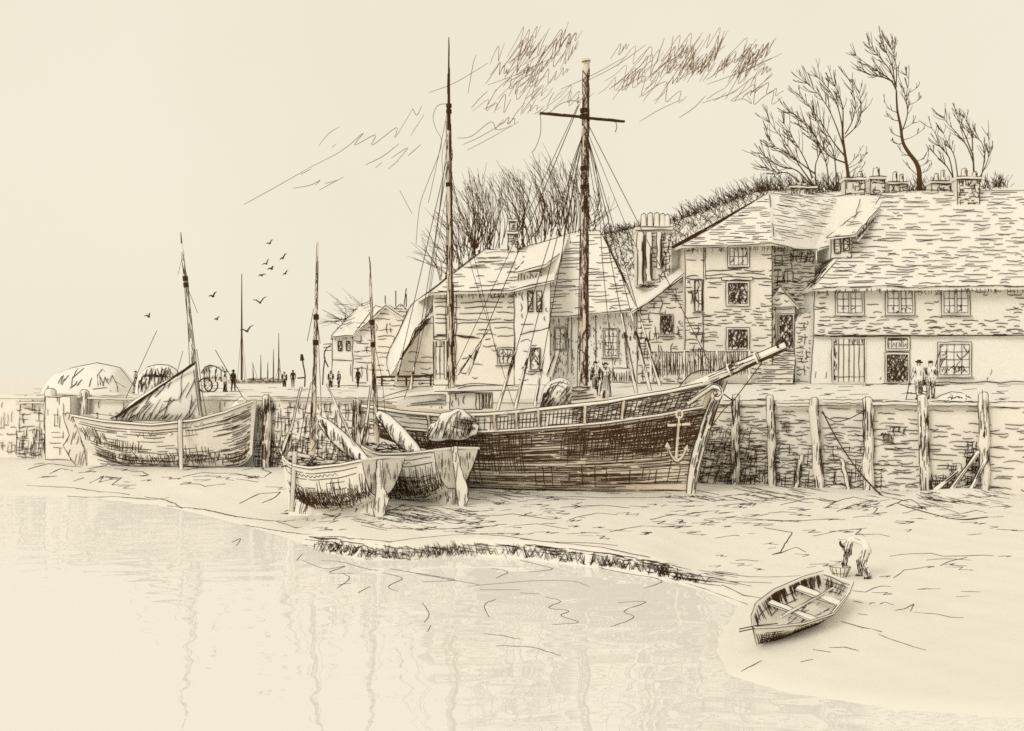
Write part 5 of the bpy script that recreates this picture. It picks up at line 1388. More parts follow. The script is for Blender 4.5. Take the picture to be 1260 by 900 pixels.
o = mb.build('basket', ['wood', 'ink']); tag(o, 'wicker basket under the hands of the man bending on the mud', 'basket')
# ------------------------------------------------------------------ cottages
HW = .052
def PY(lst): return [at(px, py, Y) for px, py, Y in lst]
def front(px0, py0, px1, py1, Y): return [at(px0, py1, Y), at(px1, py1, Y), at(px1, py0, Y), at(px0, py0, Y)]
def wall(root, poly, Y, depth, draw=None, mat='stone', w=HW, edge=True, name='wall', zlow=True):
    p = [at(px, py, Y) for px, py in poly]
    mb = MB()
    if zlow:
        zm = min(q.z for q in p); base = [V((q.x, q.y, q.z - (.6 if q.z < zm + .25 else 0))) for q in p]
    else: base = p
    mb.prism(base, (0, depth, 0))
    f = [q + V((0, -.012, 0)) for q in p]
    if edge: mb.outline(f, w, True, .03)
    if draw: draw(mb, f)
    return mb.build(name, [mat, 'ink'], root)
def window(root, x0, y0, x1, y1, Y, cols=4, rows=3, dark=.0, sill=True, mull=True, lab=None, w=HW, mat='wood', clutter=0):
    mb = MB(); a = at(x0, y1, Y); b = at(x1, y0, Y); pr = .07; t = min(.12, (b.x - a.x) * .1)
    def bar(xa, za, xb, zb, pr=pr): mb.prism([V((xa, Y - pr, za)), V((xb, Y - pr, za)), V((xb, Y - pr, zb)), V((xa, Y - pr, zb))], (0, pr, 0))
    bar(a.x, a.z, b.x, a.z + t); bar(a.x, b.z - t, b.x, b.z); bar(a.x, a.z + t, a.x + t, b.z - t); bar(b.x - t, a.z + t, b.x, b.z - t)
    if mull: bar((a.x + b.x) / 2 - t * .5, a.z + t, (a.x + b.x) / 2 + t * .5, b.z - t, pr * .9)
    if sill: mb.prism([V((a.x - .1, Y - pr - .08, a.z - .09)), V((b.x + .1, Y - pr - .08, a.z - .09)), V((b.x + .1, Y - pr - .08, a.z - .003)), V((a.x - .1, Y - pr - .08, a.z - .003))], (0, pr + .06, 0))
    f = lambda x, z: V((x, Y - pr - .015, z))
    mb.outline([f(a.x, a.z), f(b.x, a.z), f(b.x, b.z), f(a.x, b.z)], w, True, .02); mb.outline([f(a.x + t, a.z + t), f(b.x - t, a.z + t), f(b.x - t, b.z - t), f(a.x + t, b.z - t)], w * .8, True, .015)
    if mull:
        for s in (-1, 1): mb.line(f((a.x + b.x) / 2 + s * t * .5, a.z + t), f((a.x + b.x) / 2 + s * t * .5, b.z - t), w * .8, .01)
    if sill: mb.line(V((a.x - .1, Y - pr - .1, a.z - .05)), V((b.x + .1, Y - pr - .1, a.z - .05)), w * 1.2, .015)
    fo = mb.build('window', [mat, 'ink'], root)
    if lab: fo['label'] = lab
    mb = MB(); xa, xb, za, zb = a.x + t, b.x - t, a.z + t, b.z - t
    mb.prism([V((xa, Y - .02, za)), V((xb, Y - .02, za)), V((xb, Y - .02, zb)), V((xa, Y - .02, zb))], (0, .015, 0))
    g = lambda x, z: V((x, Y - .035, z))
    for k in range(1, cols): mb.line(g(xa + (xb - xa) * k / cols, za), g(xa + (xb - xa) * k / cols, zb), w * .8, .02)
    for k in range(1, rows): mb.line(g(xa, za + (zb - za) * k / rows), g(xb, za + (zb - za) * k / rows), w * .8, .02)
    q = [g(xa, za), g(xb, za), g(xb, zb), g(xa, zb)]
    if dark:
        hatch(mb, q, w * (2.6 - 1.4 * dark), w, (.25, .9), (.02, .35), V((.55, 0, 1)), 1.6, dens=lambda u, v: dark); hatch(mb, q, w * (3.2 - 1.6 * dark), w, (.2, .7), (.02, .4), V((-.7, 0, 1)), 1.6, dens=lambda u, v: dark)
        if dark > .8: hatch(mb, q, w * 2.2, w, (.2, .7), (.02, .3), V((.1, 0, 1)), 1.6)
    for _ in range(clutter):
        x = R.uniform(xa, xb); z = za + (zb - za) * R.uniform(.02, .3); c = [g(x + R.uniform(-.15, .15), z + R.uniform(-.12, .12)) for _ in range(4)]; mb.stroke(c, w * .8)
    mb.build('pane', ['plaster', 'ink'], fo)
    return fo
def roof(root, faces, w=HW, sp=.27, dens=.75, eaves=(), edges=(), mat='slate', name='roof', th=.14, dash=(.3, 1.3), gap=(.15, .9)):
    mb = MB()
    for fc in faces:
        p = PY(fc); mb.prism([q + V((0, 0, -th)) for q in p], (0, 0, th))
        n = (p[1] - p[0]).cross(p[2] - p[0]).normalized()
        if n.z < 0: n = -n
        hatch(mb, [q + n * .01 for q in p], sp, w, dash, gap, V((1, 0, 0)), 1.5, dens=lambda u, v: dens, face=n)
    for e in eaves:
        p = PY(e)
        for a, b in zip(p[:-1], p[1:]):
            n = max(2, int((b - a).length / .6)); q = [a + (b - a) * (i / n) + V((0, -.02, -.03 + R.uniform(-.05, .05))) for i in range(n + 1)]; mb.stroke(q, w * 1.25)
            for _ in range(int((b - a).length * 8)):
                c = a.lerp(b, R.random()) + V((0, .03, -.17)); mb.stroke([c, c + V((R.uniform(-.05, .05), 0, -.1)), c + V((R.uniform(-.08, .08), 0, -R.uniform(.15, .3)))], w * .8)
    for e in edges:
        p = PY(e); q = []
        for a, b in zip(p[:-1], p[1:]):
            for i in range(5): q.append(a.lerp(b, i / 5) + V((R.uniform(-.03, .03), -.03, .02)))
        q.append(p[-1] + V((0, -.03, .02))); mb.stroke(q, w * 1.1)
    return mb.build(name, [mat, 'ink'], root)
def chimney(root, x0, y0, x1, y1, Y, pots=(), capy=None, dark=.8, w=HW, depth=.9, sunk=1.5, name='chimney', right_dark=True):
    mb = MB(); p = [at(x0, y1, Y), at(x1, y1, Y), at(x1, y0, Y), at(x0, y0, Y)]; p[0].z -= sunk; p[1].z -= sunk
    mb.prism(p, (0, depth, 0))
    q = [at(x0, y1, Y - .012), at(x1, y1, Y - .012), at(x1, y0, Y - .012), at(x0, y0, Y - .012)]
    mb.outline(q, w * 1.1, True, .02); hatch(mb, q, .125, w, (.15, .6), (.04, .25), V((1, 0, 0)), 1.0, dens=lambda u, v: dark * (.65 + .35 * u))
    hatch(mb, q, .13, w, (.2, .5), (.1, .5), V((0, 0, 1)), 1.2, dens=lambda u, v: dark * (1.0 if u > .55 else .4))
    cx = (q[0].x + q[1].x) / 2; wd = q[1].x - q[0].x; zt = q[2].z
    mb.box((cx, Y + depth / 2, zt + .08), wd + .16, depth + .16, .16); mb.line(V((q[0].x - .08, Y - .1, zt)), V((q[1].x + .08, Y - .1, zt)), w * 1.2); mb.line(V((q[0].x - .08, Y - .1, zt + .16)), V((q[1].x + .08, Y - .1, zt + .16)), w * 1.2)
    c = mb.build(name, ['stone', 'ink'], root)
    for px, top, wd2 in pots:
        b = at(px, 0, Y + depth / 2); b.z = zt + .15; t = at(px, top, Y + depth / 2); r = wd2 * Y / F / 2
        m2 = MB(); m2.tube([b, b.lerp(t, .5), t], [r, r * .85, r * .8], 8); m2.tube([t, t + V((0, 0, .06))], r * .95, 8)
        for s in (-1, 1): m2.stroke([b + V((s * r, -.02, 0)), b.lerp(t, .5) + V((s * r * .86, -.02, 0)), t + V((s * r * .82, -.02, 0))], w)
        m2.stroke([t + V((-r * .8, -.1, .03)), t + V((0, -r, .06)), t + V((r * .8, -.1, .03))], w)
        for _ in range(4): x = R.uniform(0, r * .8); m2.stroke([b + V((x, -r * .75, .05)), t + V((x, -r * .75, -.1))][:2] + [t + V((x, -r * .7, -.02))], w * .8)
        m2.build('chimney_pot', ['stone', 'ink'], c)
    return c
def plank_door(root, x0, y0, x1, y1, Y, n=5, w=HW, label=None):
    mb = MB(); a, b = at(x0, y1, Y), at(x1, y0, Y); mb.prism([V((a.x, Y - .05, a.z)), V((b.x, Y - .05, a.z)), V((b.x, Y - .05, b.z)), V((a.x, Y - .05, b.z))], (0, .05, 0))
    f = lambda u, v: V((a.x + (b.x - a.x) * u, Y - .065, a.z + (b.z - a.z) * v))
    for k in range(n + 1): mb.line(f(k / n, 0), f(k / n, 1), w, .02)
    for v in (.12, .86): mb.line(f(0, v), f(1, v), w * .8, .03)
    hatch(mb, [f(0, 0), f(.1, 0), f(.1, 1), f(0, 1)], .07, w * .9, (.2, .6), (.1, .3), V((.1, 0, 1))); hatch(mb, [f(.55, .85), f(1, .85), f(1, 1), f(.55, 1)], .1, w * .8, (.2, .4), (.05, .3), V((0, 0, 1)))
    o = mb.build('door', ['wood', 'ink'], root)
    if label: o['label'] = label
    mb = MB(); c = f(.5, .5); mb.tube([c + V((0, -.02, 0)), c + V((0, -.08, 0))], .035, 6); mb.build('handle', ['ink'], o)
    mb = MB()
    for x in (a.x - .09, b.x + .003): mb.prism([V((x, Y - .1, a.z)), V((x + .087, Y - .1, a.z)), V((x + .087, Y - .1, b.z)), V((x, Y - .1, b.z))], (0, .1, 0)); mb.line(V((x, Y - .12, a.z)), V((x, Y - .12, b.z)), w)
    mb.prism([V((a.x - .15, Y - .1, b.z + .003)), V((b.x + .15, Y - .1, b.z + .003)), V((b.x + .15, Y - .1, b.z + .12)), V((a.x - .15, Y - .1, b.z + .12))], (0, .1, 0)); mb.line(V((a.x - .15, Y - .12, b.z + .1)), V((b.x + .15, Y - .12, b.z + .1)), w * 1.2)
    mb.build('door_frame', ['wood', 'ink'], o)
    return o
def stones(sp=.2, dn=.6, dash=(.2, .8), gap=(.15, .9), holes=()):
    def f(mb, q): hatch(mb, q, sp, HW, dash, gap, V((1, 0, 0)), 1.6, dens=lambda u, v: dn, holes=[front(*h) for h in holes])
    return f
def boards(sp=.3, dn=.92, holes=()):
    def f(mb, q): hatch(mb, q, sp, HW * 1.05, (.7, 2.6), (.03, .35), V((1, 0, 0)), .9, dens=lambda u, v: dn, holes=[front(*h) for h in holes])
    return f
def cottage(label, px, Y, name='cottage', group='cottages on the quay'):
    return thing(name, label, 'house', V((xat(px, Y), Y, 4.35)), group)

# ---- right-hand cottage
Y = 66.0
c = cottage('long cottage at the far right, slate-hung above white plaster, with a huge sagging slate roof', 1120, Y)
HR = [(1027, 357, 1063, 388, Y), (1089, 356, 1125, 388, Y), (1158, 356, 1193, 388, Y)]
def lowdraw(mb, q):
    for (a, b, cc, dd) in ((1000, 1020, 455, 472), (1068, 1088, 460, 472), (1195, 1222, 455, 468)): hatch(mb, front(a, cc, b, dd, Y - .012), .18, HW * .7, (.15, .5), (.2, 1.0), V((.2, 0, 1)), 1, dens=lambda u, v: .45)
    mb.line(at(1150, 471, Y - .02), at(1262, 470, Y - .02), HW * 1.2); mb.line(at(1116, 473, Y - .02), at(1150, 472, Y - .02), HW)
wall(c, [(997, 473), (1300, 475), (1300, 412), (1001, 412)], Y, 9, lowdraw, 'plaster')
wall(c, [(1001, 413), (1300, 413), (1300, 353), (1002, 353)], Y - .18, 9.1, lambda mb, q: (hatch(mb, q, .155, HW, (.25, .9), (.1, .6), V((1, 0, 0)), .9, dens=lambda u, v: .95, holes=[front(*h) for h in HR] + [front(1204, 364, 1226, 392, Y)]), mb.line(at(1001, 413.5, Y - .25), at(1300, 413.5, Y - .25), HW * 1.5, .06)), 'slate', name='slate_hanging', zlow=False)
for i, (a, b, cc, d_, _) in enumerate(HR): window(c, a, b, cc, d_, Y - .18, 4, 3, .0, True, True, clutter=(2, 7, 4)[i])
window(c, 1153, 421, 1195, 464, Y, 4, 4, .12, True, False, clutter=14, lab='broad ground-floor window of small panes with things on its sill')
plank_door(c, 1025, 417, 1063, 470, Y, 6, label='wide pale plank door')
# doorway with a lettered fanlight
fo = window(c, 1089, 414, 1119, 432, Y, 1, 1, 0, False, False, lab='lettered board over the dark doorway')
mb = MB()
pts = []
LET = [[(1094, 428), (1092, 420), (1095, 424)], [(1097, 428), (1097, 418)], [(1098, 427), (1100, 422), (1102, 427)], [(1103, 428), (1103, 422), (1105, 422)], [(1106, 427), (1107, 421), (1108, 427)], [(1109, 427), (1109, 417)], [(1111, 427), (1111, 417)], [(1112, 427), (1114, 423), (1116, 427)]]
for l in LET: mb.stroke([at(px, py, Y - .05) for px, py in l], HW * .85, 0)
mb.line(at(1091, 417, Y - .05), at(1117, 417.5, Y - .05), HW * 1.4, m=0)
for k in range(10): mb.line(at(1091 + R.uniform(0, 26), 416, Y - .05), at(1092 + R.uniform(0, 26), 419, Y - .05), HW, m=0)
mb.build('lettering', ['ink'], fo)
dw = window(c, 1088, 434, 1119, 473, Y, 1, 1, .97, False, False, lab='dark open doorway')
mb = MB(); mb.prism(front(1086, 472, 1121, 475, Y - .5), (0, .5, 0)); mb.outline(front(1086, 472, 1121, 475, Y - .52), HW); mb.build('doorstep', ['stone', 'ink'], c)
roof(c, [[(999, 355, 65.2), (1310, 353, 65.2), (1310, 234, 71), (1085, 238, 71)], [(999, 355, 65.2), (1085, 238, 71), (1085, 238.1, 71.4), (955, 370, 76.4)]], HW * .92, .24, .95, [[(999, 355, 65.15), (1040, 352, 65.15), (1075, 351, 65.15), (1130, 354, 65.15), (1190, 351, 65.15), (1310, 353, 65.15)]], [[(999, 355, 65.1), (1030, 320, 66.9), (1060, 284, 69), (1085, 238, 70.9)], [(1085, 238, 70.9), (1130, 234, 70.9), (1180, 236, 70.9), (1310, 234, 70.9)]], dash=(.3, 1.6))
chimney(c, 1178, 221, 1205, 258, 70.2, [(1186, 209, 8), (1199, 213, 7)], dark=.95, sunk=.9)
chimney(c, 1146, 226, 1169, 238, 72.5, [(1152, 215, 6), (1160, 211, 6)], dark=.9)
chimney(c, 1094, 227, 1116, 240, 72.5, [(1101, 213, 6), (1109, 216, 6)], dark=.95)
chimney(c, 1071, 221, 1089, 240, 72.3, [(1078, 208, 9)], dark=.9)
# ---- tall house with the recess and steps
Y = 66.0
c = cottage('tall stone house with dark windows and steps up to a recessed porch', 900, Y)
HH = [(893, 303, 922, 330, Y), (893, 343, 923, 377, Y), (891, 401, 923, 433, Y), (854, 342, 866, 382, Y)]
def d8(mb, q):
    hatch(mb, front(866, 300, 950, 344, Y - .012), .30, HW * 1.1, (.8, 2.2), (.05, .3), V((1, 0, 0)), .9, dens=lambda u, v: 1.2, holes=[front(*h) for h in HH])
    hatch(mb, front(843, 300, 866, 345, Y - .012), .3, HW, (.5, 1.0), (.1, .5), V((1, 0, 0)), 1.2, dens=lambda u, v: .7)
    hatch(mb, front(843, 345, 950, 460, Y - .012), .15, HW, (.2, .9), (.1, .5), V((1, 0, 0)), .8, dens=lambda u, v: .9, holes=[front(*h) for h in HH])
    hatch(mb, front(843, 345, 866, 380, Y - .012), .2, HW, (.3, .9), (.1, .5), V((0, 0, 1)), 1.3, dens=lambda u, v: .6); hatch(mb, front(852, 400, 866, 440, Y - .012), .2, HW, (.3, .9), (.1, .5), V((0.1, 0, 1)), 1.3, dens=lambda u, v: .75)
    for x in (866, 868.5): mb.line(at(x, 300, Y - .03), at(x, 345, Y - .03), HW)
    mb.line(at(866, 345, Y - .03), at(864, 462, Y - .03), HW); mb.line(at(843, 342, Y - .03), at(866, 345, Y - .03), HW * 1.2); mb.line(at(868, 343, Y - .03), at(890, 342, Y - .03), HW * 1.2); mb.line(at(924, 342, Y - .03), at(950, 344, Y - .03), HW * 1.2)
    for y in (302, 330): mb.line(at(895, y, Y - .05), at(921, y, Y - .05), HW)
wall(c, [(843, 472), (950, 472), (950, 298), (843, 298)], Y, 9, d8, 'stone')
window(c, 895, 303, 922, 329, Y, 4, 2, .25, False, False, lab='pale top-floor window of small panes')
window(c, 893, 346, 922, 377, Y, 1, 1, .9, False, False, lab='dark first-floor window under a heavy lintel'); window(c, 893, 403, 922, 433, Y, 1, 1, .9, False, False, lab='dark ground-floor window'); window(c, 854, 344, 864, 384, Y, 2, 3, .35, True, False)
mb = MB(); mb.prism(front(888, 341, 926, 345, Y - .14), (0, .2, 0)); mb.outline(front(888, 341, 926, 345, Y - .15), HW * 1.1); mb.build('lintel', ['wood', 'ink'], c)
# recess wall
Yr = 68.0
def dr(mb, q):
    hatch(mb, front(950, 345, 1002, 380, Yr - .012), .13, HW, (.3, .9), (.1, .5), V((1, 0, 0)), 1.0); hatch(mb, front(950, 300, 1002, 372, Yr - .012), .13, HW, (.4, 1.2), (.05, .3), V((1, 0, 0)), 1.0, dens=lambda u, v: .92); hatch(mb, front(950, 300, 978, 352, Yr - .012), .2, HW, (.3, .9), (.05, .4), V((0, 0, 1)), 1.2, dens=lambda u, v: .8); hatch(mb, front(972, 300, 1002, 325, Yr - .012), .18, HW, (.3, .7), (.05, .3), V((0.1, 0, 1)), 1.2)
wall(c, [(945, 475), (1003, 475), (1003, 298), (945, 298)], Yr, 7, dr, 'stone')
# porch
Yp = 66.6
mb = MB(); mb.prism([at(978, 477, Yp), at(998, 477, Yp), at(998, 385, Yp), at(986, 386, Yp), at(978, 396, Yp)], (0, 1.2, 0)); q = [p + V((0, -.012, 0)) for p in [at(978, 470, Yp), at(998, 470, Yp), at(998, 385, Yp), at(986, 386, Yp), at(978, 396, Yp)]]
mb.outline(q, HW); hatch(mb, q, .17, HW, (.15, .6), (.1, .5), V((1, 0, 0)), 1.2, dens=lambda u, v: .75); hatch(mb, front(985, 388, 998, 465, Yp - .012), .2, HW, (.2, .6), (.1, .6), V((0, 0, 1)), 1.2, dens=lambda u, v: .7); mb.build('porch_pier', ['stone', 'ink'], c)
mb = MB(); mb.prism([at(947, 470, Yp), at(954, 470, Yp), at(954, 378, Yp), at(947, 378, Yp)], (0, 1.2, 0)); q = front(947, 378, 954, 470, Yp - .012); mb.outline(q, HW); hatch(mb, q, .12, HW, (.2, .6), (.05, .4), V((.3, 0, 1)), 1.2); mb.prism([at(954, 432, Yp + .2), at(978, 432, Yp + .2), at(978, 378, Yp + .2), at(954, 378, Yp + .2)], (0, .1, 0)); mb.build('porch_wall', ['plaster', 'ink'], c)
window(c, 957, 386, 977, 432, Yp + .2, 1, 1, .85, False, False, lab='dark porch doorway above the steps')
mb = MB()
for fc in ([(938, 380, Yp - .5), (960, 352, Yp + .2), (962, 352, Yp + 1.4), (941, 378, Yp + 1.4)], [(960, 352, Yp + .2), (982, 378, Yp - .5), (984, 377, Yp + 1.4), (962, 352, Yp + 1.4)]):
    p = PY(fc); mb.prism([q + V((0, 0, -.12)) for q in p], (0, 0, .12))
tri = PY([(941, 378, Yp - .1), (980, 377, Yp - .1), (960, 354, Yp - .1)]); mb.prism(tri, (0, .1, 0)); hatch(mb, [q + V((0, -.02, 0)) for q in tri], .25, HW, (.2, .7), (.2, .8), V((1, 0, 0)), 1.4, dens=lambda u, v: .7)
mb.outline(PY([(938, 380, Yp - .56), (960, 352, Yp - .3), (982, 378, Yp - .56)]), HW * 1.2, False); mb.line(at(938, 381, Yp - .55), at(975, 380, Yp - .55), HW * 1.1)
mb.build('porch_roof', ['slate', 'ink'], c)
mb = MB()
for k in range(7):
    x0 = 957 - k * 4.6; x1 = 979 - k * .6; y0 = 432 + k * 5.6; Ys = Yp + .1 - k * .3
    mb.prism(front(x0, y0, x1, y0 + 6, Ys), (0, .8, 0)); q = [at(x0 + (x1 - x0) * i / 5, y0 + R.uniform(-.5, .9), Ys - .03) for i in range(6)]; mb.stroke(q, HW * 1.1)
    for _ in range(3): x = R.uniform(x0, x1 - 8); mb.stroke([at(x, y0 + 3 + R.uniform(-1, 1), Ys - .02), at(x + 4, y0 + 3.4, Ys - .02), at(x + R.uniform(6, 12), y0 + 3, Ys - .02)], HW)
mb.build('steps', ['stone', 'ink'], c)
roof(c, [[(839, 302, 65.4), (950, 299, 65.4), (1010, 300, 67.2), (1090, 240, 71.2), (945, 238, 71)][:2] + [(945, 238, 71)], [(950, 299, 65.4), (1006, 306, 67.3), (1032, 240, 71), (945, 238, 71)], [(1006, 306, 67.3), (1030, 297, 67.4), (1080, 258, 69.5), (1088, 241, 71), (1032, 240, 71)], [(839, 302, 65.4), (945, 238, 71), (945, 238.2, 71.4), (800, 318, 77)]], HW * .92, .24, .95,
     [[(839, 302, 65.35), (895, 301, 65.35), (950, 299, 65.35)], [(950, 299, 65.35), (975, 305, 66.2), (1006, 307, 67.2)], [(1008, 306, 67.2), (1030, 297, 67.3)]], [[(839, 302, 65.3), (880, 278, 67.4), (920, 253, 69.6), (945, 238, 70.9)], [(945, 238, 70.9), (990, 242, 70.9), (1020, 243, 70.9), (1060, 238, 70.9), (1088, 241, 70.9)], [(947, 240, 70.9), (948, 256, 69.4)], [(952, 292, 66), (950, 275, 67.5)], [(1038, 292, 67.7), (1052, 268, 69), (1058, 245, 70.7)]], dash=(.3, 1.5))
# dormer tucked between the two roofs
mb = MB(); Yd = 66.9; mb.prism(front(1022, 292, 1048, 318, Yd), (0, 3, 0)); q = front(1022, 292, 1048, 318, Yd - .012); mb.outline(q, HW); hatch(mb, q, .2, HW, (.2, .6), (.1, .4), V((1, 0, 0)), 1.2, dens=lambda u, v: .6)
mb.build('dormer', ['wood', 'ink'], c); window(c, 1026, 294, 1034, 312, Yd - .01, 1, 2, .2, False, False); window(c, 1037, 293, 1045, 309, Yd - .01, 1, 2, .4, False, False)
mb = MB(); p = PY([(1016, 293, Yd - .4), (1052, 289, Yd - .4), (1082, 256, 69.6), (1056, 262, 69.8)]); mb.prism([q + V((0, 0, -.1)) for q in p], (0, 0, .12)); mb.outline([q + V((0, -.04, .02)) for q in p], HW); hatch(mb, p, .3, HW, (.3, .9), (.2, .8), V((1, 0, 0)), 1.4, dens=lambda u, v: .45)
q = PY([(1053, 291, Yd - .38), (1082, 258, 69.5), (1076, 272, 69), (1056, 298, Yd - .3)]); mb.face(q); hatch(mb, [v + V((0, -.04, 0)) for v in q], .11, HW, (.2, .6), (.05, .2), V((.5, 0, 1)), 1.2); mb.build('dormer_roof', ['slate', 'ink'], c)
chimney(c, 974, 232, 1004, 244, 71.5, [(984, 226, 7), (990, 227, 7)], dark=1.0, sunk=1); chimney(c, 1040, 222, 1064, 246, 71.6, [(1058, 213, 7)], dark=.5, sunk=1)
# ---- low house with the big chimney
Y = 67.0
c = cottage('low lean-to cottage under the great clustered chimney, behind the picket fence', 812, Y)
def d7(mb, q):
    hatch(mb, q, .16, HW, (.2, .8), (.1, .5), V((1, 0, 0)), .8, dens=lambda u, v: .85, holes=[front(811, 386, 829, 416, Y)]); hatch(mb, q, .2, HW, (.3, .9), (.1, .6), V((.06, 0, 1)), 1.3, dens=lambda u, v: .75 if v > .45 else .25, holes=[front(811, 386, 829, 416, Y)])
    hatch(mb, front(803, 382, 838, 420, Y - .012), .22, HW, (.2, .7), (.1, .6), V((.1, 0, 1)), 1.3, dens=lambda u, v: .7)
wall(c, [(784, 472), (844, 472), (844, 338), (812, 362), (784, 382)], Y, 6, d7, 'stone')
window(c, 812, 387, 828, 413, Y, 1, 1, .97, True, False)
roof(c, [[(774, 386, 66.6), (842, 336, 66.6), (836, 322, 70), (760, 352, 70)]], HW, .4, .5, [], [[(774, 386, 66.5), (800, 372, 66.5), (822, 354, 66.5), (842, 336, 66.5), (842, 328, 67)]], mat='slate')
Yc = 67.4
mb = MB()
mb.prism([at(784, 352, Yc), at(826, 352, Yc), at(826, 283, Yc), at(784, 283, Yc)], (0, 1.6, 0))
q = front(786, 284, 826, 350, Yc - .012); hatch(mb, front(793, 286, 826, 350, Yc - .012), .17, HW, (.2, .6), (.05, .25), V((1, 0, 0)), 1.2, dens=lambda u, v: .9); hatch(mb, front(810, 286, 826, 348, Yc - .012), .16, HW, (.2, .7), (.05, .3), V((0, 0, 1)), 1.2)
mb.box((xat(805, Yc), Yc + .8, zat(281, Yc)), 44 * Yc / F, 1.8, .22); mb.line(at(782, 283.5, Yc - .12), at(828, 283.5, Yc - .12), HW * 1.4); mb.line(at(782, 279, Yc - .12), at(828, 279, Yc - .12), HW)
for x0, x1, yb in ((784, 792, 352), (795, 802, 346), (808, 814, 330)):
    p = [at(x0, yb, Yc - .25), at(x1, yb, Yc - .25), at(x1, 286, Yc - .25), at(x0, 286, Yc - .25)]; mb.prism(p, (0, .25, 0)); mb.line(p[0] + V((0, -.02, 0)), p[3] + V((0, -.02, 0)), HW * 1.2); mb.line(p[1] + V((0, -.02, 0)), p[2] + V((0, -.02, 0)), HW * 1.2)
    for k in range(5): mb.line(at(x1 - 1 + R.uniform(-1, 1), R.uniform(290, yb - 20), Yc - .27), at(x1 - 1 + R.uniform(-1, 1), R.uniform(yb - 18, yb), Yc - .27), HW)
for k in range(12): x = R.uniform(782, 800); mb.line(at(x, 352 + R.uniform(-2, 1), Yc - .3), at(x + R.uniform(6, 14), 353 + R.uniform(-2, 2), Yc - .3), HW * 1.1)
ch = mb.build('chimney', ['stone', 'ink'], c)
for px in (792, 800, 808, 815, 821):
    b = at(px, 279, Yc + .7); t = at(px, 263 + abs(px - 804) * .15, Yc + .7); r = .14
    m2 = MB(); m2.tube([b, b.lerp(t, .5), t, t + V((0, 0, .08))], [r * 1.1, r, r, r * .8], 8)
    for s in (-1, 1): m2.stroke([b + V((s * r * 1.05, -.03, 0)), b.lerp(t, .5) + V((s * r * 1.05, -.03, 0)), t + V((s * r, -.03, 0))], HW * 1.1)
    m2.stroke([t + V((-r, -.08, 0)), t + V((0, -r, .08)), t + V((r, -.08, 0))], HW); m2.build('chimney_pot', ['stone', 'ink'], ch)
# ---- white plastered house
Y = 67.5
c = cottage('white plastered cottage with a wide hipped roof behind the main mast of the ketch', 725, Y)
def d6(mb, q):
    for x in (699, 703, 733): mb.line(at(x, 388, Y - .03), at(x, 458, Y - .03), HW)
    for _ in range(320): x = R.uniform(668, 782); y = R.uniform(395, 468); mb.line(at(x, y, Y - .02), at(x + R.uniform(-.6, .6), y + R.uniform(1, 5), Y - .02), HW * .7)
    mb.line(at(766, 382, Y - .03), at(774, 470, Y - .03), HW)
wall(c, [(664, 474), (785, 474), (785, 380), (664, 386)], Y, 8, d6, 'plaster')
window(c, 742, 404, 761, 440, Y, 3, 4, .1, True, False); window(c, 682, 403, 697, 432, Y, 2, 2, .1, False, False); window(c, 720, 400, 726, 414, Y, 1, 1, .6, False, False)
roof(c, [[(661, 390, 66.8), (783, 380, 66.8), (738, 284, 72), (699, 288, 72)], [(783, 380, 66.8), (783, 372, 77), (738, 283.6, 72.2), (738, 284, 72)], [(661, 390, 66.8), (699, 288, 72), (690, 320, 77)]], HW * .92, .26, .92, [[(661, 390, 66.75), (700, 388, 66.75), (740, 384, 66.75), (783, 380, 66.75)]], [[(699, 288, 71.9), (715, 284, 71.9), (738, 284, 71.9), (752, 308, 70.6), (768, 342, 68.9), (783, 380, 66.7)], [(680, 345, 69), (690, 320, 70.3), (699, 290, 71.9)]], dash=(.4, 1.8))
# ---- weatherboarded store
Y = 66.0
c = cottage('weatherboarded store with a hipped slate roof and one tall chimney behind the tall mizzen mast', 585, Y, 'store')
def d5(mb, q):
    hatch(mb, front(534, 362, 632, 415, Y - .012), .25, HW * 1.1, (.6, 2.4), (.04, .25), V((1, 0, 0)), .9, dens=lambda u, v: 1.2); hatch(mb, front(561, 360, 632, 368, Y - .012), .2, HW, (.15, .4), (.1, .4), V((0, 0, 1)), 1)
    hatch(mb, front(565, 416, 632, 468, Y - .012), .26, HW, (.25, .9), (.3, 1.2), V((1, 0, 0)), 1.5, dens=lambda u, v: .5)
    for x in (549, 561): mb.line(at(x, 362, Y - .04), at(x, 468, Y - .04), HW)
    mb.line(at(533, 415, Y - .05), at(549, 414, Y - .05), HW * 1.8); mb.line(at(562, 413, Y - .05), at(590, 416, Y - .05), HW * 1.5)
wall(c, [(533, 474), (633, 474), (633, 357), (533, 358)], Y, 9, d5, 'wood')
plank_door(c, 536, 420, 547, 466, Y, 2, label='narrow white door'); window(c, 612, 428, 632, 449, Y, 3, 2, .3, True, False)
roof(c, [[(529, 360, 65.4), (634, 357, 65.4), (650, 304, 70), (597, 307, 70)], [(529, 360, 65.4), (597, 307, 70), (592, 311, 71), (510, 372, 76)], [(634, 357, 65.4), (682, 340, 66), (700, 288, 72), (650, 304, 70)]], HW * .92, .25, .92, [[(529, 360, 65.35), (565, 358, 65.35), (634, 357, 65.35)], [(634, 357, 65.35), (660, 350, 65.6), (682, 342, 65.9)]], [[(529, 360, 65.3), (560, 333, 67.5), (597, 307, 69.9), (625, 309, 69.9), (650, 303, 69.9), (672, 297, 70.9), (700, 288, 71.9)]], dash=(.3, 1.4))
chimney(c, 625, 288, 637, 312, 69.4, [], dark=1.0, sunk=1.2, depth=.7); chimney(c, 627, 273, 634, 288, 69.5, [], dark=1.0, sunk=.1, depth=.5, name='chimney_top')
Yb = 65.4
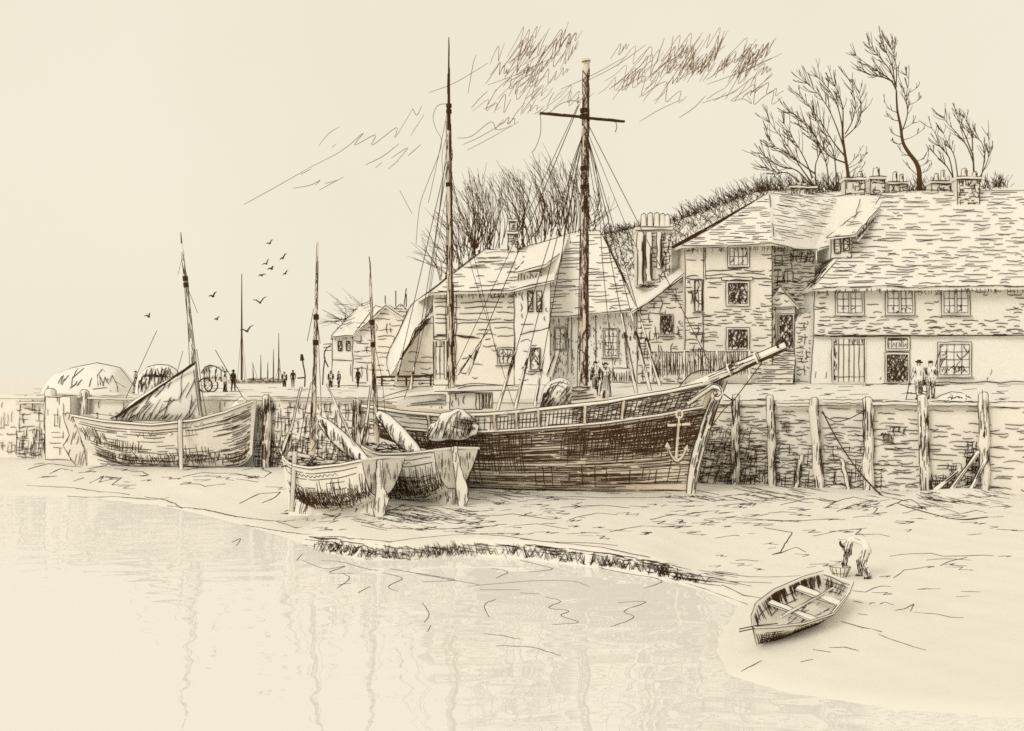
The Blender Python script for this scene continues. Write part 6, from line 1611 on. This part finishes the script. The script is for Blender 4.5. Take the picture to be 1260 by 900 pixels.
mb = MB(); mb.prism(front(638, 334, 666, 348, Yb + .9), (0, 2, 0)); q = front(638, 334, 666, 348, Yb + .88); mb.outline(q, HW); hatch(mb, q, .14, HW, (.2, .6), (.05, .3), V((0, 0, 1)), 1.2, dens=lambda u, v: .9); p = PY([(632, 336, Yb + .5), (672, 326, Yb + .5), (690, 312, 69.4), (648, 318, 69.2)]); mb.prism([v + V((0, 0, -.1)) for v in p], (0, 0, .12)); mb.outline([v + V((0, -.03, .02)) for v in p], HW); mb.build('dormer', ['slate', 'ink'], c)
# ---- narrow white bay
c = cottage('narrow white two-storey bay between the weatherboarded store and the white plastered cottage', 655, Yb)
def d5b(mb, q):
    mb.line(at(640, 412, Yb - .03), at(676, 403, Yb - .03), HW * 1.2)
    hatch(mb, front(634, 395, 660, 470, Yb - .012), .35, HW, (.2, .8), (.3, 1.2), V((1, 0, 0)), 1.5, dens=lambda u, v: .5)
    for x in (642, 673): hatch(mb, front(x - 3, 360, x + 2, 395, Yb - .012), .12, HW, (.2, .6), (.3, .9), V((0, 0, 1)), 1.2, dens=lambda u, v: .6)
wall(c, [(633, 474), (677, 474), (677, 346), (633, 356)], Yb, 7, d5b, 'plaster')
for x in (649, 660): window(c, x, 358, x + 7, 384, Yb, 1, 2, .55, False, False)
window(c, 652, 428, 665, 456, Yb, 1, 1, .6, True, False, lab='half-dark lower window'); 
mb = MB(); p = PY([(628, 358, Yb - .3), (682, 345, Yb - .3), (682, 339, Yb + 1), (630, 352, Yb + 1)]); mb.prism([v + V((0, 0, -.1)) for v in p], (0, 0, .1)); mb.line(p[0] + V((0, -.02, 0)), p[1] + V((0, -.02, 0)), HW * 1.5); mb.line(p[0] + V((0, -.02, -.1)), p[1] + V((0, -.02, -.1)), HW); mb.build('roof', ['slate', 'ink'], c)
# ---- thatched lean-to
Y = 72.0
c = cottage('steep thatched shed sloping down to the left of the weatherboarded store', 505, Y, 'shed')
wall(c, [(484, 476), (535, 476), (535, 380), (515, 400), (500, 430)], Y, 5, lambda mb, q: (hatch(mb, q, .3, HW, (.3, 1.0), (.2, .9), V((1, 0, 0)), 1.6, dens=lambda u, v: .6), mb.line(at(488, 464, Y - .05), at(540, 462, Y - .05), HW * 1.6), mb.line(at(502, 445, Y - .05), at(532, 446, Y - .05), HW)), 'stone')
mb = MB(); p = PY([(480, 464, 70.6), (476, 440, 71.2), (490, 410, 72), (498, 392, 72.4), (506, 376, 73), (520, 366, 73.4), (537, 362, 73.6), (537, 388, 72.6), (524, 400, 72), (511, 405, 71.8), (502, 428, 71), (492, 446, 70.8)])
mb.prism([v + V((0, 1.2, -.2)) for v in p], (0, -1.2, .2))
q = [v + V((0, -.03, .02)) for v in p]; mb.stroke(smooth_path(q[:7], 3), HW * 1.1); mb.stroke(smooth_path(q[7:] + [q[0]], 3), HW)
for _ in range(60):
    t = R.random(); a = q[0].lerp(q[6], t) + V((0, -.4, .05)); b = q[11].lerp(q[7], t) + V((0, -.4, .05)); s = a.lerp(b, R.uniform(.35, .95)); dd = (q[6] - q[0]).normalized(); mb.stroke([s, s + dd * .3 + V((.03, 0, 0)), s + dd * R.uniform(.5, 1.1)], HW)
mb.build('roof', ['canvas', 'ink'], c)
mb = MB(); 
for x in (470, 500, 530): mb.tube([at(x, 475, 70), at(x, 463, 70)], .06, 5)
mb.tube([at(462, 464.5, 69.9), at(542, 462, 69.9)], .06, 5); mb.tube([at(470, 469, 69.9), at(540, 468, 69.9)], .035, 5)
o = mb.build('hand_rail', ['ink']); tag(o, 'dark hand rail on posts in front of the steep thatched shed', 'rail')
# ---- far white cottage and its neighbour
Y = 115.0
c = cottage('far small cottage with a white end wall at the left end of the row', 440, Y)
fw = .075
def d3(mb, q):
    hatch(mb, front(435, 396, 466, 472, Y - .02), .42, fw, (.5, 1.8), (.1, .8), V((1, 0, 0)), 1, dens=lambda u, v: .85); mb.line(at(409, 443, Y - .04), at(433, 444, Y - .04), fw * 1.3); mb.line(at(434, 412, Y - .04), at(434, 470, Y - .04), fw)
    hatch(mb, front(426, 446, 434, 466, Y - .02), .3, fw, (.5, 1.4), (.1, .8), V((0, 0, 1)), 1, dens=lambda u, v: .8); hatch(mb, front(440, 412, 470, 470, Y - .02), .5, fw, (.5, 1.6), (.4, 1.6), V((0, 0, 1)), 1, dens=lambda u, v: .5)
wall(c, [(408, 475), (470, 475), (470, 378), (462, 376), (434, 412), (409, 413)], Y, 9, d3, 'plaster', fw)
for x in (416, 426): window(c, x, 420, x + 5, 432, Y, 1, 2, .6, False, False, w=fw)
roof(c, [[(407, 414, 114.5), (435, 412, 114.5), (466, 383, 114.5), (458, 374, 120), (440, 378, 120)]], fw, .8, .45, [[(407, 414, 114.4), (435, 412, 114.4)]], [[(407, 414, 114.4), (425, 395, 117), (440, 378, 119.8)], [(435, 412, 114.4), (452, 398, 114.4), (466, 383, 114.4)]])
c = cottage('far boarded house with two small peaked gables left of the thatched shed', 480, 112)
Y = 112
def d3b(mb, q): hatch(mb, q, .5, fw, (.5, 1.8), (.1, .6), V((1, 0, 0)), 1, dens=lambda u, v: .9); hatch(mb, front(462, 398, 482, 412, Y - .02), .4, fw, (.4, 1), (.1, .5), V((0, 0, 1)), 1); hatch(mb, front(478, 395, 494, 425, Y - .02), .5, fw, (.4, 1.4), (.2, .8), V((.1, 0, 1)), 1, dens=lambda u, v: .7)
wall(c, [(461, 475), (495, 475), (495, 390), (474, 377), (461, 389)], Y, 8, d3b, 'wood', fw)
wall(c, [(484, 395), (500, 395), (500, 380), (493, 374), (484, 381)], Y + 6, 4, lambda mb, q: hatch(mb, q, .4, fw, (.3, 1.2), (.1, .5), V((1, 0, 0)), 1), 'wood', fw, zlow=False, name='gable')
roof(c, [[(460, 390, Y - .4), (474, 376, Y - .4), (474, 372, Y + 8), (460, 386, Y + 8)], [(474, 376, Y - .4), (496, 391, Y - .4), (496, 387, Y + 8), (474, 372, Y + 8)]], fw, 2, .3, [], [[(460, 390, Y - .45), (474, 376, Y - .45), (496, 391, Y - .45)]], th=.2)
for px, b, t in ((474, 374, 364), (487, 374, 358), (497, 374, 355), (500, 375, 362)):
    mb = MB(); mb.tube([at(px, b + 3, Y + 4), at(px + (3 if px == 497 else 0), t, Y + 4)], .05, 4); mb.build('finial', ['ink'], c)
# ---- picket fence
mb = MB(); Y = 64.2; root = thing('picket_fence', 'grey picket fence in front of the tall stone house, behind the bowsprit', 'fence', V((xat(858, Y), Y, 4.3)))
for px in np.arange(802, 922, 2.55):
    a = at(px + R.uniform(-.4, .4), 463 - (px - 800) * .02 + R.uniform(-2, 2), Y); b = at(px + R.uniform(-.4, .4), 433 + R.uniform(-1.2, 1.2), Y); mb.box(((a.x + b.x) / 2, Y, (a.z + b.z) / 2), .05, .04, b.z - a.z); mb.line(a + V((.03, -.03, 0)), b + V((.03, -.03, 0)), HW * 1.05)
    if R.random() < .4: mb.line(a + V((.06, -.03, .1)), b + V((.05, -.03, -.2)), HW * .9)
mb.build('pickets', ['wood', 'ink'], root)
mb = MB()
for y in (436, 456): mb.tube([at(800, y, Y + .05), at(924, y, Y + .05)], .04, 4); 
mb.line(at(800, 433.5, Y - .04), at(924, 432.5, Y - .04), HW); mb.build('rails', ['wood', 'ink'], root)
for px in (801, 842, 882, 922): mb = MB(); mb.tube([at(px, 470, Y), at(px, 431, Y)], .07, 5); mb.build('post', ['wood', 'ink'], root)
mb = MB(); Y = 63.5
for px in np.arange(756, 778, 3): mb.line(at(px, 470, Y), at(px, 458 + R.uniform(-3, 2), Y), HW)
mb.prism(front(754, 453, 779, 471, Y + .03), (0, .2, 0)); mb.outline(front(754, 453, 779, 471, Y), HW); hatch(mb, front(754, 462, 779, 470, Y), .2, HW, (.2, .5), (.1, .5), V((0, 0, 1)), 1)
o = mb.build('low_wall', ['plaster', 'ink']); tag(o, 'low white garden wall right of the woman in the pale skirt', 'wall')

# ------------------------------------------------------------------ bare trees
# right-hand group on the crest: swept boughs that curl up at the tips
def bough(mc, pp, Y, r, nt, tl=16):
    dy = R.uniform(-1.6, 1.6); n0 = len(pp)
    P = smooth_path([at(px + R.uniform(-1, 1), py + R.uniform(-1, 1), Y + dy * i / (n0 - 1)) for i, (px, py) in enumerate(pp)], 4); n = len(P)
    mc.tube(P, [max(.026, r * (1 - .8 * i / (n - 1))) for i in range(n)], 4, 0, False)
    for _ in range(nt):
        i = int(n * R.uniform(.25, .97)); i = min(n - 2, max(1, i)); t = (P[i + 1] - P[i - 1]).normalized(); a = R.choice((-1, 1)) * R.uniform(.25, .7); L = tl * Y / F * R.uniform(.5, 1.2)
        d = V((t.x * math.cos(a) - t.z * math.sin(a), R.uniform(-.35, .35), t.x * math.sin(a) + t.z * math.cos(a))); up = V((-.12, 0, .30)) * L
        q = smooth_path([P[i], P[i] + d * L * .4 + up * .1, P[i] + d * L * .75 + up * .4, P[i] + d * L + up], 3); mc.tube(q, [max(.02, .034 * (1 - .5 * k / len(q))) for k in range(len(q))], 3, 0, False)
        if R.random() < .6:
            k = len(q) // 2; d2 = (d + V((R.uniform(-.5, .5), R.uniform(-.3, .3), .3))).normalized(); mc.tube([q[k], q[k] + d2 * L * .25, q[k] + d2 * L * .5 + up * .3], [.028, .025, .02], 3, 0, False)
def swept(label, trunk, r0, r1, boughs, Y=110, nt=8, tl=16):
    base = at(trunk[0][0], trunk[0][1], Y); z0 = min(float(hz(base.x, base.y)), base.z)
    root = thing('bare_tree', label, 'tree', V((base.x, base.y, z0)), 'bare trees above the roofs'); mb = MB()
    P = smooth_path([V((base.x, base.y, z0 - .3))] + [at(px, py, Y) for px, py in trunk], 4); n = len(P); mb.tube(P, [r0 + (r1 - r0) * (i / (n - 1)) for i in range(n)], 7); mb.build('trunk', ['bark'], root)
    mc = MB()
    for pp in boughs: bough(mc, pp, Y, .075 if len(pp) > 3 else .045, nt if len(pp) > 3 else 3, tl if len(pp) > 3 else 9)
    mc.build('crown', ['bark'], root)
swept('broad wind-bent bare tree left of the tall thin one, behind the stone house', [(1044, 232), (1043, 212), (1040, 192), (1037, 168), (1037, 150)], .19, .08,
    [[(1040, 195), (1025, 175), (1010, 150), (992, 128), (978, 112)], [(1040, 200), (1020, 190), (1000, 165), (982, 145), (970, 138)], [(1038, 185), (1030, 160), (1020, 135), (1005, 115), (990, 100)], [(1037, 165), (1033, 140), (1025, 120), (1012, 100), (1003, 93)], [(1037, 150), (1036, 130), (1030, 112), (1022, 96)],
     [(1039, 165), (1048, 150), (1052, 130), (1048, 110), (1045, 97)], [(1040, 170), (1055, 155), (1061, 135), (1057, 110)], [(1042, 205), (1052, 195), (1062, 178)], [(1043, 215), (1055, 205), (1066, 188)], [(1043, 208), (1056, 200), (1063, 190)], [(1044, 220), (1054, 214), (1061, 204)],
     [(1005, 232), (1003, 205), (1008, 185), (1003, 165), (990, 150), (975, 140)], [(1005, 232), (985, 205), (970, 180), (955, 160), (942, 145)], [(1000, 230), (980, 210), (960, 205), (945, 195), (932, 188)], [(1003, 215), (985, 200), (968, 190), (950, 178), (942, 165)],
     [(1020, 233), (1018, 205), (1010, 185), (995, 165), (982, 152)], [(990, 232), (972, 215), (955, 212), (940, 205)], [(1000, 220), (990, 195), (975, 170), (962, 150)], [(1030, 233), (1028, 200), (1022, 180), (1012, 160), (998, 140)]], nt=19, tl=17)
swept('tall thin bare tree with a bent top, highest of the trees on the right', [(1131, 230), (1131, 212), (1127, 200), (1118, 188), (1111, 175), (1108, 155), (1104, 135), (1103, 112)], .26, .07,
    [[(1103, 112), (1095, 98), (1080, 88), (1065, 78), (1050, 66)], [(1103, 106), (1094, 86), (1080, 68), (1068, 54)], [(1102, 106), (1098, 82), (1090, 62), (1083, 49)], [(1102, 110), (1104, 86), (1100, 66), (1093, 51)], [(1098, 100), (1085, 95), (1070, 92), (1058, 82)], [(1110, 160), (1117, 140), (1116, 120), (1118, 100), (1114, 92)], [(1116, 122), (1110, 104), (1104, 92)],
     [(1106, 140), (1096, 135), (1088, 125)], [(1107, 150), (1097, 148), (1090, 140)], [(1109, 168), (1100, 165), (1095, 158)], [(1112, 176), (1103, 178), (1096, 172)], [(1112, 172), (1125, 168), (1138, 158)], [(1110, 160), (1120, 155), (1125, 150)], [(1118, 115), (1126, 110), (1130, 105)], [(1117, 130), (1127, 126), (1133, 118)], [(1127, 200), (1136, 195), (1140, 187)],
     [(1129, 206), (1140, 200), (1143, 192)], [(1122, 194), (1112, 190), (1106, 184)], [(1130, 215), (1142, 210), (1148, 202)], [(1130, 216), (1120, 208), (1115, 200)]], nt=18, tl=14)
swept('small rounded bare tree behind the last chimney at the far right', [(1199, 230), (1198, 205), (1197, 188)], .11, .06,
    [[(1198, 200), (1190, 180), (1178, 165), (1165, 150), (1160, 143)], [(1197, 190), (1187, 165), (1180, 148), (1177, 139)], [(1197, 186), (1195, 165), (1190, 150), (1186, 141)], [(1175, 228), (1168, 195), (1158, 180), (1150, 165), (1146, 156)], [(1178, 230), (1165, 205), (1155, 195), (1148, 186)], [(1200, 228), (1212, 205), (1218, 185), (1215, 165)], [(1204, 230), (1211, 195), (1207, 175), (1196, 168)], [(1180, 228), (1175, 195), (1165, 175), (1157, 156)]], nt=13, tl=14)
# thicket behind the store: fans of upswept boughs
def fan(label, base, Y, stems, tw=.036):
    b = at(base[0], base[1], Y); z0 = min(float(hz(b.x, b.y)), b.z)
    root = thing('bare_tree', label, 'tree', V((b.x, b.y, z0)), 'bare trees above the roofs'); mt = MB(); mc = MB()
    mt.tube([V((b.x, b.y, z0 - .3)), V((b.x, b.y, b.z + .2)), at(base[0] - 3, base[1] - 14, Y)], [.2, .16, .08], 7)
    for (x0, y0, x1, y1, n) in stems:
        for _ in range(max(3, int(n * .72))):
            sx = x0 + R.uniform(-20, 16); sy = y0 + R.uniform(-22, 4); ex = x1 + R.uniform(-11, 11); ey = y1 + R.uniform(-12, 12); dy = R.uniform(-1.3, 1.3)
            bend = R.uniform(3, 12)
            p = smooth_path([at(sx, sy, Y + dy * .4), at(sx + (ex - sx) * .3 + bend * .6, sy + (ey - sy) * .36, Y + dy * .6), at(sx + (ex - sx) * .66 + bend * .5, sy + (ey - sy) * .7, Y + dy * .8), at(ex, ey, Y + dy)], 3)
            m_ = len(p); mc.tube(p, [max(tw * .5, tw * 1.3 * (1 - i / m_)) for i in range(m_)], 3, 0, False)
            for k in range(R.randint(1, 4)):
                i = R.randint(3, m_ - 2); t = (p[i + 1] - p[i - 1]).normalized(); a = R.choice((-1, 1)) * R.uniform(.15, .42); d = V((t.x * math.cos(a) - t.z * math.sin(a), R.uniform(-.2, .2), t.x * math.sin(a) + t.z * math.cos(a))); L = R.uniform(8, 22) * Y / F
                mc.tube([p[i], p[i] + d * L * .5 + V((0, 0, .05)), p[i] + d * L + V((-.12, 0, .15))], [tw * .6, tw * .5, tw * .35], 3, 0, False)
    mt.build('trunk', ['bark'], root); mc.build('crown', ['bark'], root)
fan('bare bushy tree at the left edge of the thicket, behind the tall mizzen mast', (556, 352), 100, [(556, 345, 518, 318, 7), (558, 345, 528, 292, 9), (560, 340, 540, 270, 10), (560, 335, 552, 255, 7)])
fan('dense upswept bare tree just right of the tall mizzen mast', (592, 322), 102, [(590, 320, 566, 232, 18), (592, 318, 580, 222, 17), (596, 318, 594, 222, 16), (600, 318, 606, 240, 10), (612, 314, 616, 236, 11), (580, 325, 558, 268, 12), (575, 330, 560, 300, 8)])
fan('upswept bare tree behind the tall chimney of the weatherboarded store', (645, 308), 103, [(645, 306, 618, 216, 13), (650, 304, 632, 220, 13), (652, 302, 648, 222, 12), (640, 308, 612, 244, 8), (658, 300, 660, 240, 8)])
fan('tall upswept bare tree between the chimney and the main mast', (690, 296), 104, [(686, 296, 652, 208, 13), (690, 294, 668, 202, 14), (692, 292, 682, 205, 13), (694, 292, 696, 225, 9), (680, 298, 660, 240, 8)])
fan('bare tree half hidden behind the main mast', (722, 290), 105, [(718, 290, 700, 212, 12), (722, 288, 712, 212, 10), (726, 286, 728, 238, 10), (730, 288, 742, 258, 8)])
fan('small bare bush left of the far white cottage', (428, 405), 122, [(424, 408, 402, 392, 6), (430, 402, 415, 378, 6), (434, 398, 424, 374, 5), (437, 396, 438, 380, 4), (418, 410, 403, 405, 5)], .036)
mb = MB(); mb.tube(smooth_path([at(404, 452, 116), at(399, 440, 116), at(401, 430, 116), at(408, 424, 116)], 3), .06, 4)
for y in (424, 428, 432): mb.tube([at(398, y, 116), at(408, y - 1, 116)], .05, 4)
mb.tube([at(397, 474, 116), at(398, 455, 116), at(400, 440, 116)], .06, 4)
o = mb.build('lean_to_frame', ['ink']); tag(o, 'thin bent frame with three bars leaning on the far white cottage', 'frame')
# ------------------------------------------------------------------ daylight: bright warm overcast
SUN_EL, SUN_AZ = math.radians(33), math.radians(-38)     # from the front left, above the viewer
wd = bpy.data.worlds.new('World'); scene.world = wd; wd.use_nodes = True
nt = wd.node_tree; bg = nt.nodes['Background']
sky = nt.nodes.new('ShaderNodeTexSky'); sky.sky_type = 'NISHITA'; sky.sun_disc = False
sky.sun_elevation = SUN_EL; sky.sun_rotation = PI + SUN_AZ * -1
sky.dust_density = 4.0; sky.ozone_density = 0.5
mix = nt.nodes.new('ShaderNodeMix'); mix.data_type = 'RGBA'
mix.inputs['Factor'].default_value = 0.96
nt.links.new(sky.outputs['Color'], mix.inputs['A'])
tc = nt.nodes.new('ShaderNodeTexCoord'); no = nt.nodes.new('ShaderNodeTexNoise'); no.inputs['Scale'].default_value = 3.0; no.inputs['Detail'].default_value = 6
nt.links.new(tc.outputs['Generated'], no.inputs['Vector'])
rp = nt.nodes.new('ShaderNodeValToRGB')
rp.color_ramp.elements[0].position = 0.3; rp.color_ramp.elements[0].color = (0.895, 0.815, 0.655, 1)
rp.color_ramp.elements[1].position = 0.7; rp.color_ramp.elements[1].color = (0.925, 0.850, 0.690, 1)
nt.links.new(no.outputs['Fac'], rp.inputs['Fac'])
sc_ = nt.nodes.new('ShaderNodeVectorMath'); sc_.operation = 'SCALE'; sc_.inputs['Scale'].default_value = 10.0
nt.links.new(rp.outputs['Color'], sc_.inputs[0]); nt.links.new(sc_.outputs['Vector'], mix.inputs['B'])
nt.links.new(mix.outputs['Result'], bg.inputs['Color']); bg.inputs['Strength'].default_value = 0.1
sd_ = bpy.data.lights.new('sun', 'SUN'); sd_.energy = 1.35; sd_.angle = math.radians(25); sd_.color = (1.0, .95, .86)
so = bpy.data.objects.new('sun', sd_); COL.objects.link(so)
# light travels from behind-left of the viewer into the scene
dirv = V((math.sin(math.radians(38)) * math.cos(SUN_EL), math.cos(math.radians(38)) * math.cos(SUN_EL), -math.sin(SUN_EL)))
so.rotation_euler = dirv.to_track_quat('-Z', 'Y').to_euler(); so.location = (-20, -20, 40)
vs = scene.view_settings; vs.view_transform = 'Standard'; vs.look = 'None'; vs.exposure = 0.0; vs.gamma = 1.0; vs.use_curve_mapping = False
scene.cycles.max_bounces = 6; scene.cycles.diffuse_bounces = 4; scene.cycles.use_denoising = False
scene.cycles.pixel_filter_type = 'BLACKMAN_HARRIS'; scene.cycles.filter_width = 1.6
